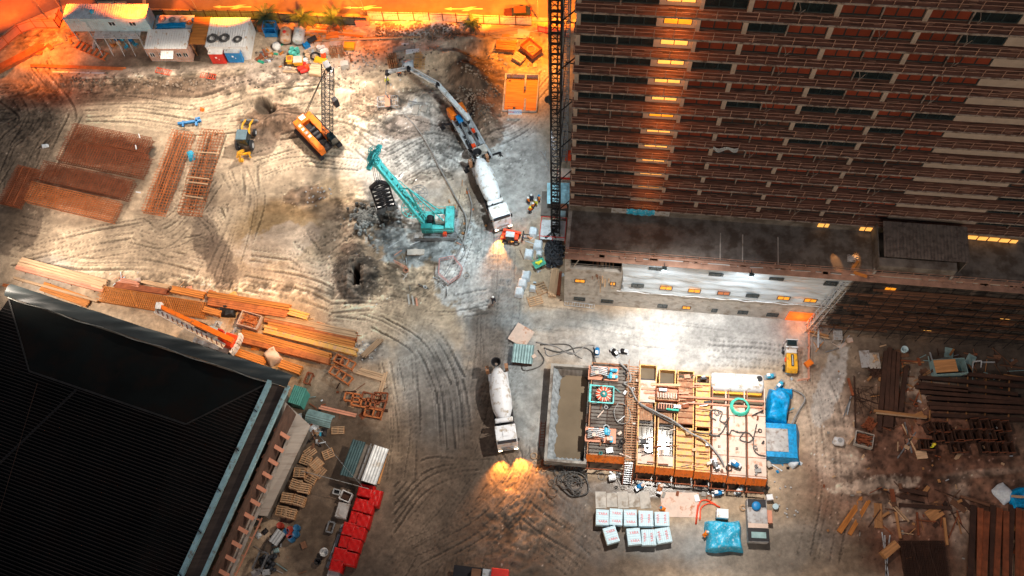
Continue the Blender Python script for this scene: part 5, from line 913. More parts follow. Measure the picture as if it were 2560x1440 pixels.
M_ = Matrix.Translation(t.location) @ Matrix.Rotation(rz, 4, 'Z'); Mi = M_.inverted(); f0 = Mi @ G(822, 330, 2.2); f1 = Mi @ G(826, 150, 15.5); d = f1-f0; n_ = d.cross(Vector((0, 0, 1))).normalized(); upv = n_.cross(d).normalized(); g = MB(); w = .62
def lattice(g, f0, d, n_, upv, w, k, r=.09, r2=.05, tap=0.0):
    cs = [(-1, -1), (1, -1), (1, 1), (-1, 1)]
    for i in range(k):
        wa = w*(1-tap*i/k); wb = w*(1-tap*(i+1)/k)
        for j in range(4):
            a, b = cs[j], cs[(j+1) % 4]; p = f0+d*i/k+(n_*a[0]+upv*a[1])*wa; p2 = f0+d*(i+1)/k+(n_*a[0]+upv*a[1])*wb; q2 = f0+d*(i+1)/k+(n_*b[0]+upv*b[1])*wb; g.bar(p, p2, r); g.bar(p, q2, r2); g.bar(p, f0+d*i/k+(n_*b[0]+upv*b[1])*wa, r2)
lattice(g, f0, d, n_, upv, w, 16, .09, .045); g.build('lattice_boom', T['steel_dark'], t); MB().bar(f0-d*.02-n_*.8, f0-d*.02+n_*.8, .5).bar(f1-n_*.6, f1+n_*.6, .8).build('boom_head', T['steel_dark'], t); MB().tube([f1, Vector((-h+.6, -.2, 2.6))], .05, 4).tube([f1, Vector((-h+.6, .3, 2.6))], .05, 4).build('stay_rope', T['steel_dark'], t)
dr = f1-Vector((0, 0, 0)); MB().tube([f1+upv*-1.0, Vector((f1.x-.6, f1.y-.4, 8))], .04, 4).box((f1.x-.6, f1.y-.4, 7.2), (.7, .7, 1.6)).build('hook_block', T['steel_dark'], t)
t.scale = (.88, .88, .94)
# backhoe loader
c, L, rz = fit((601, 398), (622, 286), 1.3, 0); t = thing('backhoe_loader', 'yellow and grey backhoe loader with its bucket against the spoil heap', 'backhoe loader', c, rz); h = L/2
MB().lo(-.9, 1.3, -.45, .45, .7, 1.3).build('body', T['yellow_paint'], t, bevel=.06); MB().box((-.5, 0, 1.75), (1.7, 1.5, 1.5), taper=.88).build('cab', T['glass_dark'], t, bevel=.08); MB().box((-.5, 0, 2.55), (1.6, 1.45, .16)).build('cab_roof', mat('cab_slate', (.10, .16, .19), .5), t, bevel=.05)
for s in (-1, 1): MB().bar((.1, s*.55, 1.4), (1.9, s*.5, 1.5), .16, .22).bar((1.9, s*.5, 1.5), (h-.5, s*.5, .7), .16, .22).build('loader_arm', T['yellow_paint'], t)
MB().side([(h-.75, .15), (h-.15, .05), (h, .15), (h-.3, .35), (h-.65, .95), (h-.75, .9)], -1.15, 1.15).build('bucket', T['steel'], t); MB().bar((-h+1.6, 0, .9), (-h+.6, .1, 2.0), .3).bar((-h+.6, .1, 2.0), (-h+.3, .2, .8), .25).bar((-h+1.5, -.9, .5), (-h+1.1, .9, .5), .25).box((-h+.35, .2, .5), (.4, .6, .5)).build('digger_arm', T['yellow_paint'], t)
MB().bar((-h+1.4, -.7, .9), (-h+.9, -.95, .2), .2).bar((-h+1.4, .7, .9), (-h+.9, .95, .2), .2).build('stabiliser', T['yellow_paint'], t)
for x, r in ((1.2, .5), (-1.0, .72)):
    for y in (-.95, .95): wheel(t, x, y, r, .4)
# red telehandler
c, L, rz = fit((1254, 586), (1308, 592), 1.0, 0); t = thing('telehandler', 'small red and grey telehandler in front of the mixer truck headlights', 'telehandler', c, rz); h = L/2
MB().lo(-h, h-.6, -.5, .5, .5, 1.0).build('body', T['red_orange'], t, bevel=.05); MB().box((-.2, -.35, 1.4), (1.2, .8, 1.1), taper=.85).build('cab', T['glass_dark'], t, bevel=.06); MB().box((-.2, -.35, 2.0), (1.1, .75, .08)).build('cab_roof', T['steel_pale'], t); MB().bar((-h+.2, .45, 1.5), (h-.3, .35, 1.2), .3).build('boom', T['red_orange'], t); MB().box((h-.05, .2, .9), (.15, 1.1, .6)).bar((h, 0, .7), (h+.8, 0, .7), .1).bar((h, .5, .7), (h+.8, .5, .7), .1).build('fork', T['steel_dark'], t)
for x in (-h+.5, h-.8):
    for y in (-.7, .6): wheel(t, x, y, .42, .3)
# yellow shotcrete loader
c, L, rz = fit((1977, 852), (1981, 934), 1.4, 0); t = thing('site_dumper', 'yellow and white self loading mixer parked at the edge of the floodlit ground', 'site dumper', c, rz); h = L/2
MB().side([(-.4, .6), (-.4, 1.7), (h-.5, 1.75), (h-.1, 1.2), (h-.3, .6)], -.62, .62).build('hopper', T['yellow_paint'], t, bevel=.08); MB().lo(-.2, h-.8, -.15, .15, 1.76, 1.82).build('slot', T['steel_dark'], t); MB().lo(-.1, h-.9, -.05, .05, 1.83, 1.9).build('ram', T['steel_pale'], t)
MB().lo(-h+.3, -.45, -.62, .62, .6, 1.6).build('engine_cover', T['cream_tank'], t, bevel=.06); MB().box((-h+.45, 0, 1.7), (.7, 1.2, .7), taper=.9).build('cab', T['glass_dark'], t); MB().tube([(-h+.1, -.7, .8), (-h+.1, -.7, 2.1), (-h+.1, .7, 2.1), (-h+.1, .7, .8)], .06).tube([(-h+1, -.7, .8), (-h+1, -.7, 2.0), (-h+1, .7, 2.0), (-h+1, .7, .8)], .08).build('roll_bar', T['white_paint'], t)
MB().lo(.05, .5, -.75, -.63, .9, 1.3).build('side_box', T['red_orange'], t)
for x in (-h+.9, h-1.0):
    for y in (-.75, .75): wheel(t, x, y, .42, .28)
# mobile crane at the warehouse
c, L, rz = fit((495, 830), (588, 862), 1.6, 0); t = thing('mobile_crane', 'orange and white mobile crane with its boom lowered over the rebar mat', 'mobile crane', c, rz); h = L/2
MB().lo(-h-.3, h-.6, -1.25, 1.25, .7, 1.2).build('carrier', T['paper_grey'], t); MB().lo(-h-.5, -h+.9, .2, 1.2, 1.2, 2.2).build('cab', T['glass_dark'], t, bevel=.08); MB().lo(h-1.4, h+.1, -.7, 1.0, 1.3, 2.4).lo(h-1.9, h-1.2, -.3, .6, 1.3, 2.9).build('turret', T['red_orange'], t, bevel=.08)
mb = MB(); [mb.box((h+.0+.35*math.cos(a), .1+1.35*math.sin(a), 1.7), (.35, .45, 1.0), a*.5) for a in (-1.0, -.6, -.2, .2, .6, 1.0)]; mb.build('counterweight', T['white_paint'], t); MB().lo(-.6, .4, 1.0, 1.2, 1.2, 1.9).build('tool_chest', T['red_paint'], t); MB().lo(-h+1.3, -h+2.3, .3, 1.2, 1.2, 2.0).build('hydraulic_box', T['cabin_blue'], t)
M_ = Matrix.Translation(t.location) @ Matrix.Rotation(rz, 4, 'Z'); Mi = M_.inverted(); b0 = Mi @ G(582, 852, 3.2); b1 = Mi @ G(398, 766, 4.0); MB().bar(b0, b0.lerp(b1, .55), .62, .7).bar(b0.lerp(b1, .5), b1, .48, .55).build('boom', T['orange_paint'], t)
j0 = Mi @ G(560, 866, 2.9); j1 = Mi @ G(388, 776, 3.6); d = j1-j0; n_ = d.cross(Vector((0, 0, 1))).normalized(); g = MB().bar(j0, j1, .5, .12); g.bar(j0+n_*.28, j1+n_*.28, .12, .3); g.bar(j0-n_*.28, j1-n_*.28, .12, .3); g.build('jib', T['white_paint'], t); g = MB(); [g.bar(j0+d*(i+.1)/14-n_*.2+Vector((0, 0, .08)), j0+d*(i+.8)/14+n_*.2+Vector((0, 0, .08)), .1, .03) for i in range(14)]; g.build('jib_lacing', T['rust'], t); MB().box(tuple(b1), (.7, .9, .6), .3).build('boom_head', T['white_paint'], t)
for x in (-h+.5, -h+1.8, h-2.0, h-.8):
    for y in (-1.1, 1.1): wheel(t, x, y, .55, .35)
for x in (-h+1.2, h-1.3):
    for s in (-1, 1): MB().bar((x, s*1.2, .9), (x, s*2.2, .9), .2).box((x, s*2.2, .45), (.2, .2, .9)).box((x, s*2.2, .05), (.7, .7, .08)).build('outrigger', T['steel_pale'], t)
# bottom edge lorry
c, L, rz = fit((1130, 1436), (1270, 1452), 2.0, 0); t = thing('flatbed_lorry', 'red cabbed flatbed lorry cut by the bottom edge of the frame', 'lorry', c, rz); h = L/2
MB().lo(-h, h-2.0, -1.15, 1.15, .9, 1.1).build('bed', T['steel_dark'], t); MB().lo(h-1.9, h, -1.15, 1.15, .6, 2.4).build('cab', T['red_paint'], t, bevel=.1); MB().lo(-1, 0, -.9, .9, 1.1, 1.9).build('load', T['timber_dark'], t); MB().lo(0.2, 1.2, -1.0, 1.0, 1.1, 1.8).build('load', T['steel_pale'], t)
for x in (-h+1, -h+2.2, h-1):
    for y in (-1.0, 1.0): wheel(t, x, y)
# ------------------------------------------------------------------ tower hoist masts
def mast(bx, by, w, ztop, label, m, rungs, off=0.0):
    b = G(bx, by, .2); m_ = .7; t = thing('hoist_mast', label, 'mast', b, TH, 'lattice masts beside the tower'); g = MB(); cs = [(-w, -w), (w, -w), (w, w), (-w, w)]; k = int(ztop/1.5)
    for i in range(k):
        z0, z1 = i*1.5, (i+1)*1.5
        for j in range(4):
            a, b_ = cs[j], cs[(j+1) % 4]; g.bar((*a, z0), (*a, z1), .13); g.bar((*a, z0), (*b_, z0), .08); g.bar((*a, z0), (*b_, z1), .05)
    g.build('lattice', T[m], t)
    if rungs:
        r = MB(); [r.bar((-w, 0, i*.75), (w, 0, i*.75), .07) for i in range(k*2)]; r.bar((.15, 0, 0), (.15, 0, k*1.5), .1); r.build('ladder', T[m], t)
    return t
m1 = mast(1389, 586, .5, 54, 'dark lattice hoist mast rising from the timber platform, left of two', 'steel_dark', 1); m2 = mast(1411, 398, .36, 44, 'thinner lattice mast close to the tower, right of two', 'steel', 1)
p1, p2 = m1.location, m2.location
for k in range(7):
    z = 6+k*7.0; tie = MB(); tie.bar(Vector((p1.x, p1.y, z)), Vector((p1.x, p1.y, z))+E1*3.0+E2*3.5, .10); tie.bar(Vector((p2.x, p2.y, z+1)), Vector((p2.x, p2.y, z+1))+E1*1.6-E2*.4, .10); tie.bar(Vector((p1.x, p1.y, z)), Vector((p2.x, p2.y, z+1)), .08); one('mast_tie', tie, T['steel_dark'], 'dark brace tying the two masts to the tower, '+['lowest', 'second from the ground', 'third from the ground', 'fourth from the ground', 'fifth from the ground', 'sixth from the ground', 'topmost'][k], 'brace', group='braces of the masts')

one('hoist_cable', MB().tube([G(1373, 262, 20), G(1370, -60, 47)], .05, 4).tube([G(1376, 262, 20), G(1375, -60, 47)], .05, 4), T['steel_dark'], 'pair of thin cables hanging left of the tall mast', 'cable')
one('hoist_hook', MB().lathe([(.05, -.8), (.45, -.2), (.45, .1), (.1, .6)], 8).box((.5, 0, 0), (.9, .12, .12)), T['steel_dark'], 'dark hook block hanging left of the tall mast', 'hook block', G(1371, 248, 19))
# ------------------------------------------------------------------ warehouse with the black roof
wh = thing('warehouse', 'large warehouse with a black corrugated roof and pale blue edge strips', 'warehouse', (0, 0, 0)); HW = 9.0
def GW(px, py, z=HW): return G(px, py, z)
c0, c1 = GW(30, 712, HW), GW(737, 940, HW); ex = (c1-c0).normalized(); ey = (GW(450, 1440)-c1); ey = ey-ex*ey.dot(ex); ey.normalize(); c2 = c1+ey*48; c3 = c0+ey*48-ex*3
rz = math.atan2(ex.y, ex.x)
def quad(pts, th=.12):
    n = len(pts); return MB().add([tuple(p) for p in pts]+[(p[0], p[1], p[2]-th) for p in pts], [tuple(range(n))[::-1], tuple(range(n, 2*n))]+[(i, i+n, (i+1) % n+n, (i+1) % n) for i in range(n)])
o0 = (c0+ey*.3); 
MB().prism([((c0+ey*1.0+ex*.5).x, (c0+ey*1.0+ex*.5).y), ((c3+ex*.5).x, (c3+ex*.5).y), ((c2-ex*2.2).x, (c2-ex*2.2).y), ((c1+ey*1.0-ex*2.2).x, (c1+ey*1.0-ex*2.2).y)], 0, HW-1.4).build('wall', T['concrete_dark'], wh)
W2 = lambda a, b, z: c0+ex*a+ey*b+Vector((0, 0, z-HW)); Lx = (c1-c0).length
# raised membrane parapet along the long edge
def mem2(u, v):
    a = u*(Lx-.2); w = 1.55; p = W2(a, v*w, HW+.25+.25*math.sin(v*3.1)+.10*math.sin(u*23+v*4)+.06*math.sin(u*61+v*9)); return p
MB().grid(mem2, 120, 8, .08).build('parapet_membrane', T['roof_membrane'], wh, smooth=True)
lip = MB(); q = random.Random(2)
pts = [W2(.5+i*(Lx-1)/60, 1.62+.12*math.sin(i*.5), HW+.18) for i in range(61)]; lip.tube(pts, .06, 6); lip.build('membrane_lip', mat('lip_pale', (.30, .30, .27), .35, var=.7, scale=.4), wh, smooth=True)
# roof planes: front hip trapezoid falling to a valley, then the wide corrugated roof
A0, A1, B0, B1 = W2(.6, 1.7, HW), W2(Lx-2.6, 1.7, HW), W2(8.2, 9.0, HW-.9), W2(Lx-8.8, 9.0, HW-.9)
E_ = Lx-2.6; ZR = HW+.9; zr = lambda f: ZR-.55*f
B0, B1 = W2(8.2, 9.0, ZR), W2(Lx-8.8, 9.0, ZR)
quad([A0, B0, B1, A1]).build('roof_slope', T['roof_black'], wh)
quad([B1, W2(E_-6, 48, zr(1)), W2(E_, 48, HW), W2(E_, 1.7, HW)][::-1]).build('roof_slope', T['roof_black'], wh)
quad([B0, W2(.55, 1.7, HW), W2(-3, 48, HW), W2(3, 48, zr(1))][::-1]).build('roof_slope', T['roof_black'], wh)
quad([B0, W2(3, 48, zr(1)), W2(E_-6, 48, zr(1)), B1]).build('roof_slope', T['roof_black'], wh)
rb = MB()
for i in range(118):
    b = 3.0+i*.37
    if b > 9:
        f = (b-9)/39; al = 8.2-5.2*f; ar = Lx-8.8+(E_-6-Lx+8.8)*f; zz = zr(f)+.13; le = .55-3.5*(b-1.7)/46.3
        rb.bar(W2(al, b, zz), W2(ar, b, zz), .09, .07); rb.bar(W2(ar, b, zz), W2(E_, b, HW+.1), .09, .07); rb.bar(W2(le, b, HW+.1), W2(al, b, zz), .09, .07)
    else:
        g_ = (b-1.7)/7.3; xr = E_+(Lx-8.8-E_)*g_; xl = .55+7.65*g_; zz = HW+(ZR-HW)*g_+.03; rb.bar(W2(xr, b, zz), W2(E_, b, HW+.03), .09, .07); rb.bar(W2(.3, b, HW+.03), W2(xl, b, zz), .09, .07)
rb.build('roof_rib', mat('roof_rib', (.013, .008, .0065), .85, var=.8, scale=.15), wh)
rd = MB(); rd.bar(W2(8.2, 9, ZR+.03), W2(Lx-8.8, 9, ZR+.03), .22, .10); rd.bar(W2(.7, 1.8, HW+.05), W2(8.2, 9, ZR+.03), .16, .10); rd.bar(W2(Lx-8.8, 9, ZR+.03), W2(E_, 1.8, HW+.05), .16, .10); rd.bar(W2(14.5, 9.2, ZR+.06), W2(8.6, 24, zr(.4)+.08), .30, .08).bar(W2(8.6, 24, zr(.4)+.08), W2(6.5, 48, zr(1)+.1), .26, .08)
rd.build('ridge_flashing', mat('flashing', (.018, .015, .013), .7, var=.6), wh)
MB().tube([W2(10, 10, ZR+.3), W2(19.5, 48, HW+1.2)], .025, 4).build('cable', T['rust_dark'], wh)
# blue edge strips, gutter, brackets
MB().bar(W2(E_+.25, 1.4, HW+.12), W2(E_+.25, 48, HW+.12), .5, .5).bar(W2(Lx-.2, 1.3, HW+.0), W2(Lx-.2, 48, HW+.0), .38, .5).build('fascia', T['fascia_blue'], wh); MB().bar(W2(E_+1.25, 1.5, HW-.35), W2(E_+1.25, 48, HW-.35), 1.7, .1).build('gutter', T['gutter_brown'], wh)
bd = MB()
for i in range(10): bd.bar(W2(E_-.05, 5+i*4.6, HW+.4), W2(E_+.45, 5.2+i*4.6, HW+.4), .1, .2)
bd.build('clip', T['steel_dark'], wh)
CB = [(693, 1079), (679, 1113), (664, 1148), (649, 1179), (634, 1212), (619, 1246), (608, 1281), (597, 1314), (581, 1350), (562, 1387), (546, 1420)]
p0, p1 = G(CB[0][0], CB[0][1], 5.6), G(CB[9][0], CB[9][1], 5.6); d = (p1-p0)/9
for i in range(12):
    p = p0+d*i; q_ = Vector(p)+ex*0; s = W2(Lx-.6, (p-c0).dot(ey), 6.3); e = W2(Lx+1.0, (p-c0).dot(ey)+.25, 5.3); MB().bar(s, e, .42, .42).build('bracket', T['salmon'], wh)
MB().bar(W2(Lx+.0, 3, 4.6), W2(Lx+.0, 48, 4.6), .2, 5.5).build('side_wall', mat('side_wall', (.13, .075, .055), .8, var=.3), wh)
# lean-to roof along the warehouse
lt = [G(712, 1003, 4.2), G(777, 1066, 3.6), G(692, 1290, 3.6), G(655, 1280, 3.8), G(560, 1470, 3.8), G(520, 1470, 4.2), G(700, 1088, 4.2)]
lt = [G(713, 1005, 4.0), G(776, 1064, 3.4), G(668, 1290, 3.4), G(640, 1288, 3.6), G(560, 1480, 3.6), G(540, 1470, 4.0), G(722, 1092, 4.0), G(700, 1080, 4.0)]
l = thing('lean_to', 'long pale sheet roofed lean-to running beside the warehouse', 'lean-to', (0, 0, 0)); quad([p for p in lt][::-1]).build('roof', T['lean_roof'], l)
a, b = G(712, 1030, 0), G(600, 1290, 0); MB().bar(G(770, 1075, 1.7), G(664, 1292, 1.7), .12, 3.3).build('wall', T['concrete_dark'], l); MB().bar(G(724, 1090, 4.15), G(560, 1480, 3.9), .35, .12).build('ridge_strip', T['plaster'], l)
fr = MB(); 
for i in range(6): p = G(650-i*20, 1300+i*45, 3.2); q_ = G(612-i*20, 1288+i*45, 3.2); fr.bar(p, q_, .16)
fr.bar(G(655, 1295, 3.2), G(570, 1480, 3.2), .14); fr.bar(G(640, 1290, 3.2), G(555, 1480, 3.2), .14); fr.build('open_frame', T['salmon'], l); MB().bar(G(664, 1300, .8), G(655, 1470, .8), .15, 1.4) if 0 else None
# ------------------------------------------------------------------ material yard north of the warehouse
pile((48, 655), (262, 712), 1.5, 4, 2, 'timber_pale', 'long pale beams lying along the far left bank', 'long_beams', 'beams', bh=.2, jit=.1); pile((42, 668), (258, 726), .6, 2, 2, 'salmon', 'pinkish beams in front of the long pale beams', 'long_beams', 'beams', bh=.2, jit=.1)
pile((35, 694), (242, 752), .35, 1, 2, 'timber_pale', 'single line of pale beams nearest the warehouse corner', 'long_beams', 'beams', bh=.2, jit=.05)
pile((105, 715), (222, 757), 1.3, 5, 2, 'timber_orange', 'orange planks half hidden by the warehouse roof edge', 'plank_row', 'planks', jit=.1); pile((8, 712), (34, 718), .4, 2, 2, 'rust_orange', 'short orange beam sticking out past the warehouse corner', 'short_beam', 'beams', bear=False)
def rebar(TL, TR, BL, h, m, label, nx=24, nyy=7, layers=3, over=.5, r=.042, group='rebar cages', diag=True, z=0.0, name='rebar_cage'):
    c, L, W, rz = qfit(TL, TR, BL, h, z); t = thing(name, label, 'rebar cage', c, rz, group); q = random.Random(int(TL[0])); a = MB(); b = MB()
    for k in range(layers):
        zz = .12+(h-.12)*k/max(1, layers-1)
        for j in range(nyy+1): y = -W/2+W*j/nyy; a.bar((-L/2-over*q.random(), y, zz), (L/2+over*q.random(), y+q.uniform(-.03, .03), zz), r*1.2)
    for i in range(nx+1):
        x = -L/2+L*i/nx+q.uniform(-.03, .03)
        for zz in (h+r, .08): b.bar((x, -W/2, zz), (x, W/2, zz), r)
        for y in (-W/2, W/2): b.bar((x, y, .08), (x, y, h), r)
    if diag:
        for f in (.25, .6): b.bar((-L/2+L*f, W/2, h+.06), (-L/2+L*(f+.12), -W/2, h+.08), r*1.6)
    a.build('long_bar', T[m], t); b.build('hoop', T[m], t); return t
rebar((186, 308), (376, 343), (170, 345), 1.1, 'rust', 'topmost of the wide rust coloured rebar cages', 30, 10, 2, .5)
rebar((166, 348), (372, 388), (135, 396), 1.2, 'rust', 'second wide rebar cage from the top, crossed by two diagonal bars', 32, 10, 2, .5)
rebar((112, 402), (332, 450), (92, 446), 1.1, 'rust', 'third wide rebar cage between two dark gaps', 34, 10, 2, .5)
rebar((85, 455), (300, 505), (64, 500), 1.0, 'rust_orange', 'lowest wide rebar cage with pale grey mud along its front', 32, 10, 2, .4)
rebar((45, 412), (98, 424), (8, 508), .6, 'rust', 'faded rebar cage at the far left of the stack', 14, 20, 2, .3)
rebar((432, 324), (482, 331), (383, 530), .9, 'rust_orange', 'long upright rebar cage left of its pair', 7, 30, 2, .3); rebar((505, 322), (556, 326), (450, 530), .9, 'rust_orange', 'long rebar cage with pale battens across it, right of its pair', 7, 28, 2, .3)
for i, (a, b) in enumerate((((467, 442), (523, 448)), ((463, 454), (520, 461)), ((457, 489), (508, 496)), ((486, 380), (548, 384)))): c, L, rz = fit(a, b, 1.0, .95); one('batten', MB().bar((-L/2, 0, .08), (L/2, 0, .08), .14), T['timber_pale'], ['pale batten laid across the right long rebar cage, second from the top', 'pale batten across the right long rebar cage, third from the top', 'lowest pale batten across the right long rebar cage', 'thin pale batten across the top half of the right long rebar cage'][i], 'batten', c, rz, 'battens on the rebar cage')
for i, (a, b) in enumerate((((340, 480), (352, 482)), ((347, 335), (350, 345)), ((339, 363), (341, 373)))):
    c, L, rz = fit(a, b, 1.3, 1.28); one('batten', MB().bar((-L/2, 0, .05), (L/2, 0, .05), .12), T['white_paint'], ['short pale batten right of the third cage', 'short white batten on the right end of the topmost cage', 'short white batten on the second cage'][i], 'batten', c, rz)
c, L, rz = fit((444, 308), (502, 300), .4, 0); one('lifting_beam', MB().bar((-L/2, 0, .3), (L/2, 0, .3), .3, .3).bar((-L*.28, -.6, .3), (-L*.28, .3, .3), .25).bar((L*.3, -.7, .3), (L*.3, .5, .3), .3).bar((L*.3, .4, .3), (L*.45, .5, .3), .2), T['blue_paint'], 'bright blue steel lifting beam lying above the long rebar cages', 'lifting beam', c, rz)
one('folded_tarp', drape(.9, 1.4, .7, .15, 8, 8, 3), T['pale_blue_tarp'], 'small blue and white bundle between the two long rebar cages', 'tarp', tz(479, 392), .3, smooth=True)
one('orange_cone', MB().lathe([(.35, 0), (.35, .05), (.25, .06), (.05, .75)], 10), T['orange_paint'], 'orange cone on the track above the blue lifting beam', 'cone', tz(506, 275)); one('white_sack', drape(.9, .45, .4, .1, 8, 6, 4), T['white_sack'], 'white sack lying left of the wide rebar cages', 'sack', tz(114, 366), .2, smooth=True)
rebar((262, 716), (520, 758), (246, 752), .45, 'timber_orange', 'bright orange rebar mat beside the mobile crane boom', 54, 8, 2, .6, .05, name='rebar_mat')
pile((300, 700), (345, 712), .7, 3, 3, 'salmon', 'pale offcuts heaped above the orange rebar mat', 'timber_offcuts', 'timber', jit=1.5); pile((290, 712), (420, 730), .8, 4, 3, 'rust', 'brown bars stacked above the orange rebar mat', 'bar_stack', 'steel bars'); pile((355, 703), (425, 718), .5, 3, 2, 'timber_pale', 'pale boards lying above the right end of the rebar mat', 'board_pile', 'boards', jit=1.2)
pile((430, 722), (510, 738), .9, 4, 3, 'timber_orange', 'short orange beams left of the orange wrapped bundle', 'beam_stack', 'beams', bh=.2)
pile((520, 735), (724, 768), .8, 3, 3, 'timber_orange', 'long orange beams along the bank above the scrap crate', 'beam_stack', 'beams', bh=.22, jit=.1); pile((520, 752), (718, 786), 1.1, 4, 3, 'rust_orange', 'long rusty beams in front of the orange bank beams', 'beam_stack', 'beams', bh=.2, jit=.1); pile((722, 778), (770, 792), .9, 3, 3, 'yellow_tank', 'short yellow beams at the right end of the bank', 'beam_stack', 'beams', bh=.22)
one('wrapped_bundle', drape(1.1, .8, .5, .1, 8, 8, 6), T['yellow_tank'], 'yellow sheeted bundle on the orange bank beams', 'bundle', tz(583, 740), .4, smooth=True); pile((508, 772), (552, 784), .8, 3, 3, 'timber_orange', 'short stack of orange beams above the mobile crane cab', 'beam_stack', 'beams', bh=.2)
YP = [((665, 790), (890, 836), 1.0, 4, 2, 'timber_pale', 'topmost row of pale beams in the orange timber yard'), ((662, 800), (890, 848), .6, 3, 2, 'rust_orange', 'rusty beam row just below the pale beams'), ((668, 812), (884, 862), .9, 3, 3, 'timber_orange', 'orange beam row with pale ends below the rusty row'), ((660, 822), (892, 880), 1.0, 3, 3, 'yellow_tank', 'long yellow beam row in the middle of the timber yard'),
      ((604, 832), (824, 892), 1.0, 4, 3, 'timber_orange', 'long orange beams below the yellow row'), ((598, 846), (822, 902), .9, 3, 3, 'rust_orange', 'rust orange beams right beside the warehouse roof corner'), ((576, 874), (664, 905), 1.0, 4, 2, 'timber_orange', 'orange boards tucked against the warehouse roof'), ((700, 908), (752, 926), 1.1, 4, 3, 'timber_orange', 'short orange boards by the roof corner')]
for A_, B_, W_, n_, l_, m_, lb in YP: pile(A_, B_, W_, n_, l_, m_, lb, 'timber_stack', 'timber stack', bh=.2, jit=.12, group='beam stacks of the timber yard', seed=n_)
one('plastic_sheet', drape(1.8, 2.2, .8, .25, 14, 14, 11, 2.2), T['tank_cream'], 'crumpled cream sheet lying on the boards by the warehouse roof', 'plastic sheet', tz(683, 893), .5, smooth=True)
c, L, rz = fit((598, 792), (647, 806), 1.0, 0); t = thing('scrap_crate', 'white rimmed crate filled with brown scrap bars', 'crate', c, rz); W = 1.9; MB().lo(-L/2, L/2, -W/2, -W/2+.07, 0, 1).lo(-L/2, L/2, W/2-.07, W/2, 0, 1).lo(-L/2, -L/2+.07, -W/2+.07, W/2-.07, 0, 1).lo(L/2-.07, L/2, -W/2+.07, W/2-.07, 0, 1).lo(-L/2+.07, L/2-.07, -W/2+.07, W/2-.07, .05, .5).build('body', T['tank_cream'], t)
s = MB(); q = random.Random(1); [s.bar((q.uniform(-L/2+.2, L/2-.2), q.uniform(-.75, .75), q.uniform(.55, .95)), (q.uniform(-L/2+.2, L/2-.2), q.uniform(-.75, .75), q.uniform(.55, .95)), .07) for _ in range(55)]; s.build('scrap', T['rust_orange'], t)
one('dark_tarp', drape(2.2, 1.5, .6, .2, 12, 10, 21), T['steel_dark'], 'dark sheet heap between the crane and the scrap crate', 'tarp', tz(570, 780), -.2, smooth=True)
def oframe(A, B, W, h, m, label, nb=3, base=0.0, group='open steel frames', tilt=0.0):
    c, L, rz = fit(A, B, h, base); t = thing('rack', label, 'rack', c, rz, group); g = MB()
    for y in (-W/2, W/2): g.bar((-L/2, y, h-.12), (L/2, y, h-.12), .16, .28)
    for i in range(nb+1): x = -L/2+L*i/nb; g.bar((x, -W/2, h-.12), (x, W/2, h-.12), .16, .28)
    g.build('rim', T[m], t)
    for x in (-L/2+.1, L/2-.1):
        for y in (-W/2, W/2): MB().bar((x, y, 0), (x, y, h-.2), .12).build('leg', T[m], t)
    return t
oframe((838, 893), (884, 915), .95, .9, 'rust_orange', 'orange three bay frame at the right end of the timber yard, upper of two'); oframe((828, 922), (876, 952), .95, .9, 'rust_orange', 'orange three bay frame at the right end of the timber yard, lower of two'); oframe((776, 932), (765, 958), .7, .8, 'rust', 'small upright rusty frame above the green sheet', 1)
for i, (a, b) in enumerate((((862, 990), (900, 996)), ((905, 988), (950, 1000)), ((880, 1002), (925, 1010)), ((915, 1004), (962, 1014)), ((912, 1028), (954, 1036)), ((935, 990), (968, 992)))): oframe(a, b, .95, .8, 'rust' if i % 2 else 'rust_orange', ['leftmost rusty frame in the heap of frames', 'rusty frame at the top middle of the heap', 'rusty frame in the centre of the heap', 'rusty frame at the right of the heap', 'lowest rusty frame below the heap', 'small rusty frame at the top right of the heap'][i], 2)
pile((892, 925), (962, 946), .9, 4, 1, 'timber_pale', 'pale planks lying beyond the frames', 'plank_pile', 'planks', jit=1); pile((965, 930), (940, 1020), .5, 2, 1, 'timber_pale', 'two long poles lying down the edge of the track', 'pole_pair', 'poles', bear=False); pile((950, 850), (910, 888), .7, 4, 2, 'timber_pale', 'pale poles lying on grey rubble beside the track', 'pole_pile', 'poles', jit=1)
pile((800, 1018), (888, 1038), .5, 2, 1, 'salmon', 'long pinkish board lying below the frames', 'board', 'board', bear=False)
c, L, W, rz = qfit((736, 962), (768, 972), (722, 1005), 2.2, 0); one('green_roof_sheet', MB().corr(-L/2, L/2, -W/2, W/2, 2.0, 2.2, .25, .06).lo(-L/2+.1, L/2-.1, -W/2+.1, W/2-.1, 0, 1.95), T['green_sheet'], 'green corrugated roof at the warehouse corner', 'shed', c, rz)
c, L, rz = fit((765, 1035), (828, 1052), .9, 0); g = MB()
for k in range(9): a = k/9*3.1; g.bar((-L/2, .75*math.cos(a), .1+.75*math.sin(a)), (L/2, .75*math.cos(a), .1+.75*math.sin(a)), .22, .07)
one('sheet_stack', g, T['corr_teal'], 'stack of curved grey green roofing sheets beside the lean-to', 'roof sheets', c, rz); 
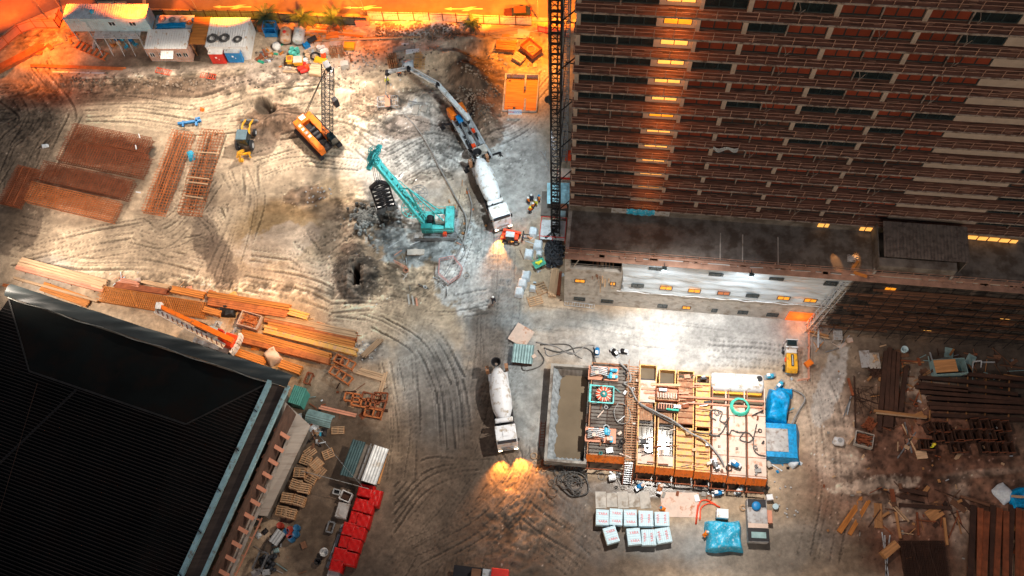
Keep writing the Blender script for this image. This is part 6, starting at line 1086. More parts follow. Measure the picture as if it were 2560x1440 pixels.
# pallets
def pallet_proto():
    t = thing('pallet', 'x', 'pallet', (0, 0, 0), 0, 'wooden pallets beside the lean-to'); d = MB(); [d.lo(-.6, .6, -.5+i*.222, -.5+i*.222+.11, .12, .145) for i in range(5)]; d.build('deck', T['timber_pale'], t); b = MB(); [b.lo(-.6+i*.55, -.5+i*.55, -.5, .5, .02, .118) for i in range(3)]; b.lo(-.6, .6, -.5, -.4, 0, .018).lo(-.6, .6, .4, .5, 0, .018); b.build('bearer', T['timber'], t); return t
pp = pallet_proto(); PL = [(776, 1128, 1, .6, 'top of the row'), (821, 1133, 1, .35, 'lying apart on the right of the row'), (789, 1159, 5, .7, 'on the tall leaning heap in the middle'), (782, 1172, 4, .55, 'second on the leaning heap'), (763, 1150, 2, -.5, 'dark one behind the leaning heap'), (747, 1180, 6, -.12, 'square on its stack left of the leaning heap'), (778, 1196, 2, -.5, 'sliding off the front of the leaning heap'), (739, 1212, 6, -.3, 'left one of the second square pair'), (760, 1219, 6, -.3, 'right one of the second square pair'), (718, 1244, 6, -.3, 'left one of the third square pair'), (747, 1251, 6, -.3, 'right one of the third square pair'), (703, 1278, 5, -.35, 'left one of the lowest pair'), (724, 1284, 5, -.35, 'right one of the lowest pair'), (798, 1180, 2, .9, 'small edge one at the right of the leaning heap')]
first = True; q = random.Random(4)
for x, y, n, a, lb in PL:
    for k in range(n):
        p = G(x, y, .15*n); loc = (p.x+q.uniform(-.06, .06), p.y+q.uniform(-.06, .06), k*.155); lab = 'wooden pallet '+lb if k == n-1 else 'pallet under the one '+lb; rz_ = a+q.uniform(-.12, .12)
        s = (1.1, 1.1, 1.0)
        if first: pp.location = loc; pp.rotation_euler = (0, 0, rz_); pp['label'] = lab; pp.scale = s; first = False; kids(pp)
        else: dup(pp, loc, rz_, lab, s)
t = dup(pp, tz(845, 1076), -.05, 'reddish pallet lying alone on the wet ground left of the corrugated shed', (1.3, .9, 1)); t['group'] = 'loose pallets'
t = dup(pp, tz(792, 1082), .4, 'small broken pallet in the clutter above the pallet row', (.9, .7, 1)); t['group'] = 'loose pallets'
q = random.Random(9)
for i in range(22): p = tz(q.uniform(765, 805), q.uniform(1062, 1118)); one('site_scrap', MB().box((0, 0, .15), (q.uniform(.3, .9), q.uniform(.08, .3), q.uniform(.1, .4)), q.uniform(0, 3)), T[q.choice(['steel', 'pale_blue_tarp', 'steel_dark', 'timber_dark', 'steel_pale'])], 'bit of metal scrap heaped above the pallet row', 'scrap', p, q.uniform(0, 3), 'scrap heap above the pallets')
# corrugated shed with two tone roof
c, L, W, rz = qfit((893, 1100), (965, 1121), (865, 1190), 2.6, 0); t = thing('corrugated_shed', 'long corrugated shed with one dark and one pale roof slope', 'shed', c, rz); MB().lo(-L/2+.15, L/2-.15, -W/2+.1, W/2-.1, 0, 2.2).build('wall', T['concrete_dark'], t)
sl = MB().corr(0, L/2, -W/2, W/2, 2.75, 2.75, .3, .07); o = sl.build('roof', T['corr_pale'], t); o.rotation_euler = (0, math.radians(7), 0); o = MB().corr(-L/2, 0, -W/2, W/2, 2.75, 2.75, .3, .07).build('roof', T['corr_dark'], t); o.rotation_euler = (0, math.radians(-14), 0); MB().bar((0, -W/2, 2.84), (0, W/2, 2.84), .12).build('ridge', T['steel'], t)
pile((968, 1130), (945, 1212), .3, 1, 1, 'timber', 'long plank lying along the pale side of the corrugated shed', 'plank', 'plank', bear=False)
# red sheeted stacks
RS = [(913, 1226, 1.9, 1.7, -.3, 'highest red sheeted stack next to the shed'), (936, 1243, 1.3, 2.2, -.3, 'red sheeted stack with a crinkled pale top on the far right'), (898, 1262, 1.35, 1.7, -.35, 'red sheeted stack left of the pair in the second row'), (918, 1266, 1.5, 1.8, -.35, 'red sheeted stack right of the pair in the second row'), (888, 1294, 1.5, 1.7, -.3, 'red sheeted stack at the left of the third row'), (907, 1301, 1.6, 1.7, -.3, 'red sheeted stack at the right of the third row'), (871, 1322, 1.5, 1.7, -.3, 'red sheeted stack at the left of the fourth row'), (895, 1331, 1.6, 1.7, -.3, 'red sheeted stack at the right of the fourth row'), (862, 1354, 1.5, 1.6, -.3, 'red sheeted stack at the left of the fifth row'), (884, 1362, 1.6, 1.6, -.3, 'red sheeted stack at the right of the fifth row'), (848, 1386, 1.6, 1.7, -.3, 'red sheeted stack at the left of the sixth row'), (873, 1396, 1.6, 1.7, -.3, 'red sheeted stack at the right of the sixth row'), (840, 1413, 1.6, 1.5, -.3, 'lowest red sheeted stack at the end of the row')]
for i, (x, y, w, l_, a, lb) in enumerate(RS):
    p = G(x, y, 1.5); w *= .86; l_ *= .84; t = thing('sheeted_stack', lb, 'sheeted stack', (p.x, p.y, 0), a, 'red sheeted stacks beside the track'); q = random.Random(i); hh = 1.35+q.random()*.3
    def fn(u, v, hh=hh, w=w, l_=l_, i=i):
        ex_ = min(u, 1-u, v, 1-v); k = min(1, ex_*8); return ((min(max(u, .08), .92)-.5)/.84*w*1.08+(u-.5)*.06, (min(max(v, .08), .92)-.5)/.84*l_*1.02+(v-.5)*.06, .12+(hh-.12)*k+.035*math.sin(u*14+i)*math.sin(v*12+i*2)*k)
    MB().grid(fn, 16, 16).build('tarp', T['red_tarp'], t, smooth=True); MB().lo(-w/2+.1, w/2-.1, -l_/2+.1, l_/2-.1, 0, .9).build('load', T['timber_dark'], t)
one('grey_crate', MB().box((0, 0, .5), (1.3, .9, 1.0)), T['paper_grey'], 'pale grey box at the lower end of the red stacks', 'box', tz(838, 1438), -.3)
def box_open(px, py, L, W, h, m, rz, label, fill=None, name='open_crate', cat='crate'):
    p = G(px, py, h); t = thing(name, label, cat, (p.x, p.y, 0), rz); MB().lo(-L/2, L/2, -W/2, -W/2+.08, 0, h).lo(-L/2, L/2, W/2-.08, W/2, 0, h).lo(-L/2, -L/2+.08, -W/2+.08, W/2-.08, 0, h).lo(L/2-.08, L/2, -W/2+.08, W/2-.08, 0, h).build('body', T[m], t); MB().lo(-L/2+.08, L/2-.08, -W/2+.08, W/2-.08, .02, h*.5).build('filling', T[fill or 'steel_dark'], t); return t
box_open(841, 1229, .85, .6, .6, 'steel_pale', -.35, 'small open metal tub left of the white tub'); box_open(864, 1240, 1.3, 1.1, .9, 'white_paint', -.5, 'open white tub with dark red contents beside the red stacks', 'rust_dark'); p = G(856, 1276, .8); one('crate', MB().box((0, 0, .45), (1.3, 1.7, .9)).box((0, 0, .93), (1.2, 1.6, .05)), T['paper_grey'], 'large grey lidded crate left of the red stacks', 'crate', (p.x, p.y, 0), -.3)
pile((858, 1310), (818, 1418), .3, 2, 2, 'steel', 'long grey rails lying down the left side of the red stacks', 'rail_pair', 'rails', bear=False); oframe((830, 1305), (822, 1330), .7, .4, 'steel', 'small grey frame left of the long rails', 1); one('round_tub', MB().lathe([(.4, 0), (.5, .5), (.42, .5), (.35, .1)], 14), T['steel_pale'], 'round pale tub left of the long rails', 'tub', tz(812, 1382), smooth=True); one('round_tub', MB().lathe([(.35, 0), (.4, .5), (.32, .5), (.3, .1)], 14), T['steel_dark'], 'round dark tub below the pale tub', 'tub', tz(796, 1405), smooth=True)
for i, (x, y, m) in enumerate(((699, 1313, 'barrel_red'), (724, 1323, 'barrel_red'), (740, 1319, 'barrel_blue'), (714, 1329, 'barrel_blue'), (723, 1338, 'barrel_red'), (738, 1334, 'barrel_blue'), (727, 1346, 'barrel_blue'))): barrel(x, y, m, ['dull red barrel alone above the cluster', 'red barrel at the top left of the cluster', 'blue barrel at the top right of the cluster', 'blue barrel at the left of the cluster', 'red barrel in the middle of the cluster', 'blue barrel at the right of the cluster', 'blue barrel at the bottom of the cluster'][i], 'barrels below the pallets', 0, .38)
c, L, W, rz = qfit((695, 1322), (712, 1334), (672, 1352), 1.2, 0); t = thing('small_hutch', 'small low hutch with a shiny ribbed metal roof', 'hutch', c, rz); MB().corr(-L/2-.1, L/2+.1, -W/2, W/2, 1.15, 1.2, .3, .07).build('roof', T['corr_pale'], t); MB().lo(-L/2, L/2, -W/2+.05, W/2-.05, 0, 1.1).build('wall', T['steel_dark'], t)
oframe((660, 1380), (640, 1425), 1.0, 1.3, 'steel', 'tall grey rack by the lean-to frames', 1); mb = MB(); q = random.Random(3); [mb.lathe([(.02, 0), (.22, .05), (.25, .2), (.05, .35)], 7, (q.uniform(-.9, .9), q.uniform(-.9, .9), q.uniform(0, .3))) for _ in range(26)]; one('bag_heap', mb, T['tyre_black'], 'heap of small black bags by the grey rack', 'bags', tz(672, 1410), smooth=True)
one('white_box', MB().box((0, 0, .3), (1.0, .7, .6)), T['paper_grey'], 'pale box below the heap of black bags', 'box', tz(643, 1434), .3); one('white_box', MB().box((0, 0, .3), (.8, .6, .6)), T['steel_pale'], 'small pale box right of the other box', 'box', tz(668, 1432), .0)
one('overhead_cable', MB().tube([G(755, 1178, 3), G(840, 1200, 3.2), G(922, 1222, 3)], .035, 4).tube([G(795, 1085, 3), G(860, 1165, 2.9), G(905, 1215, 2.9)], .025, 4), T['steel'], 'thin cables strung from the lean-to to the corrugated shed', 'cable')
# ------------------------------------------------------------------ slurry basin and mud plant
R_ = G(1380, 903, 2.4); RR = G(1915, 940, 2.4); pr_ = math.atan2(RR.y-R_.y, RR.x-R_.x)
def PU(px, py, z=2.4): d = G(px, py, z)-R_; return (d.x*math.cos(pr_)+d.y*math.sin(pr_), -d.x*math.sin(pr_)+d.y*math.cos(pr_))
def PT(name, label, cat, group=None): return thing(name, label, cat, (R_.x, R_.y, 0), pr_, group)
x0, yt = PU(1378, 905); x1, _ = PU(1474, 910); _, yb = PU(1360, 1150); H = 2.0
bs = PT('slurry_basin', 'open concrete slurry basin half full of muddy water', 'basin')
MB().lo(x0, x0+.32, yb, yt, 0, H).lo(x0+.32, x1, yt-.3, yt, 0, H).lo(x0+.32, x1, yb, yb+.3, 0, H).lo(x1, x1+.3, yb, yt, 0, H).build('wall', T['concrete'], bs); MB().lo(x0+.32, x1, yb+.3, yt-.3, .1, .3).build('floor', T['concrete_dark'], bs)
def edge(s, side):
    pts = [];
    for i in range(13): u = i/12; pts.append(u)
wt = mat('muddy_water', (.16, .125, .085), .1, var=.15, scale=.3, bump=.02); ins = .95
MB().prism([(x0+ins, yb+1.4), (x0+ins+.5, yb+.8), (x1-.5, yb+.8), (x1-.1, yb+1.4), (x1-.1, yt-1.5), (x1-.6, yt-.9), (x0+ins+.9, yt-.9), (x0+ins+.3, yt-1.5)], .55, .62).build('water', wt, bs)
sl = MB(); q = random.Random(2)
def slud(u, v): y = yb+.35+v*(yt-yb-.7); x = x0+.34+u*(.95+.15*math.sin(v*30)); return (x, y, 1.45-(u**1.3)*1.0+.07*math.sin(v*90+u*9)+.06*math.sin(v*47))
sl.grid(slud, 8, 90); sl.grid(lambda u, v: (x0+.4+v*(x1-x0-.5), yb+.32+u*.7, 1.0-u*.5+.05*math.sin(v*50)), 5, 30).build('sludge', mat('sludge', (.23, .25, .26), .7, var=.5, scale=2, bump=.8), bs); sl2 = MB().grid(lambda u, v: (x0+.4+v*(x1-x0-.5), yt-.32-u*.7, 1.1-u*.6+.05*math.sin(v*50)), 5, 30); sl2.build('sludge', T['concrete_dark'], bs)
g = MB(); xa, ya = PU(1352, 1060, 0); xb, yb_ = PU(1346, 1116, 0); 
for k in range(9): g.bar((x0-.7, ya+(yb_-ya)*k/8, .3), (x0-.2, ya+(yb_-ya)*k/8, .5), .06)
g.bar((x0-.7, ya+.2, .3), (x0-.7, yb_-.2, .3), .08).bar((x0-.2, ya+.2, .5), (x0-.2, yb_-.2, .5), .08); tag(g.build('ladder', T['rust'], None, (R_.x, R_.y, 0), pr_), 'rusty ladder lying against the left wall of the slurry basin', 'ladder')
# tank row
TK = [(1480, 1570, 905, 1140, 'grate', 0, 'grey decked tank under the two pump skids'), (1600, 1643, 910, 1165, 'yellow_tank', 1, 'first yellow rimmed open tank right of the walkway'), (1648, 1690, 922, 1170, 'yellow_tank', 1, 'second yellow rimmed open tank'), (1694, 1736, 925, 1175, 'yellow_tank', 2, 'third yellow tank with a planked cover'), (1740, 1776, 937, 1180, 'yellow_tank', 2, 'narrow yellow tank beside the white topped tanks'), (1780, 1816, 965, 1187, 'tank_cream', 3, 'white topped tank on the left of three'), (1820, 1862, 970, 1192, 'tank_cream', 3, 'white topped tank in the middle of three, under the green hose ring'), (1866, 1912, 968, 1196, 'tank_cream', 3, 'white topped tank on the right of three')]
ZT = 2.7
for i, (px0, px1, pt, pb, m, kind, lb) in enumerate(TK):
    xa, ya = PU(px0, pt, ZT); xb, _ = PU(px1, pt, ZT); _, yb2 = PU((px0+px1)/2, pb, ZT); t = PT('mud_tank', lb, 'mud tank', 'mud tanks of the slurry plant')
    wl = MB().lo(xa, xa+.12, yb2, ya, .5, ZT).lo(xb-.12, xb, yb2, ya, .5, ZT).lo(xa+.12, xb-.12, ya-.12, ya, .5, ZT).lo(xa+.12, xb-.12, yb2, yb2+.12, .5, ZT).lo(xa+.12, xb-.12, yb2+.12, ya-.12, .6, .7); wl.build('shell', T[m], t)
    MB().side([(xa, 0), (xb, 0), (xb, 0), (xa, 0)], 0, 0) if 0 else None
    ft = MB().add([(xa, yb2, ZT-.02), (xb, yb2, ZT-.02), (xb, yb2-.55, ZT-1.1), (xa, yb2-.55, ZT-1.1)], [(0, 3, 2, 1)]); n = 4
    for k in range(n+1): x = xa+(xb-xa)*k/n; ft.bar((x, yb2, ZT), (x, yb2-.6, ZT-1.1), .08)
    ft.build('hopper_lip', T['orange_paint'], t); Ly = ya-yb2
    for x in (xa+.1, xb-.1):
        for y in (yb2-.3, yb2+Ly*.5, ya-.1): MB().bar((x, y, 0), (x, y, .55 if y > yb2 else 1.4), .14).build('leg', T['rust_dark'], t)
    MB().bar((xa, yb2-1.2, 1.0), (xb, yb2-1.2, 1.0), .12).bar((xa+.2, yb2-1.2, 0), (xa+.2, yb2-1.2, 1.0), .12).bar((xa+.2, yb2-1.2, 1), (xa+.2, yb2-.2, 1.3), .1).build('front_rail', T['rust'], t)
    if kind in (0,):
        MB().lo(xa+.12, xb-.12, yb2+.12, ya-.12, ZT-.16, ZT-.08).build('deck', T['concrete_dark'], t); g = MB(); [g.bar((xa+.1, yb2+.3+k*.42, ZT+.02), (xb-.1, yb2+.3+k*.42, ZT+.02), .05) for k in range(int(Ly/.42))]; [g.bar((xa+f*(xb-xa), yb2, ZT+.04), (xa+f*(xb-xa), ya, ZT+.04), .06) for f in (.05, .5, .95)]; g.build('grating', T['rust_dark'], t)
    elif kind == 1:
        MB().lo(xa+.12, xb-.12, yb2+.12, ya-.12, 1.7, 1.76).build('water', wt, t); g = MB(); [g.bar((xa, yb2+f*Ly, ZT-.1), (xb, yb2+f*Ly, ZT-.1), .12, .1) for f in (.12, .25, .42, .62, .85)]; [g.bar((xa+f*(xb-xa), yb2+.1*Ly, ZT-.2), (xa+f*(xb-xa), yb2+.4*Ly, ZT-.2), .06) for f in (.3, .6, .8)]; tag(g.build('cross_bar', T['steel_dark'], t), kind='stuff')
        [MB().lo(xa+.13, xb-.13, yb2+Ly*f0_, yb2+Ly*f1_, ZT-.06, ZT-.0).build('cover', T['tank_cream'], t) for f0_, f1_ in ((.62, .84), (.02, .115))]; g = MB(); [g.lo(xa+.13+k*.19, xa+.28+k*.19, yb2+Ly*.44, yb2+Ly*.61, ZT-.06, ZT-.0) for k in range(int((xb-xa-.3)/.19))]; g.build('plank_cover', T['grate'], t)
        MB().lo(xa+.3, xa+.9, yb2+Ly*.13, yb2+Ly*.2, 1.8, 1.84).build('float', T['tank_cream'], t)
    elif kind == 2:
        MB().lo(xa+.12, xb-.12, yb2+.12, yb2+Ly*.42, ZT-.3, ZT-.25).build('cover', T['yellow_tank'], t); g = MB(); [g.bar((xa, yb2+.2+k*Ly/16, ZT-.03), (xb, yb2+.2+k*Ly/16, ZT-.03), .07) for k in range(16)]; g.build('cross_bar', T['rust'], t); MB().lo(xa+.12, xb-.12, yb2+Ly*.45, ya-.9, ZT-.2, ZT-.12).build('plank_cover', T['grate' if i % 2 else 'yellow_tank'], t); MB().lo(xa+.12, xb-.12, ya-.88, ya-.13, 1.9, 1.95).build('water', wt, t)
    else:
        MB().lo(xa+.02, xb-.02, yb2+.02, ya-2.2, ZT+.003, ZT+.05).build('top_plate', T['tank_cream'], t); g = MB()
        for k in range(4):
            y = yb2+Ly*(.12+.19*k); cx = (xa+xb)/2
            for dx in (-.14, .02):
                for dy in (-.14, .02): g.lo(cx+dx, cx+dx+.12, y+dy, y+dy+.12, ZT+.051, ZT+.07)
        g.build('vent', T['rust_dark'], t); g = MB(); [g.bar((xa, yb2+f*Ly, ZT+.06), (xb, yb2+f*Ly, ZT+.06), .05) for f in (.02, .22, .45, .68)]; g.bar((xa+.03, yb2, ZT+.07), (xa+.03, ya-.1, ZT+.07), .09); g.build('seam', T['rust'], t); MB().lo(xa+.12, xb-.12, ya-2.1, ya-.13, 1.6, 1.65).build('water', wt, t)
# walkway bridge between basin tank and yellow tanks
xa, ya = PU(1572, 905, 2.8); xb, _ = PU(1598, 905, 2.8); _, y2 = PU(1570, 1150, 2.8); t = PT('walkway', 'rusty grated walkway running between the pump skids and the yellow tanks', 'walkway'); g = MB(); [g.lo(xa, xb, y2+k*.3, y2+k*.3+.14, 2.7, 2.76) for k in range(int((ya-y2)/.3))]; g.build('deck', T['grate'], t); g = MB(); [g.bar((x, y2, 3.7), (x, ya, 3.7), .05).bar((x, y2, 3.2), (x, ya, 3.2), .04) for x in (xa, xb)]; [g.bar((x, y2+k*(ya-y2)/9, 2.7), (x, y2+k*(ya-y2)/9, 3.7), .05) for x in (xa, xb) for k in range(10)]; g.build('handrail', T['grate'], t)
xs, ys = PU(1572, 1158, 2.6); xe, ye = PU(1565, 1212, 0); t = PT('site_stair', 'rusty stair coming down from the walkway at the front of the tanks', 'stair'); g = MB(); [g.lo(xs-.45, xs+.45, ys+(ye-ys)*k/10-.1, ys+(ye-ys)*k/10+.1, 2.6*(1-k/10), 2.6*(1-k/10)+.05) for k in range(10)]; g.build('tread', T['steel'], t); g = MB(); [g.bar((xs+s*.5, ys, 2.6), (xs+s*.5, ye, .1), .1).bar((xs+s*.5, ys, 3.4), (xs+s*.5, ye, .9), .06) for s in (-1, 1)]; g.build('stringer', T['rust'], t)
# cross pipes and planks on top
for i, (a, b, z, r, m, lb) in enumerate((((1690, 990), (1910, 1003), 3.0, .14, 'salmon', 'upper long pinkish pipe laid across the tank tops'), ((1716, 1006), (1905, 1018), 3.0, .12, 'salmon', 'lower long pinkish pipe laid across the tank tops'))): c, L, rz = fit(a, b, z, z-r); one('feed_pipe', MB().tube([(-L/2, 0, 0), (L/2, 0, 0)], r, 8), T[m], lb, 'pipe', c, rz, 'pipes on the mud tanks')
for i, (a, b) in enumerate((((1604, 970), (1708, 977)), ((1628, 960), (1700, 962)), ((1610, 980), (1722, 982)), ((1622, 993), (1716, 1000)))): c, L, rz = fit(a, b, 2.95, 2.72); one('board', MB().bar((-L/2, 0, .08), (L/2, 0, .08), .28, .1), T['timber_pale' if i % 2 else 'salmon'], ['topmost pinkish board across the open yellow tanks', 'short pale board across the open yellow tanks', 'third board across the open yellow tanks', 'lowest board across the open yellow tanks'][i], 'board', c, rz, 'boards on the yellow tanks')
p = G(1668, 985, 3.2); t = thing('shaker_screen', 'vibrating screen box with rows of springs on the yellow tanks', 'screen', (p.x, p.y, 2.75), pr_); MB().lo(-1.3, 1.3, -.85, -.78, 0, .6).lo(-1.3, 1.3, .78, .85, 0, .6).lo(-1.3, -1.22, -.77, .77, 0, .6).lo(1.22, 1.3, -.77, .77, 0, .6).build('frame', T['rust'], t); g = MB(); [g.lathe([(.1, -.3), (.1, .3)], 8, (-1.05+k*.3, -.2, .45), 'Y') for k in range(8)]; g.build('spring', T['tank_cream'], t); MB().box((-.5, .45, .5), (.9, .35, .25)).build('motor', T['cabin_blue'], t)
p = G(1668, 1020, 3.0); t = thing('shaker_screen', 'second springed screen box below the first, with a green hose', 'screen', (p.x, p.y, 2.75), pr_); MB().lo(-1.2, 1.3, -.45, .45, 0, .3).build('frame', T['rust_dark'], t); g = MB(); [g.box((-1+k*.3, .1, .4), (.1, .6, .15)) for k in range(6)]; g.build('spring', T['salmon'], t); MB().tube([(-.1, -.2, .5), (1.3, -.25, .5)], .12, 8).build('hose', T['hose_green'], t); MB().box((1.1, .15, .55), (.8, .4, .3)).build('motor', T['steel'], t)
p = G(1851, 1015, 3.2); mb = MB(); [mb.coil((0, 0, k*.09), .98-.07*(k % 2)-.09*(k//2), .09, 1.02, 30, 0, 0, 8) for k in range(4)]; one('hose_ring', mb, T['hose_green'], 'big coil of bright green hose lying on the white topped tanks', 'hose coil', (p.x, p.y, 2.85), 0, smooth=True)
# white tank across the back
c, L, rz = fit((1780, 947), (1912, 954), 3.4, 0); t = thing('storage_tank', 'large white horizontal tank lying behind the white topped mud tanks', 'tank', c+Vector((0, 0, 1.1)), rz); MB().lathe([(.6, -L/2), (1.05, -L/2+.15), (1.12, -L/2+.4), (1.12, L/2-.4), (1.05, L/2-.15), (.6, L/2)], 24, (0, 0, 1.2), 'X').build('shell', T['white_paint'], t, smooth=True); MB().lo(-L/2+.2, L/2-.2, -1.35, -1.05, .1, 1.2).build('yellow_band', T['yellow_paint'], t)
for x in (-L/2+1.5, L/2-1.2): MB().lathe([(.4, 0), (.4, .12), (.3, .16)], 14, (x, .1, 2.28)).build('lid', T['white_paint'], t)
MB().lathe([(.35, 0), (.35, .2)], 10, (L/2-.6, .3, 2.2)).build('vent', T['steel_dark'], t)
for x in (-L/2+1, L/2-1): MB().lo(x-.1, x+.1, -.9, .9, -1.1, .3).build('cradle', T['rust_dark'], t)
# pump skids
def skid(px, py, label, seed, teal=False):
    p = G(px, py, 3.4); t = thing('pump_skid', label, 'pump skid', (p.x, p.y, 2.78), pr_, 'pump skids on the basin tank'); q = random.Random(seed); MB().lo(-1.9, 1.6, -.85, .85, 0, .14).build('base', T['salmon'], t)
    a = MB(); [a.tube([(-1.6, -.5+k*.22, .5+.1*k), (-.6, -.3+k*.2, .9), (.3, -.4+k*.22, .6)], .07, 6) for k in range(5)]; a.build('pipe', T['steel_pale'], t); b = MB(); [b.lathe([(.16, -.35), (.22, -.2), (.22, .25), (.12, .35)], 10, (q.uniform(.3, 1.3), q.uniform(-.6, .6), q.uniform(.4, .7)), q.choice('XY')) for _ in range(5)]; b.build('pump', T['pale_blue_tarp'], t)
    c_ = MB(); [c_.box((q.uniform(-1.6, .3), q.uniform(-.7, .7), .35), (q.uniform(.2, .6), q.uniform(.15, .4), q.uniform(.2, .5)), q.random()) for _ in range(12)]; c_.build('engine', T['steel_dark'], t); MB().box((.9, -.5, .6), (.6, .4, .3)).box((-.9, -.2, .7), (.4, .4, .4)).build('control_box', T['tank_cream'], t)
skid(1505, 1085, 'pump skid with curved pipes and blue pumps at the lower end of the basin tank', 1); skid(1512, 930, 'pump skid with pale pipes at the upper end of the basin tank', 5)
p = G(1508, 985, 3.4); t = thing('desander', 'round fan of red and white tubes in a teal frame between the pump skids', 'desander', (p.x, p.y, 2.78), pr_); g = MB(); [g.bar((-1.5, s*1.0, .5), (1.2, s*1.0, .5), .14) for s in (-1, 1)]; g.bar((-1.5, -1, .5), (-1.5, 1.1, .5), .25).bar((1.2, -1, .5), (1.2, 1, .5), .12); g.build('frame', T['teal_paint'], t)
for k in range(22): a = k*2*math.pi/22; MB().lathe([(.05, .42), (.10, .5), (.07, .92)], 6, axis='X', o=(0, 0, 0)).build('cone_tube', T['red_orange' if k % 2 else 'tank_cream'], t, (.05, -.05, .75), a)
MB().lathe([(.42, 0), (.44, .1), (.2, .22)], 18, (.05, -.05, .65)).build('hub', T['teal_dark'], t, smooth=True); MB().lathe([(.13, 0), (.13, .2)], 10, (.05, -.05, .85)).build('motor', T['tank_cream'], t)
one('stair_tower', MB().lo(-.9, .3, -.5, .5, 0, 2.2), T['rust_dark'], 'dark support block under the middle of the pump skids', 'block', (G(1482, 1060, 0)), pr_)
# hoses
def hose(pts, r, m, label, z=2.95, name='hose', n=8):
    P_ = [G(p[0], p[1], p[2] if len(p) > 2 else z) for p in pts]; Q = [P_[0]*2-P_[1]]+P_+[P_[-1]*2-P_[-2]]; out = []
    for i in range(1, len(Q)-2):
        a, b, c, d = Q[i-1:i+3]
        for k in range(n): t = k/n; out.append(.5*((2*b)+(-a+c)*t+(2*a-5*b+4*c-d)*t*t+(-a+3*b-3*c+d)*t**3))
    out.append(P_[-1]); return one(name, MB().tube(out, r, 6), T[m], label, 'hose', group='hoses of the slurry plant', smooth=True)
hose([(1548, 905), (1572, 930), (1576, 952), (1560, 958), (1576, 970), (1596, 1005), (1640, 1030), (1680, 1050), (1722, 1080), (1760, 1100), (1790, 1130), (1808, 1160), (1812, 1200, 1), (1808, 1215, .3)], .11, 'hose_grey', 'thick grey hose snaking diagonally over all the tank tops', 3.0)
hose([(1596, 1010), (1640, 1036), (1690, 1062), (1740, 1080), (1800, 1090)], .07, 'hose', 'thinner dark hose following the thick grey one')
hose([(1360, 870, .1), (1400, 880, .1), (1450, 868, .1), (1480, 880, .1), (1490, 912, 1)], .09, 'hose', 'black hose lying on the ground left of the pump skids', .1); hose([(1340, 855, .1), (1390, 866, .1), (1430, 885, .1), (1470, 862, .1), (1500, 870, .1)], .08, 'hose_grey', 'grey hose curving from the tilted slab to the pumps', .1); hose([(1345, 875, .1), (1360, 900, .1), (1345, 918, .1), (1310, 926, .1), (1306, 905, .1), (1330, 890, .1)], .07, 'hose', 'black hose looped below the ribbed hatch', .1)
hose([(1362, 868, .1), (1372, 890, .1), (1420, 880, .1), (1455, 896, .1)], .07, 'hose_grey', 'grey hose branching toward the slurry basin', .1); hose([(1350, 862, .1), (1420, 862, .1), (1440, 890, .1)], .07, 'hose', 'short dark hose crossing the others near the tilted slab', .1)
hose([(1545, 1008), (1535, 1030), (1545, 1055), (1570, 1056), (1575, 1030), (1560, 1010), (1545, 1008)], .05, 'hose_grey', 'thin grey hose loop below the teal frame')
hose([(1790, 1050), (1775, 1040), (1780, 1025), (1805, 1030), (1800, 1050), (1815, 1062), (1822, 1085), (1830, 1075), (1845, 1080), (1870, 1082), (1882, 1095), (1872, 1105), (1850, 1098), (1860, 1080)], .06, 'hose', 'dark hose looping over the white topped tanks'); hose([(1892, 1060), (1885, 1090), (1884, 1120), (1895, 1135), (1914, 1140)], .06, 'hose', 'dark hose down the right hand white tank')
hose([(1816, 1060), (1805, 1080), (1790, 1090), (1775, 1085), (1780, 1075)], .06, 'hose', 'small dark hose loop on the left white tank')
hose([(1978, 972, .3), (2005, 985, .4), (2012, 1000, .6), (1998, 1025, .6), (1975, 1068, 1.2)], .1, 'hose_grey', 'grey hose bending round the blue tarpaulin heap', .5); hose([(1745, 1262, .1), (1742, 1285, .1), (1740, 1310, .1), (1748, 1260, .1), (1765, 1250, .1), (1790, 1262, .1)], .09, 'red_orange', 'red hose arching beside the white cabinet', .1); hose([(1750, 1300, .1), (1753, 1270, .1), (1775, 1258, .1), (1800, 1268, .1)], .08, 'red_orange', 'second red hose inside the first arch', .1)
hose([(1650, 1200, .1), (1690, 1220, .1), (1740, 1222, .1), (1800, 1240, .1)], .08, 'hose', 'black hose lying across the puddle in front of the tanks', .1); hose([(1480, 1185, .1), (1500, 1172, .5), (1530, 1165, .6)], .06, 'hose', 'black hose rising to the plant frame', .1)
hose([(1390, 1205, .2), (1420, 1180, .3), (1460, 1190, .2), (1470, 1230, .2), (1430, 1240, .2), (1400, 1215, .3)], .09, 'hose', 'thick black hose ringed round the cable heap', .1)
mb = MB(); q = random.Random(6); 
for k in range(26): mb.coil((q.uniform(-2.2, 1.8), q.uniform(-1.6, 1.7), q.uniform(0, .35)), q.uniform(.35, .9), .055, q.uniform(.7, 1.7), 12, k, .05)
one('cable_heap', mb, T['hose'], 'tangled heap of black hoses and cables below the slurry basin', 'cable heap', tz(1425, 1200), 0, smooth=True)
mb = MB(); [mb.coil((q.uniform(-2.4, 2.2), q.uniform(-.3, .3), q.uniform(0, .1)), q.uniform(.3, .6), .05, q.uniform(.7, 1.4), 12, k, .05) for k in range(10)]; one('cable_heap', mb, T['rust'], 'row of rusty hose loops along the front wall of the slurry basin', 'cable heap', tz(1410, 1162), pr_, smooth=True)
mb = MB(); [mb.coil((q.uniform(-.6, .6), q.uniform(-.9, .9), q.uniform(0, .1)), q.uniform(.2, .4), .05, q.uniform(.7, 1.4), 12, k, .05) for k in range(7)]; one('cable_heap', mb, T['timber_pale'], 'pale tangled rope at the edge of the headlight glow', 'cable heap', tz(1348, 1158), 0, smooth=True)
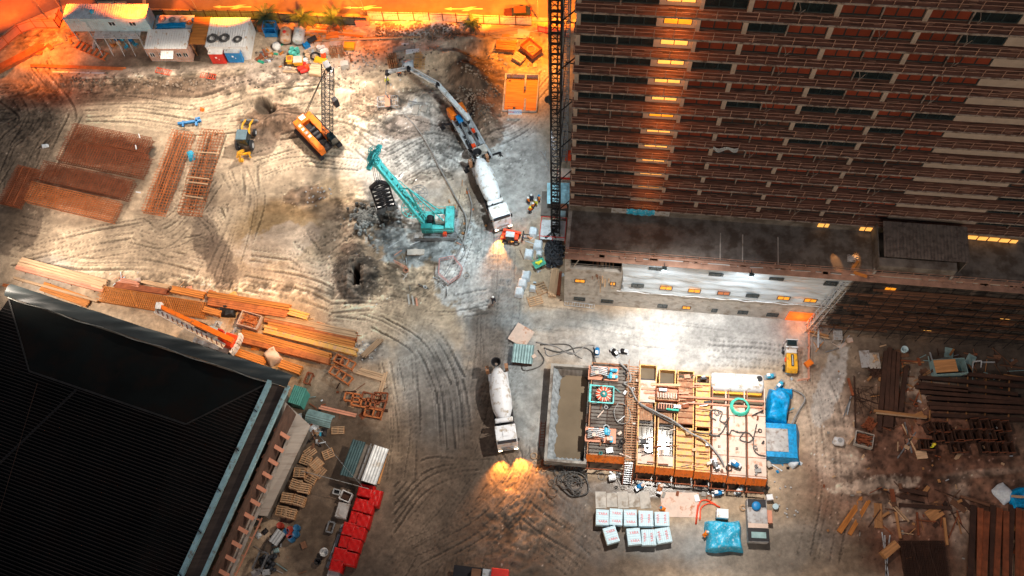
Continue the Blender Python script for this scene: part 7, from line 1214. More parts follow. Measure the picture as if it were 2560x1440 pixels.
# things right of the tanks
def tarp_heap(px, py, L, W, h, rz, m, label, seed, hz=0.0):
    p = tz(px, py); return one('tarpaulin', drape(L, W, h, .22, 34, 30, seed, 2.7), T[m], label, 'tarpaulin', p+Vector((0, 0, hz)), rz, smooth=True)
tarp_heap(1942, 1022, 2.6, 4.4, 1.6, -.35, 'blue_tarp', 'big crumpled blue tarpaulin heap at the right end of the tanks', 3); tarp_heap(1960, 985, 2.0, 1.1, .8, -.2, 'blue_tarp', 'small blue tarpaulin fold above the big heap', 5)
p = G(1945, 1100, 1.5); t = thing('covered_tank', 'square tank with blue tarpaulin sides and a grey flat lid', 'covered tank', (p.x, p.y, 0), pr_+.02); MB().grid(lambda a, b: (2.15*(1.0+.05*math.sin(b*6.3*5)*(1-a)+.25*(1-a)) * (1 if 0 else max(-1, min(1, 1.42*math.cos(b*6.283)))), 2.0*(1.0+.05*math.sin(b*6.283*7)*(1-a)+.18*(1-a))*max(-1, min(1, 1.42*math.sin(b*6.283))), .1+1.4*a), 6, 64).build('tarp_side', T['blue_tarp'], t, smooth=True); MB().lo(-2.13, 2.13, -1.98, 1.98, 1.42, 1.5).build('tarp_top', T['blue_tarp'], t); MB().lo(-2.0, 1.15, -1.35, 1.35, 1.503, 1.56).build('lid', T['paper_grey'], t)
p = G(1975, 1150, .4); one('white_sack', drape(1.2, .9, .6, .2, 8, 8, 17), T['white_sack'], 'white sack lying right below the covered tank', 'sack', tz(1984, 1158), .6, smooth=True); one('pipe_end', MB().lathe([(.3, 0), (.3, .9), (.22, .9), (.22, .2)], 16, axis='Y', cap=False), T['plaster'], 'short wide pipe lying by the right end of the tanks', 'pipe', tz(1925, 1170)+Vector((0, 0, .3)), .3, smooth=True)
for i, (x, y, m, lb) in enumerate(((1925, 940, 'pale_blue_tarp', 'cluster of blue valves beside the white tank end'), (1950, 962, 'pale_blue_tarp', 'blue pump above the big blue tarpaulin'), (1493, 878, 'blue_paint', 'blue and black pump at the back of the basin tank'), (1538, 880, 'steel_dark', 'dark pump with white cap behind the tanks, left one'), (1560, 878, 'steel_dark', 'dark pump with pale cap behind the tanks, right one'), (1601, 1215, 'blue_paint', 'blue engine pump in front of the plant stair'), (1650, 1220, 'rust_orange', 'brown box pump beside the blue engine pump'), (1788, 1158, 'steel', 'grey motor on the white topped tanks, left one'), (1838, 1160, 'blue_paint', 'blue motor on the white topped tanks, right one'), (1795, 1232, 'blue_paint', 'blue pump standing in the wet ground below the tanks'), (1849, 1225, 'cabin_blue', 'pale blue box pump below the tanks'), (1958, 1062, 'steel_dark', 'dark pump behind the covered tank'))):
    z = 2.8 if y in (1158, 1160) else 0; p = G(x, y, z+.5); t = thing('pump', lb, 'pump', (p.x, p.y, z), i*.7, 'pumps around the slurry plant'); MB().lathe([(.18, -.45), (.3, -.3), (.3, .3), (.18, .45)], 12, (0, 0, .5), 'X').build('motor', T[m], t, smooth=True); MB().box((.5, .1, .35), (.35, .5, .5)).box((0, 0, .08), (1.3, .6, .12)).build('base', T['steel'], t); MB().box((-.25, .05, .86), (.4, .35, .14)).build('cap', T['sign_white' if i not in (5, 6) else 'tank_cream'], t)
# slab, ribbed hatch near the mixer truck
c, L, W, rz = qfit((1302, 812), (1332, 838), (1275, 840), .8, 0); one('tilted_slab', MB().box((0, 0, .55), (2.4, 2.4, .12), rx=.08).box((0, 0, .25), (2.1, 2.1, .5)), T['tank_cream'], 'square pale slab lying tilted above the ribbed hatch', 'slab', (G(1303, 838, .6).x, G(1303, 838, .6).y, 0), math.radians(-38)); one('slab_seam', MB().box((0, 0, .5), (.05, 2.4, .3)), T['steel_dark'], 'dark seam across the tilted pale slab', 'seam', (G(1303, 838, .6).x, G(1303, 838, .6).y, 0.05), math.radians(-42)) if 0 else None
c, L, W, rz = qfit((1284, 858), (1336, 863), (1282, 905), 1.2, 0); t = thing('ribbed_hatch', 'dark ribbed steel hatch box next to the standing mixer truck', 'hatch', c, rz); MB().corr(-L/2, L/2, -W/2, W/2, 1.1, 1.1, .32, .08).build('lid', T['corr_teal'], t); MB().lo(-L/2+.1, L/2-.1, -W/2+.1, W/2-.1, 0, 1.05).build('body', T['rust_dark'], t); MB().box((L/2+.1, -.2, 1.15), (.5, .4, .2), .7).build('box', T['tank_cream'], t)
# printed sacks of cement blocks
YR = [(1506, 1293, 33, 40, -3, 0), (1540, 1292, 33, 42, -4, 0), (1576, 1294, 33, 42, -1, 0), (1615, 1296, 37, 40, -1, 1), (1655, 1297, 37, 36, -1, 1), (1528, 1337, 33, 42, 16, 0), (1585, 1341, 34, 42, 5, 0), (1622, 1343, 36, 40, 1, 1), (1659, 1338, 38, 38, 9, 1)]
NM = ['leftmost pallet of pale blue printed packs in the upper row', 'second pallet from the left in the upper row of printed packs, set a little higher', 'middle pallet in the upper row of printed packs', 'fourth pallet in the upper row of printed packs, print running sideways', 'rightmost pallet in the upper row of printed packs, by the crouching worker', 'turned pallet alone at the left of the lower row of printed packs', 'second pallet in the lower row of printed packs', 'third pallet in the lower row of printed packs, print running sideways', 'rightmost tilted pallet in the lower row of printed packs']
for i, (x, y, w, l_, a, side) in enumerate(YR):
    p = G(x, y, 1.1); t = thing('block_pallet', NM[i], 'pallet of packs', (p.x, p.y, 0), math.radians(a)-_r, 'pallets of printed packs'); w_, L_ = w*.044, l_*.043; MB().box((0, 0, .62), (w_, L_, .96)).build('wrap', T['printed_sack'], t, bevel=.04); MB().lo(-w_/2+.05, w_/2-.05, -L_/2+.05, L_/2-.05, 0, .13).build('pallet_base', T['timber'], t)
    s = MB(); [s.lo(-w_/2+.05, w_/2-.05, -L_/2+.12+k*(L_-.24)/6, -L_/2+.14+k*(L_-.24)/6, 1.102, 1.106) for k in range(7)]
    if side: s = MB(); [s.lo(-w_/2+.12+k*(w_-.24)/6, -w_/2+.14+k*(w_-.24)/6, -L_/2+.05, L_/2-.05, 1.102, 1.106) for k in range(7)]; s.lo(-w_/2+.03, w_/2-.03, -.01, .02, 1.107, 1.112)
    s.build('pack_seam', T['print_blue'], t)
    for k in (-.27, .22):
        text_mesh('YARA', .40, T['print_red'], 'print', t, ((.05, k*L_, 1.11) if not side else (k*w_, .0, 1.113)), math.pi/2 if side else 0.0)
tarp_heap(1808, 1342, 4.0, 3.4, 1.4, -.1, 'pale_blue_tarp', 'pale blue plastic sheeted pile in the wet yard', 8)
t = thing('white_cabinet', 'white cabinet on a frame above the pale blue sheeted pile', 'cabinet', (G(1806, 1284, 1).x, G(1806, 1284, 1).y, 0), pr_); MB().box((0, 0, .75), (1.3, 1.0, .9)).build('body', T['white_paint'], t, bevel=.03); MB().box((0, 0, .15), (1.2, .9, .3)).build('frame', T['steel_dark'], t)
p = G(1894, 1300, 1.2); t = thing('generator_set', 'large grey generator with a glazed hatch and a blue drum at its rear', 'generator', (p.x, p.y, 0), -_r-.04); MB().lo(-1.1, 1.1, -2.4, 2.3, .1, 1.25).build('body', T['paper_grey'], t, bevel=.05); MB().lo(-1.15, 1.15, -2.3, -.95, 1.26, 1.36).build('hood', T['steel_dark'], t); MB().lo(-.8, .8, -2.0, -1.35, 1.37, 1.42).build('glass_hatch', T['corr_teal'], t); MB().lo(-1.1, 1.1, -.9, -.4, 1.27, 1.36).build('white_strip', T['tank_cream'], t); MB().lo(-1.0, 1.0, 1.4, 2.3, 1.26, 1.3).build('rear_frame', T['steel_dark'], t); MB().lathe([(.5, 0), (.5, .5), (.3, .6)], 16, (-.1, 1.5, 1.0)).build('drum', T['blue_paint'], t, smooth=True); MB().lo(1.12, 1.7, -.2, 1.2, .1, .9).build('side_box', T['salmon'], t)
one('white_box', MB().box((0, 0, .4), (.7, .6, .8)), T['white_paint'], 'small white box above the grey generator', 'box', tz(1921, 1246), 0); one('round_tub', MB().lathe([(.3, 0), (.34, .5), (.28, .5)], 12), T['cabin_blue'], 'small pale blue tub right of the grey generator', 'tub', tz(1937, 1268), smooth=True); one('white_box', MB().box((0, 0, .35), (.8, .6, .7)).box((0, 0, .75), (.6, .4, .1)), T['sign_white'], 'white box pump standing left of the plant stair', 'box', tz(1530, 1196), .1); one('hose_coil', MB().coil((0, 0, 0), .3, .07, 3, 14, 2), T['timber_pale'], 'small tan rope coil beside the white cabinet', 'hose coil', tz(1857, 1270), 0, smooth=True)
sp = MB(); [sp.box(((-2.4+k*1.25), 0, .02), (1.2, 1.9-.3*(k % 2), .04), .02*k) for k in range(5)]; one('ground_slab', sp, T['plaster'], 'row of pale slabs set in the ground above the printed packs', 'slabs', G(1555, 1250, 0)+Vector((0, 0, .01)), -_r); one('ground_slab', MB().box((0, 0, .02), (4.3, 2.8, .04)), T['tank_cream'], 'large pinkish slab in the ground right of the crouching worker', 'slab', G(1700, 1262, 0)+Vector((0, 0, .01)), -.12)
# ------------------------------------------------------------------ mast base and the corner by the podium
p = G(1383, 574, .9); t = thing('timber_platform', 'raised platform with red edge boards at the foot of the tall lattice mast', 'platform', (p.x, p.y, 0), TH); MB().lo(-1.6, 1.6, -1.4, 1.4, .7, .8).build('deck', T['steel_pale'], t); g = MB(); [g.bar((x, y, 0), (x, y, 1.6), .08) for x in (-1.6, 0, 1.6) for y in (-1.4, 1.4)]; [g.bar((-1.6, y, 1.6), (1.6, y, 1.6), .07) for y in (-1.4, 1.4)]; [g.bar((x, -1.4, 1.6), (x, 1.4, 1.6), .07) for x in (-1.6, 1.6)]; g.build('railing', T['red_paint'], t); MB().bar((-.9, -1.3, .85), (.8, .6, 1.0), .25).bar((.4, -1.2, .85), (-.3, .4, 1.0), .2).build('brace', T['steel_dark'], t)
c, L, W, rz = qfit((1368, 456), (1424, 456), (1361, 508), 2.2, 0); t = thing('ribbed_canopy', 'pale blue ribbed canopy at the tower corner behind the mast', 'canopy', c, rz); g = MB(); n = 15; [g.lo(-L/2, L/2, -W/2+i*W/n, -W/2+(i+.72)*W/n, 2.1, 2.17) for i in range(n)]; g.lo(-L/2, L/2, -W/2, W/2, 2.04, 2.099); g.build('roof', mat('canopy_sheet', (.36, .62, .70), .45), t)
for x in (-L/2+.1, L/2-.1):
    for y in (-W/2+.1, W/2-.1): MB().bar((x, y, 0), (x, y, 2.05), .1).build('leg', T['steel'], t)
c, L, W, rz = qfit((1355, 478), (1422, 480), (1347, 538), .5, 0); one('brown_deck', MB().lo(-L/2, L/2, -W/2, W/2, .2, .5), T['concrete_dark'], 'brown timber deck under the pale blue canopy', 'deck', c, rz)
p = G(1412, 432, 2); t = thing('hoist_cage', 'red and white hoist cage at the foot of the thinner mast', 'hoist cage', (p.x, p.y, 0), TH); g = MB(); [g.bar((-.9+i*.3, -.7, .2), (-.9+i*.3, -.7, 2.0), .05) for i in range(7)]; [g.bar((-.9, -.7, .3+k*.4), (.9, -.7, .3+k*.4), .05) for k in range(5)]; g.lo(-.9, .9, -.65, .65, 1.95, 2.0); g.build('cage', T['tank_cream'], t); MB().lo(-.95, .95, -.75, -.71, 1.6, 2.05).lo(-.95, -.91, -.7, .7, 1.6, 2.05).build('sign_board', T['red_paint'], t)
one('red_box', MB().box((0, 0, .7), (.8, .8, 1.4)), T['red_orange'], 'small red box against the tower corner above the hoist cage', 'box', G(1421, 388, .8)-Vector((0, 0, .8)), TH); g = MB(); q = random.Random(1); [g.bar((q.uniform(-.2, .2), -1.5+i*.3, .1), (q.uniform(-.3, .3), -1.2+i*.3, 1.2), .06) for i in range(10)]; one('folded_fence', g, T['steel_pale'], 'folded pale fence leaning left of the hoist cage', 'fence', tz(1366, 410), .2)
one('wrapped_box', drape(1.1, .8, 1.0, .1, 8, 8, 2), T['salmon'], 'pinkish wrapped box by the mast platform', 'box', tz(1408, 520), 0, smooth=True); one('blue_crate', MB().box((0, 0, .4), (.9, .8, .8)), T['cabin_blue'], 'pale blue crate below the pinkish wrapped box', 'crate', tz(1405, 541), TH)
tp = one('tyre', MB().lathe([(.20, -.09), (.30, -.11), (.36, -.08), (.37, 0), (.36, .08), (.30, .11), (.20, .09)], 14, cap=False), T['tyre_black'], 'black tyre in the heap between the mast platform and the podium wall', 'tyre', tz(1385, 660), 0, 'black tyres in the heap', True)
q = random.Random(3)
for i in range(95):
    u, v = q.uniform(-1, 1), q.uniform(-1, 1)
    if u*u+v*v > 1.1: continue
    c = tz(1386+u*22+v*3, 636-v*36); h = max(0, .9*(1-u*u*.8-v*v*.8)); o = tp.copy(); COL.objects.link(o); o.location = c+Vector((0, 0, .15+h*q.uniform(.6, 1.0))); o.rotation_euler = (q.uniform(-.9, .9), q.uniform(-.9, .9), 0)
for i, (x, y, lb) in enumerate(((1322, 638, 'pale sack above the green handcart, left of the tyre heap'), (1348, 640, 'small pale sack right beside the tyre heap'), (1315, 692, 'topmost of three pale sacks in a row beside the track'), (1306, 712, 'middle one of three pale sacks in a row beside the track'), (1298, 733, 'lowest of three pale sacks in a row beside the track'), (1333, 583, 'white sack heap held by the telehandler fork'), (1332, 724, 'small white sack between the sack row and the pallet'), (1345, 615, 'grey sack at the upper left of the tyre heap'))): one('bulk_sack', drape(1.15 if i not in (1, 6) else .8, 1.3 if i not in (1, 6) else .7, .85, .14, 12, 12, i+30, 2.6), T['white_sack'], lb, 'bulk sack', tz(x, y), -.25, 'pale sacks beside the track', smooth=True)
t = thing('handcart', 'green handcart loaded with yellow sacks left of the tyre heap', 'handcart', tz(1348, 664), .4); MB().box((0, 0, .5), (1.2, .8, .5), taper=1.3).bar((-.4, .5, .7), (-.4, 1.1, .9), .06).bar((.4, .5, .7), (.4, 1.1, .9), .06).build('tray', T['green_paint'], t); MB().lathe([(.2, -.05), (.2, .05)], 12, (0, -.4, .2), 'X').build('wheel', T['rubber'], t); MB().box((.1, .0, .85), (.7, .3, .2), .3).box((-.2, .1, .9), (.5, .25, .18), -.4).build('sack', T['hivis_yellow'], t)
pile((1389, 672), (1380, 738), 1.0, 5, 4, 'timber_pale', 'tall stack of long pale planks against the podium corner', 'plank_stack', 'planks', jit=.3, bh=.14); pile((1401, 680), (1396, 736), .4, 2, 3, 'rust', 'reddish planks between the plank stack and the podium wall', 'plank_stack', 'planks', jit=.3)
t = dup(pp, tz(1352, 722), .3, 'big orange pallet leaning by the long plank stack', (1.2, 1.6, 1.4)); t['group'] = 'pallets by the podium corner'; t = dup(pp, tz(1338, 752), .2, 'pale open pallet frame at the bottom of the sack row', (1.5, 1.2, 1)); t['group'] = 'pallets by the podium corner'
c, L, rz = fit((1412, 757), (1486, 766), .3, 0); g = MB(); [g.bar((-L/2+i*L/12, -.25, .2), (-L/2+i*L/12, .25, .2), .05) for i in range(13)]; [g.bar((-L/2, y, .2), (L/2, y, .2), .06) for y in (-.25, .25)]; one('ladder', g, T['steel_pale'], 'pale ladder lying on the ground along the podium wall', 'ladder', c, rz)
# pipeline of the pump along the mud
P_ = [(972, 262), (1010, 285), (1060, 345), (1105, 430), (1140, 495), (1165, 545), (1160, 600), (1138, 650)]
hose([(x, y, .35) for x, y in P_], .09, 'hose_grey', 'long grey delivery pipe crossing the churned mud from the grate platform', .35, 'delivery_pipe'); hose([(1168, 470, .25), (1180, 520, .25), (1168, 580, .25), (1140, 640, .25), (1110, 690, .25)], .07, 'hose_grey', 'second grey pipe curving left of the mixer truck', .25, 'delivery_pipe'); hose([(1020, 252, .4), (1060, 258, .4), (1100, 250, .4)], .08, 'hose_grey', 'short grey pipe right of the grate platform', .4, 'delivery_pipe')
hose([(1130, 568, .25), (1160, 610, .2), (1160, 640, .2), (1130, 660, .2)], .06, 'hose_grey', 'thin pipe looping below the teal crane tracks', .2, 'delivery_pipe')
g = MB(); HX = [(1100, 655), (1135, 648), (1157, 675), (1150, 695), (1124, 712), (1098, 690)]; W_ = [tz(*h)+Vector((0, 0, .1)) for h in HX]; o = W_[0].copy()
for i in range(6):
    a, b = W_[i]-o, W_[(i+1) % 6]-o; g.bar(a+Vector((0, 0, .9)), b+Vector((0, 0, .9)), .07); g.bar(a+Vector((0, 0, .3)), b+Vector((0, 0, .3)), .06); [g.bar(a.lerp(b, k/6), a.lerp(b, k/6)+Vector((0, 0, .95)), .04) for k in range(6)]
one('barrier_ring', g, mat('pink_rail', (.62, .30, .27), .5), 'ring of pinkish barriers around a hole in the pale mud', 'barriers', o); c, L, rz = fit((985, 652), (1018, 670), .8, .2); g = MB(); [g.bar((-L/2, 0, z), (L/2, 0, z), .06) for z in (.2, .9)]; [g.bar((-L/2+k*L/8, 0, .1), (-L/2+k*L/8, 0, .9), .05) for k in range(9)]; one('barrier', g, T['salmon'], 'single pinkish barrier standing right of the trench mound', 'barrier', c, rz)
for i, (a, b) in enumerate((((1020, 735), (1023, 760)), ((1030, 738), (1034, 762)), ((1040, 742), (1043, 764)))): c, L, rz = fit(a, b, .2, 0); one('board', MB().bar((-L/2, 0, .1), (L/2, 0, .1), .22, .06), T['plaster' if i < 2 else 'salmon'], ['left one of three boards laid on the mud below the trench mound', 'middle one of three boards laid on the mud', 'right one of three boards laid on the mud'][i], 'board', c, rz, 'boards on the mud')
for i, (x, y, a) in enumerate(((1063, 268, 1.2), (1040, 275, 1.3), (1040, 632, -.1))): one('concrete_slab', MB().box((0, 0, .12), (2.2 if i == 2 else 1.6, .8, .25)), T['plaster'], ['pale block slab right of the grate platform', 'second pale slab right of the grate platform', 'long pale slab half sunk in the mud below the teal crane'][i], 'slab', tz(x, y), a)
# ------------------------------------------------------------------ right hand storage ground
t = thing('barrier_line', 'red and white barrier line along the right edge of the floodlit ground', 'barrier', G(2017, 814)); o = t.location; g = MB(); Q = [G(2017, 816)-o, G(2019, 870)-o, G(2017, 915)-o, G(2018, 952)-o, G(1990, 956)-o]
for a, b in zip(Q[:-1], Q[1:]): [g.bar(a+Vector((0, 0, z)), b+Vector((0, 0, z)), .09) for z in (.5, 1.0)]; g.bar(a, a+Vector((0, 0, 1.1)), .12)
g.build('rail', T['salmon'], t); MB().box(tuple(Q[2]+Vector((0, 0, .9))), (.9, .7, .5), .5).build('light_box', T['orange_paint'], t)
def pole(A, B, r, m, label, z=.12, name='pole', group='loose bars on the storage ground'): c, L, rz = fit(A, B, z+r, 0); return one(name, MB().bar((-L/2, 0, z), (L/2, 0, z), r*2, r*2), T[m], label, name.replace('_', ' '), c, rz, group)
def beam(A, B, w, m, label, z=.2, name='steel_beam', group='steel beams on the storage ground', h=.35):
    c, L, rz = fit(A, B, z+h, z); mb = MB().lo(-L/2, L/2, -w/2, w/2, h-.05, h).lo(-L/2, L/2, -w/2, w/2, 0, .05).lo(-L/2, L/2, -.03, .03, .051, h-.051); return one(name, mb, T[m], label, 'steel beam', c, rz, group)
pole((2016, 824), (2072, 840), .12, 'timber', 'brown board in the frame below the scaffold stair', .6, 'board'); pole((2022, 836), (2074, 846), .07, 'timber_pale', 'thin pale pole under the brown board near the scaffold stair', .4); pole((2046, 816), (2046, 868), .10, 'steel_pale', 'pale upright pole crossing the brown board', .7); pole((2052, 812), (2030, 842), .06, 'timber_pale', 'short pole crossing behind the pale upright pole', .9)
c, L, W, rz = qfit((2083, 817), (2104, 818), (2081, 848), 1.2, 0); g = MB().lo(-L/2, L/2, -W/2, W/2, 1.1, 1.15); [g.bar((-L/2+i*L/2, -W/2, 1.18), (-L/2+i*L/2, W/2, 1.18), .06) for i in range(3)]; [g.bar((-L/2, -W/2+i*W/4, 1.18), (L/2, -W/2+i*W/4, 1.18), .05) for i in range(5)]; [g.bar((x, y, 0), (x, y, 1.1), .06) for x in (-L/2, L/2) for y in (-W/2, W/2)]; one('grid_panel', g, T['paper_grey'], 'pale gridded panel leaning at the foot of the scaffolding', 'panel', c, rz)
one('white_board', MB().box((0, 0, .05), (1.1, .35, .06)), T['tank_cream'], 'small white board on the pale mud below the gridded panel', 'board', tz(2106, 864), .5); one('white_board', MB().box((0, 0, .08), (.7, .6, .1)), T['tank_cream'], 'cream square board next to the small white board', 'board', tz(2124, 851), 0); pole((2064, 880), (2098, 870), .05, 'steel', 'thin grey bar pointing at the small white board')
one('sheet_board', MB().box((0, 0, .35), (1.2, 2.1, .06), rx=.04).box((0, 0, .15), (1.0, 1.8, .3)), T['paper_grey'], 'pale sheet board with dark smudges, left one of two', 'board', tz(2161, 900), -.06); one('sheet_board', MB().box((0, 0, .35), (1.25, 2.0, .06)).box((0, 0, .15), (1.0, 1.8, .3)), T['plaster'], 'pale sheet board with scrap on it, right one of two', 'board', tz(2184, 904), -.1)
mb = MB(); q = random.Random(2); [mb.bar((q.uniform(-.4, .4), q.uniform(-.5, .5), .1), (q.uniform(-.4, .4), q.uniform(-.5, .5), .2), .08) for _ in range(12)]; one('scrap_bits', mb, T['timber_pale'], 'pale timber bits on the right sheet board', 'scrap', tz(2184, 900)+Vector((0, 0, .38)))
one('bucket', MB().lathe([(.3, 0), (.42, .8), (.38, .8), (.3, .2)], 14), T['cabin_blue'], 'pale blue bucket at the top of the long steel beams', 'bucket', tz(2257, 878), smooth=True)
for i, (a, b) in enumerate((((2216, 877), (2198, 1076)), ((2226, 868), (2214, 1066)), ((2236, 876), (2226, 1068)), ((2246, 880), (2239, 1032)), ((2267, 915), (2251, 1032)))): beam(a, b, .5 if i != 2 else .6, 'rust_dark', ['first of the five long upright steel beams from the left', 'second of the five long upright steel beams', 'middle one of the five long upright steel beams', 'fourth of the five long upright steel beams', 'shorter fifth steel beam at the right of the upright row'][i])
for i in range(5): pole((2192+i*2, 900+i*34), (2290-i*3, 908+i*34), .06, 'timber_dark', ['topmost thin timber under the long upright beams', 'second thin timber under the long upright beams', 'third thin timber under the long upright beams', 'fourth thin timber under the long upright beams', 'lowest thin timber under the long upright beams'][i], .08, 'bearer_timber')
pole((2186, 1026), (2318, 1042), .14, 'timber', 'long orange plank lying across the upright steel beams', .7, 'plank'); pole((2190, 1032), (2316, 1045), .08, 'timber_pale', 'thin pale plank just below the long orange plank', .7, 'plank')
HB = [((2298, 942), (2570, 966)), ((2300, 958), (2545, 985)), ((2303, 979), (2570, 1000)), ((2318, 994), (2570, 1008)), ((2320, 1008), (2560, 1020)), ((2325, 1018), (2570, 1030)), ((2330, 1036), (2580, 1050)), ((2330, 926), (2570, 948)), ((2290, 966), (2420, 976))]
for i, (a, b) in enumerate(HB): beam(a, b, .42, 'rust_dark', 'long horizontal steel beam in the dark rack at the right, '+['upper row under the hut', 'second row from the top', 'third row from the top', 'fourth row from the top', 'fifth row from the top', 'sixth row from the top', 'lowest row above the rusty boxes', 'topmost row touching the hut', 'short one at the left end'][i], .35)
for i, x in enumerate((2330, 2374, 2420, 2466, 2524)): pole((x, 940), (x-6+i, 1052), .07, 'timber', ['first', 'second', 'third', 'fourth', 'fifth'][i]+' bearer timber from the left under the horizontal steel beams', .1, 'bearer_timber')
c, L, rz = fit((2336, 917), (2416, 912), 1.3, 0); t = thing('site_hut', 'small grey hut with a brown board roof and a black opening by the scaffolding', 'hut', c, rz); MB().lo(-L/2, -L/2+.08, -1, .9, 0, 1.3).lo(L/2-.08, L/2, -1, .9, 0, 1.3).lo(-L/2+.08, L/2-.08, -1, -.92, 0, 1.3).lo(-L/2+.08, L/2-.08, .82, .9, 0, 1.3).lo(-L/2+.08, L/2-.08, -.92, .82, .05, .1).build('wall', T['corr_teal'], t); MB().lo(-L/2+.02, L/2-1.15, -.75, .8, 1.31, 1.37).build('roof', T['timber'], t)
one('trestle', MB().bar((-.5, 0, .7), (.5, 0, .7), .15).bar((-.5, 0, .7), (-.5, -.6, .1), .12).bar((.5, 0, .7), (.5, -.6, .1), .12), T['steel_pale'], 'small pale trestle right of the grey hut', 'trestle', tz(2437, 908), 0)
for i, (a, b, m) in enumerate((((2325, 880), (2338, 922), 'steel_pale'), ((2452, 905), (2488, 905), 'steel_pale'), ((2468, 892), (2500, 898), 'timber_dark'), ((2375, 888), (2385, 872), 'timber'), ((2500, 912), (2570, 922), 'timber_dark'), ((2510, 936), (2570, 945), 'timber'), ((2410, 882), (2440, 888), 'timber_dark'), ((2200, 866), (2216, 862), 'timber_pale'), ((2192, 1062), (2200, 1052), 'timber'), ((2121, 945), (2133, 988), 'rust'), ((2136, 940), (2139, 1070), 'rust_dark'), ((2110, 1040), (2128, 990), 'steel'), ((2118, 1036), (2126, 1000), 'steel_pale'), ((2256, 1060), (2296, 1140), 'timber_pale'), ((2262, 1055), (2280, 1132), 'steel'), ((2244, 1145), (2290, 1080), 'steel'), ((2274, 1092), (2320, 1104), 'timber'), ((2170, 950), (2184, 935), 'timber'), ((2140, 1086), (2122, 1110), 'timber_pale'), ((2268, 960), (2284, 968), 'timber'), ((2250, 900), (2296, 904), 'rust'))):
    pole(a, b, .07 if i not in (3, 9, 17) else .13, m, 'loose '+{'steel_pale': 'pale', 'timber_dark': 'dark brown', 'timber': 'brown', 'timber_pale': 'light timber', 'rust': 'rusty', 'rust_dark': 'dark rusty', 'steel': 'grey'}[m]+' bar '+['leaning against the left end of the hut', 'right of the trestle', 'above the trestle bar', 'standing behind the hut roof', 'at the far right above the beams', 'at the right edge over the beams', 'behind the trestle', 'beside the blue bucket', 'by the rust heap', 'left of the long thin rail', 'forming the long upright rail', 'in the small pair above the white drum', 'second in the small pair above the white drum', 'slanting below the upright beams', 'crossing the slanting one', 'crossing both slanting ones', 'pointing at the rusty boxes', 'below the sheet boards', 'left of the scrap tray', 'in the middle of the upright beams', 'across the top of the upright beams'][i], .1)
mb = MB(); q = random.Random(12); [mb.bar((q.uniform(-.9, .9), q.uniform(-.7, .7), q.uniform(.05, .5)), (q.uniform(-.9, .9), q.uniform(-.7, .7), q.uniform(.05, .4)), .09) for _ in range(40)]; one('rust_heap', mb, T['rust_dark'], 'heap of rusty scrap under the right sheet board', 'scrap heap', tz(2188, 932)); one('rust_heap', mb.__class__().add(mb.v, mb.f), T['rust'], 'heap of rusty scrap above the scrap tray', 'scrap heap', tz(2172, 1062), .8)
mb = MB(); q = random.Random(14); [mb.bar((q.uniform(-1.7, 1.7), q.uniform(-1.7, 1.7), q.uniform(.02, .2)), (q.uniform(-1.7, 1.7), q.uniform(-1.7, 1.7), q.uniform(.02, .2)), .035) for _ in range(34)]; one('wire_tangle', mb, T['rust_dark'], 'tangle of thin rusty bars inside the thin rail left of the beams', 'rebar tangle', tz(2166, 1000))
c, L, rz = fit((2139, 1092), (2184, 1104), .7, 0); t = thing('scrap_tray', 'pale rimmed steel tray filled with rusty scrap', 'tray', c, rz); W = 1.7; MB().lo(-L/2, L/2, -W/2, -W/2+.07, 0, .7).lo(-L/2, L/2, W/2-.07, W/2, 0, .7).lo(-L/2, -L/2+.07, -W/2+.07, W/2-.07, 0, .7).lo(L/2-.07, L/2, -W/2+.07, W/2-.07, 0, .7).lo(-L/2+.07, L/2-.07, -W/2+.07, W/2-.07, .02, .1).build('rim', T['plaster'], t); g = MB(); [g.bar((q.uniform(-1, 1), q.uniform(-.7, .7), q.uniform(.1, .6)), (q.uniform(-1, 1), q.uniform(-.7, .7), q.uniform(.1, .6)), .1) for _ in range(40)]; g.build('scrap', T['rust'], t)
htank((2085, 1100), (2112, 1104), .5, 'white_paint', 'short white drum lying alone on the pale mud right of the plant', 'white_drum', 'drum', 0, legs=.0, group='loose drums')
FB = [(2341, 1094, -.05), (2364, 1097, -.05), (2381, 1122, 0), (2401, 1122, 0), (2433, 1064, 0), (2456, 1066, 0), (2434, 1090, .03), (2453, 1091, .0), (2471, 1091, 0), (2455, 1121, 0), (2473, 1122, 0), (2498, 1122, 0), (2517, 1123, 0), (2484, 1068, 0), (2507, 1070, 0), (2305, 1115, -.1), (2319, 1116, -.1), (2318, 1072, .3), (2341, 1071, -.05), (2355, 1073, -.05), (2391, 1091, 0), (2410, 1092, 0), (2504, 1098, 0)]
fb = thing('steel_box', 'x', 'steel box', (0, 0, 0), 0, 'open rusty steel boxes on the storage ground'); MB().lo(-.5, .5, -.6, -.54, 0, .9).lo(-.5, .5, .54, .6, 0, .9).lo(-.5, -.44, -.539, .539, 0, .9).lo(.44, .5, -.539, .539, 0, .9).build('side', T['rust_dark'], fb); MB().lo(-.439, .439, -.539, .539, .02, .06).build('base', T['rust_dark'], fb); MB().bar((-.5, -.63, .85), (.5, -.63, .85), .06).bar((-.5, .63, .85), (.5, .63, .85), .06).build('rim', T['rust'], fb)
for i, (x, y, a) in enumerate(FB):
    row = 'upper' if y < 1080 else ('middle' if y < 1105 else 'lower'); lb = 'open rusty box number'; k = sorted([f[0] for f in FB if ('upper' if f[1] < 1080 else ('middle' if f[1] < 1105 else 'lower')) == row]).index(x); lb = ['leftmost', 'second', 'third', 'fourth', 'fifth', 'sixth', 'seventh', 'eighth', 'ninth'][k]+' open rusty steel box from the left in the '+row+' row'
    loc = tz(x, y)
    if i == 0: fb.location = loc; fb['label'] = lb
    else: dup(fb, loc, a, lb)
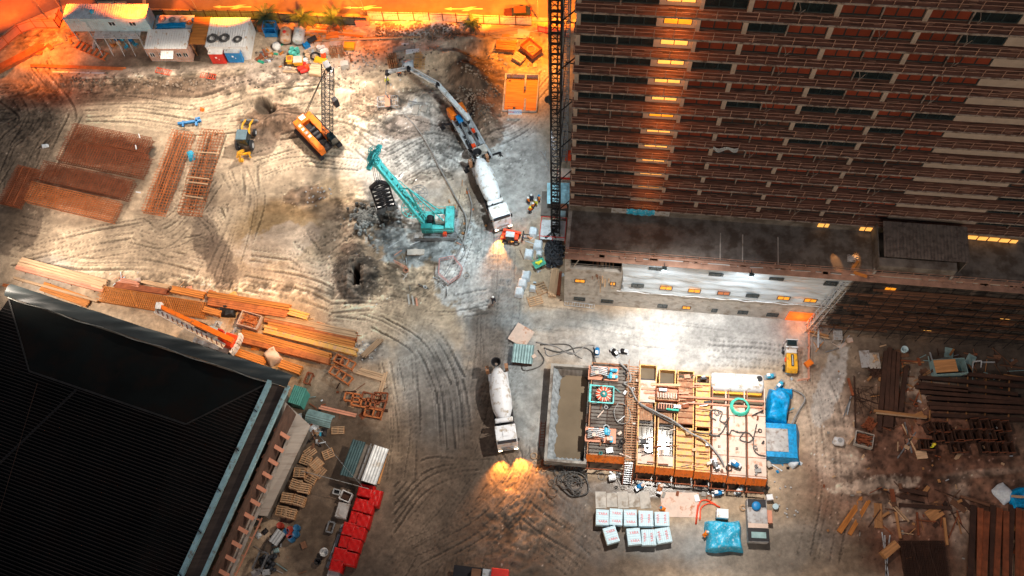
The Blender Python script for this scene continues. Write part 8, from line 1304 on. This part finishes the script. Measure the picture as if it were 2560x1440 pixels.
# bottom right corner
beam((2098, 1330), (2158, 1243), .6, 'timber_orange', 'wide orange plank bundle slanting at the bottom right, left of two', .1, h=.2); beam((2124, 1336), (2173, 1250), .45, 'timber_orange', 'narrow orange plank bundle slanting at the bottom right, right of two', .1, h=.2); beam((2195, 1258), (2197, 1320), .9, 'timber', 'brown board standing upright right of the slanting bundles', .1, h=.15)
for i, (a, b, r, m, lb) in enumerate((((2225, 1250), (2273, 1304), .09, 'timber_pale', 'long pale pole slanting down right'), ((2222, 1256), (2262, 1300), .07, 'timber_pale', 'second pale pole beside the long slanting one'), ((2248, 1222), (2318, 1234), .22, 'rust_dark', 'dark beam lying behind the sandy bank'), ((2248, 1262), (2380, 1270), .2, 'rust_dark', 'long dark beam below the sandy bank'), ((2250, 1240), (2310, 1250), .2, 'rust_dark', 'short dark beam between two others at the sandy bank'), ((2310, 1232), (2322, 1216), .2, 'timber', 'short orange board end behind the dark beam'), ((2361, 1294), (2369, 1362), .13, 'timber', 'upright orange plank at the right of the rebar mat'), ((2293, 1280), (2297, 1338), .1, 'rust', 'thin upright rusty rail above the rebar mat'), ((2240, 1280), (2252, 1346), .12, 'timber', 'upright plank left of the rebar mat'), ((2402, 1240), (2478, 1264), .14, 'timber_dark', 'long brown plank pointing at the white plastic'), ((2466, 1281), (2473, 1307), .14, 'orange_paint', 'short bright orange board on the rusty plates'), ((2205, 1330), (2222, 1445), .06, 'steel_pale', 'left one of three long pale rods at the bottom'), ((2212, 1338), (2216, 1445), .06, 'steel_pale', 'middle one of three long pale rods at the bottom'), ((2225, 1338), (2214, 1445), .06, 'steel_pale', 'right one of three long pale rods at the bottom'), ((2246, 1330), (2284, 1336), .05, 'timber_pale', 'thin pale strip above the rebar mat'), ((2544, 1286), (2536, 1326), .07, 'timber', 'thin brown strip on the rusty plates at the right edge'), ((2160, 1210), (2180, 1240), .05, 'timber_dark', 'thin dark stick above the orange plank bundles'), ((2290, 1300), (2340, 1304), .06, 'rust', 'thin rusty rail crossing over the rebar mat'))): pole(a, b, r, m, lb, .15)
p = tz(2221, 1376); one('timber_box', MB().box((0, 0, .4), (2.1, .9, .8)), T['timber'], 'brown wooden box lying across the three pale rods', 'box', p, .55)
rebar((2250, 1352), (2360, 1352), (2246, 1446), .5, 'rust_dark', 'dark rebar mat at the bottom of the storage ground', 26, 22, 2, .1, name='rebar_mat')
for i in range(9):
    x = 2436+i*16; c, L, rz = fit((x, 1262+(i % 3)*8), (x-10+(i % 2)*8, 1470), .5, 0); one('steel_plate', MB().bar((-L/2, 0, .3+(i % 3)*.08), (L/2, 0, .3+(i % 3)*.08), .62, .18), T['rust' if i % 3 else 'rust_dark'], ['leftmost', 'second', 'third', 'fourth', 'fifth', 'sixth', 'seventh', 'eighth', 'ninth'][i]+' long rusty plate from the left in the bottom right corner', 'steel plate', c, rz, 'rusty plates in the bottom right corner')
one('plastic_sheet', drape(1.8, 2.2, .6, .25, 12, 12, 44, 2.0), T['white_sack'], 'torn white plastic sheet beside the dark blue tarpaulin at the right edge', 'plastic sheet', tz(2506, 1234), .5, smooth=True); tarp_heap(2545, 1246, 2.4, 2.2, .8, .1, 'blue_tarp', 'dark blue tarpaulin at the right edge of the frame', 9); pole((2530, 1240), (2560, 1242), .12, 'timber_pale', 'pale timber resting on the tarpaulin at the right edge', .9)
q = random.Random(21)
for i in range(60):
    x, y = q.uniform(2050, 2540), q.uniform(880, 1400); p = tz(x, y); one('site_scrap', MB().box((0, 0, .06), (q.uniform(.15, .6), q.uniform(.08, .3), q.uniform(.05, .2)), q.uniform(0, 3)), T[q.choice(['timber_pale', 'rust', 'timber', 'steel_pale', 'concrete'])], 'small scrap piece strewn over the storage ground', 'scrap', p, q.uniform(0, 3), 'scrap on the storage ground')
for i in range(70):
    x, y = q.uniform(870, 940), q.uniform(855, 900); x, y = (x, y) if i < 22 else (q.uniform(1850, 2000), q.uniform(1200, 1300)) if i < 50 else (q.uniform(740, 830), q.uniform(470, 520)); p = tz(x, y); one('rubble_stone', MB().lathe([(.02, 0), (.13, .04), (.1, .13), (.02, .16)], 6), T['paper_grey'], ['pale stone in the rubble beside the curved track', 'pale stone in the wet yard right of the generator', 'pale stone in the brown patch left of the teal crane'][0 if i < 22 else 1 if i < 50 else 2], 'stone', p, q.uniform(0, 3), ['rubble beside the curved track', 'stones in the wet yard', 'stones in the brown patch'][0 if i < 22 else 1 if i < 50 else 2])
# dark clods by the grab
cm = [MB().lathe([(.02, -.1), (.22, -.02), (.25, .1), (.12, .26), (.02, .3)], 6) for _ in range(1)][0]; q = random.Random(5); big_ = MB()
for i in range(300):
    a, r = q.uniform(0, 6.28), abs(q.gauss(0, .5)); x, y = 915+r*46*math.cos(a), 545+r*40*math.sin(a); p = tz(x, y); s = q.uniform(.4, 1.3); n0 = len(big_.v); big_.add([(p.x+v[0]*s*q.uniform(.7, 1.3), p.y+v[1]*s*q.uniform(.7, 1.3), p.z+.1+v[2]*s) for v in cm.v], cm.f)
tag(big_.build('clod_heap', mat('clod', (.16, .17, .165), .75, var=.6, scale=.8)), 'heap of dark grey clods dumped beside the trench grab', 'clods', kind='stuff')
st_ = MB()
for i in range(1500):
    z_ = q.random(); x, y = (q.uniform(940, 1150), q.uniform(60, 100)) if z_ < .3 else (q.gauss(1190, 30), q.gauss(235, 50)) if z_ < .55 else (q.uniform(150, 900), q.gauss(205, 10)) if z_ < .75 else (q.gauss(895, 28), q.gauss(680, 36)) if z_ < .85 else (q.uniform(640, 1100), q.uniform(120, 190))
    if 878 < x < 910 and 650 < y < 725: continue
    p = tz(x, y); s = q.uniform(.25, .8); st_.add([(p.x+v[0]*s, p.y+v[1]*s, p.z+.03+v[2]*s) for v in cm.v], cm.f)
tag(st_.build('gravel', mat('gravel', (.22, .165, .12), .8, var=.7, scale=.35, rnd=0)), 'loose gravel and clods scattered over the banks', 'gravel', kind='stuff')
# ------------------------------------------------------------------ people
def skinned(name, V, E_, R_s, m, parent=None, sub=1):
    me = bpy.data.meshes.new(name); me.from_pydata(V, E_, []); me.materials.append(m); o = bpy.data.objects.new(name, me); COL.objects.link(o)
    mo = o.modifiers.new('skin', 'SKIN'); mo.use_smooth_shade = True; sv = me.skin_vertices[0].data
    for i, r in enumerate(R_s): sv[i].radius = (r, r)
    sv[0].use_root = True; s = o.modifiers.new('subdivision', 'SUBSURF'); s.levels = sub; s.render_levels = sub
    if parent: o.parent = parent
    return o
def person(px, py, face, label, vest, helmet, trousers='cloth_dark', pose='stand', base=None):
    p = base or tz(px, py); J = {'pelvis': (0, 0, .93), 'spine': (0, .01, 1.15), 'chest': (0, 0, 1.38), 'neck': (0, 0, 1.52), 'head': (0, .02, 1.66), 'crown': (0, .01, 1.75)}
    ln = {'stand': (.05, -.05), 'walk': (.28, -.26), 'crouch': (0, 0)}[pose]
    for s, k, st in ((1, 'l', ln[0]), (-1, 'r', ln[1])):
        J.update({'hip'+k: (s*.1, 0, .9), 'knee'+k: (s*.12, st*.5+.05, .5), 'ankle'+k: (s*.12, st, .09), 'toe'+k: (s*.13, st+.17, .05), 'sh'+k: (s*.19, 0, 1.42), 'el'+k: (s*.27, -st*.5+.02, 1.14), 'wr'+k: (s*.26, -st+.14, .93), 'palm'+k: (s*.255, -st+.18, .86)})
    if pose == 'crouch':
        J.update({'pelvis': (0, -.15, .5), 'spine': (0, -.02, .68), 'chest': (0, .12, .85), 'neck': (0, .2, .96), 'head': (0, .27, 1.06), 'crown': (0, .29, 1.15)})
        for s, k in ((1, 'l'), (-1, 'r')): J.update({'hip'+k: (s*.1, -.15, .47), 'knee'+k: (s*.16, .2, .48), 'ankle'+k: (s*.13, -.05, .09), 'toe'+k: (s*.14, .13, .05), 'sh'+k: (s*.19, .14, .88), 'el'+k: (s*.26, .28, .66), 'wr'+k: (s*.2, .46, .55), 'palm'+k: (s*.19, .53, .52)})
    E0 = [('pelvis', 'spine'), ('spine', 'chest'), ('chest', 'neck'), ('neck', 'head'), ('head', 'crown')]+[(a+k if i or a != 'pelvis' else a, b+k) for k in 'lr' for i, (a, b) in enumerate((('pelvis', 'hip'), ('hip', 'knee'), ('knee', 'ankle'), ('ankle', 'toe')))]
    E0 += [(('chest' if i == 0 else a+k), b+k) for k in 'lr' for i, (a, b) in enumerate((('chest', 'sh'), ('sh', 'el'), ('el', 'wr'), ('wr', 'palm')))]
    RR_ = {'pelvis': .13, 'spine': .12, 'chest': .14, 'neck': .055, 'head': .10, 'crown': .07, 'hip': .09, 'knee': .06, 'ankle': .042, 'toe': .04, 'sh': .06, 'el': .043, 'wr': .028, 'palm': .035}
    rad = lambda n: RR_.get(n, RR_.get(n[:-1], .05)); names = list(J); V = [J[n] for n in names]; Ed = [(names.index(a), names.index(b)) for a, b in E0]; Rs = [rad(n) for n in names]
    for k, s in (('l', 1), ('r', -1)):
        b0 = Vector(J['palm'+k]); w = Vector(J['wr'+k]); d = (b0-w).normalized()
        for f in range(5): o_ = Vector((0, 1, 0)).cross(d)*0; V.append(tuple(b0+d*.03+Vector((0, .024*(f-2), 0)))); V.append(tuple(b0+d*(.075+.012*(2-abs(f-2)))+Vector((-s*.012, .028*(f-2)+(.02 if f == 4 else 0), 0)))); n = len(V); Ed += [(names.index('palm'+k), n-2), (n-2, n-1)]; Rs += [.011, .008]
    t = thing('person', label, 'person', p, face); skinned('body', V, Ed, Rs, T['skin'], t)
    def part(nm, ns, es, m, gr): skinned(nm, [J[n] for n in ns], [(ns.index(a), ns.index(b)) for a, b in es], [rad(n)*gr+.012 for n in ns], T[m], t)
    ns = ['chest', 'spine', 'pelvis', 'shl', 'shr', 'ell', 'elr', 'wrl', 'wrr']; part('jacket', ns, [('chest', 'spine'), ('spine', 'pelvis'), ('chest', 'shl'), ('chest', 'shr'), ('shl', 'ell'), ('shr', 'elr'), ('ell', 'wrl'), ('elr', 'wrr')], vest, 1.3)
    ns = ['pelvis', 'hipl', 'hipr', 'kneel', 'kneer', 'anklel', 'ankler']; part('trousers', ns, [('pelvis', 'hipl'), ('pelvis', 'hipr'), ('hipl', 'kneel'), ('hipr', 'kneer'), ('kneel', 'anklel'), ('kneer', 'ankler')], trousers, 1.2)
    h = Vector(J['head']); MB().lathe([(.165, .0), (.15, .005), (.135, .06), (.09, .12), (.02, .15)], 14, tuple(h+Vector((0, -.01, .05)))).build('helmet', T[helmet], t, smooth=True); f = MB().box(tuple(h+Vector((0, .105, -.0))), (.025, .04, .04)); [f.lathe([(.002, -.01), (.014, 0), (.002, .01)], 6, tuple(h+Vector((s*.035, .098, .02)))) for s in (-1, 1)]; f.box(tuple(h+Vector((0, .1, -.045))), (.05, .01, .01)); f.build('face', T['skin'], t)
    return t
PE = [(1329, 503, 3.0, 'person in dark clothes standing at the top of the group near the mast', 'cloth_dark', 'helmet_white', 'stand'), (1321, 510, -1.2, 'person in an orange jacket at the left of the group near the mast', 'hivis_orange', 'helmet_white', 'stand'), (1348, 505, 1.8, 'person in an orange jacket standing right of the group near the mast', 'hivis_orange', 'helmet_blue', 'stand'), (1340, 516, 2.4, 'person in a yellow jacket in the middle of the group near the mast', 'hivis_yellow', 'helmet_white', 'stand'), (1333, 524, .6, 'person in an orange jacket with a white helmet, second from the bottom of the group', 'hivis_orange', 'helmet_white', 'stand'), (1326, 534, 0, 'person in an orange jacket at the bottom of the group near the mast', 'hivis_orange', 'helmet_yellow', 'stand'),
      (970, 212, 3.6, 'person in a yellow vest guiding the pump hose on the bank', 'hivis_yellow', 'helmet_white', 'stand'), (1000, 192, 3, 'person in an orange jacket standing under the pump boom', 'hivis_orange', 'helmet_white', 'stand'), (1234, 756, 3.1, 'person in dark clothes walking alone on the main track', 'cloth_dark', 'helmet_white', 'walk'), (1656, 1275, 1.2, 'person crouching in orange clothes with a blue helmet above the printed packs', 'hivis_orange', 'helmet_blue', 'crouch'), (1762, 1338, -1.0, 'person crouching in orange clothes left of the pale blue sheeted pile', 'hivis_orange', 'helmet_white', 'crouch'), (757, 1018, .5, 'person in yellow clothes with a yellow helmet right of the green roofed shed', 'hivis_yellow', 'helmet_yellow', 'stand'), (2324, 1120, 1, 'person in yellow jacket standing beside the open rusty boxes', 'hivis_yellow', 'helmet_yellow', 'stand')]
for x, y, a, lb, v, h, ps in PE: person(x, y, a, lb, v, h, 'hivis_orange' if ps == 'crouch' else 'cloth_dark', ps)
# ------------------------------------------------------------------ small litter of the working areas
def scatter(n, x0, x1, y0, y1, mats, label, group, seed, name='offcut', z=0.0, smin=.25, smax=1.1, slope=0.0, ang=None, kinds='btts'):
    q = random.Random(seed)
    for i in range(n):
        x = q.uniform(x0, x1); y = q.uniform(y0, y1)+slope*(x-x0); k = q.choice(kinds); s = q.uniform(smin, smax); p = G(x, y, z) if z else tz(x, y); mb = MB()
        if k == 'b': mb.box((0, 0, .06), (s, s*q.uniform(.3, .8), q.uniform(.08, .3)))
        elif k == 't': mb.bar((-s, 0, .05), (s, 0, .05+q.random()*.06), q.uniform(.06, .12))
        elif k == 'c': mb.coil((0, 0, 0), s*.45, .04, 2.2, 12, i, .05)
        else: mb.grid(lambda a, b: ((a-.5)*s*1.2, (b-.5)*s, .05+.3*s*math.sin(a*3.1)*math.sin(b*3.1)+.04*math.sin(a*17+b*13)), 5, 5, .02)
        one({'b': 'scrap_block', 't': 'loose_bar', 'c': 'cable_ring', 's': 'sheet_scrap'}[k], mb, T[q.choice(mats)], label, 'litter', p, (ang if ang is not None else q.uniform(0, 3.1))+q.uniform(-.2, .2), group)
scatter(34, 520, 900, 726, 742, ['timber_pale', 'timber_orange', 'rust_orange', 'steel'], 'small offcut lying among the beams of the timber yard', 'offcuts of the timber yard', 1, slope=.27, ang=-.25)
scatter(24, 590, 860, 840, 858, ['timber_pale', 'timber_orange', 'rust'], 'short piece lying between the lower beam rows', 'offcuts between the beam rows', 2, slope=.24, ang=-.25)
scatter(26, 40, 250, 655, 672, ['plaster', 'timber_pale', 'salmon', 'steel'], 'small piece lying on the long beams at the far left', 'pieces on the far left beams', 3, slope=.27, ang=-.25, smin=.4, smax=1.8, kinds='ttb')
scatter(20, 290, 520, 690, 704, ['tank_cream', 'timber_pale', 'salmon', 'white_sack'], 'pale scrap heaped on the bank above the orange rebar mat', 'scrap above the rebar mat', 4, slope=.18)
scatter(26, 765, 870, 60, 100, ['timber_orange', 'timber_pale', 'rust_orange', 'yellow_tank'], 'orange scaffold piece lying with the long poles', 'scaffold pieces by the long poles', 5, ang=-.1, smin=.5, smax=1.8, kinds='ttb')
scatter(22, 700, 830, 110, 180, ['timber_pale', 'rust_orange', 'steel_pale', 'barrel_teal', 'tank_cream', 'steel_dark'], 'small item lying among the mixers and barrels', 'small items among the mixers', 6)
scatter(16, 640, 700, 40, 80, ['rust_orange', 'steel_dark', 'green_paint', 'timber_orange', 'steel_pale'], 'small item heaped around the blue hopper', 'small items around the hopper', 7)
scatter(20, 1215, 1345, 62, 95, ['timber_pale', 'timber_orange', 'tank_cream'], 'loose plank in the lit corner by the street fence', 'loose planks by the street fence', 8, ang=-.1, smin=.6, smax=1.8, kinds='ttb')
scatter(14, 1240, 1350, 120, 170, ['timber_pale', 'concrete', 'rust_orange'], 'small piece on the orange lit ground above the basin', 'pieces above the orange basin', 9, smax=.7)
scatter(16, 840, 970, 965, 1045, ['rust', 'rust_dark', 'timber_pale', 'timber_dark'], 'small piece lying among the rusty racks', 'pieces among the racks', 10)
scatter(18, 745, 810, 985, 1110, ['steel_dark', 'steel_pale', 'corr_teal', 'rust', 'white_sack'], 'small item in the dark corner behind the pallets', 'items behind the pallets', 11)
scatter(20, 640, 760, 1290, 1435, ['steel_dark', 'steel_pale', 'timber_dark', 'concrete', 'corr_teal'], 'small item lying around the barrels by the lean-to', 'items around the barrels', 12, smax=.8)
scatter(30, 1486, 1600, 915, 1140, ['steel_dark', 'steel_pale', 'tank_cream', 'teal_dark', 'grate', 'rust'], 'small fitting lying on the decked tank', 'fittings on the decked tank', 13, z=2.85, smax=.8, kinds='btc')
scatter(34, 1604, 1776, 930, 1165, ['timber_pale', 'steel', 'rust', 'salmon', 'tank_cream', 'steel_dark'], 'small piece lying on the yellow tanks', 'pieces on the yellow tanks', 14, z=2.85, smax=.9, kinds='btt', ang=0)
scatter(14, 1782, 1908, 1030, 1185, ['steel_dark', 'hose', 'rust', 'hose_grey'], 'small cable ring or fitting on the white topped tanks', 'fittings on the white topped tanks', 15, z=2.85, smax=.8, kinds='bct')
scatter(34, 1490, 1930, 1178, 1240, ['steel_dark', 'steel_pale', 'rust', 'hose', 'concrete'], 'small item on the wet ground in front of the tanks', 'items in front of the tanks', 16, slope=.03, smax=.9, kinds='btcs')
scatter(16, 1925, 2000, 930, 1180, ['blue_tarp', 'pale_blue_tarp', 'steel_dark', 'white_sack'], 'small item between the tank end and the blue tarpaulins', 'items beside the tarpaulins', 17, smax=.8)
scatter(40, 2200, 2320, 880, 1070, ['rust_dark', 'timber_dark', 'rust', 'timber'], 'rusty piece lying between the upright steel beams', 'pieces between the upright beams', 18, smin=.4, smax=1.5, kinds='ttb')
scatter(44, 2300, 2545, 872, 940, ['rust_dark', 'timber_dark', 'steel', 'timber', 'corr_teal'], 'piece of scrap below the scaffolding near the hut', 'scrap near the hut', 19, slope=.08, smin=.4, smax=1.6, kinds='ttb')
scatter(40, 2180, 2420, 1215, 1330, ['rust_dark', 'timber_dark', 'rust', 'timber', 'rust_dark'], 'dark bar lying around the orange plank bundles', 'dark bars of the lower storage ground', 20, smin=.4, smax=1.9, kinds='tttb')
scatter(30, 2240, 2400, 1050, 1150, ['rust_dark', 'rust', 'timber_dark', 'timber_pale'], 'rusty piece strewn below the open steel boxes', 'pieces around the steel boxes', 21, smin=.3, smax=1.3, kinds='ttb')
scatter(16, 2020, 2130, 812, 870, ['steel_pale', 'timber', 'timber_pale', 'tank_cream'], 'small piece on the ground at the foot of the scaffold stair', 'pieces below the scaffold stair', 22, smax=.9)
scatter(18, 1300, 1410, 590, 760, ['steel_pale', 'timber', 'timber_dark', 'white_sack', 'cabin_blue'], 'small item around the sacks and the tyre heap', 'items around the tyre heap', 23, smax=.8)
scatter(20, 960, 1170, 600, 740, ['steel_pale', 'plaster', 'hose', 'salmon', 'concrete'], 'small piece on the pale mud near the barrier ring', 'pieces near the barrier ring', 24, smax=.9, kinds='ttc')
scatter(12, 1120, 1220, 380, 600, ['timber', 'rust_orange', 'steel_pale'], 'small piece beside the concrete pump and mixer truck', 'pieces beside the concrete pump', 25, smax=.6)
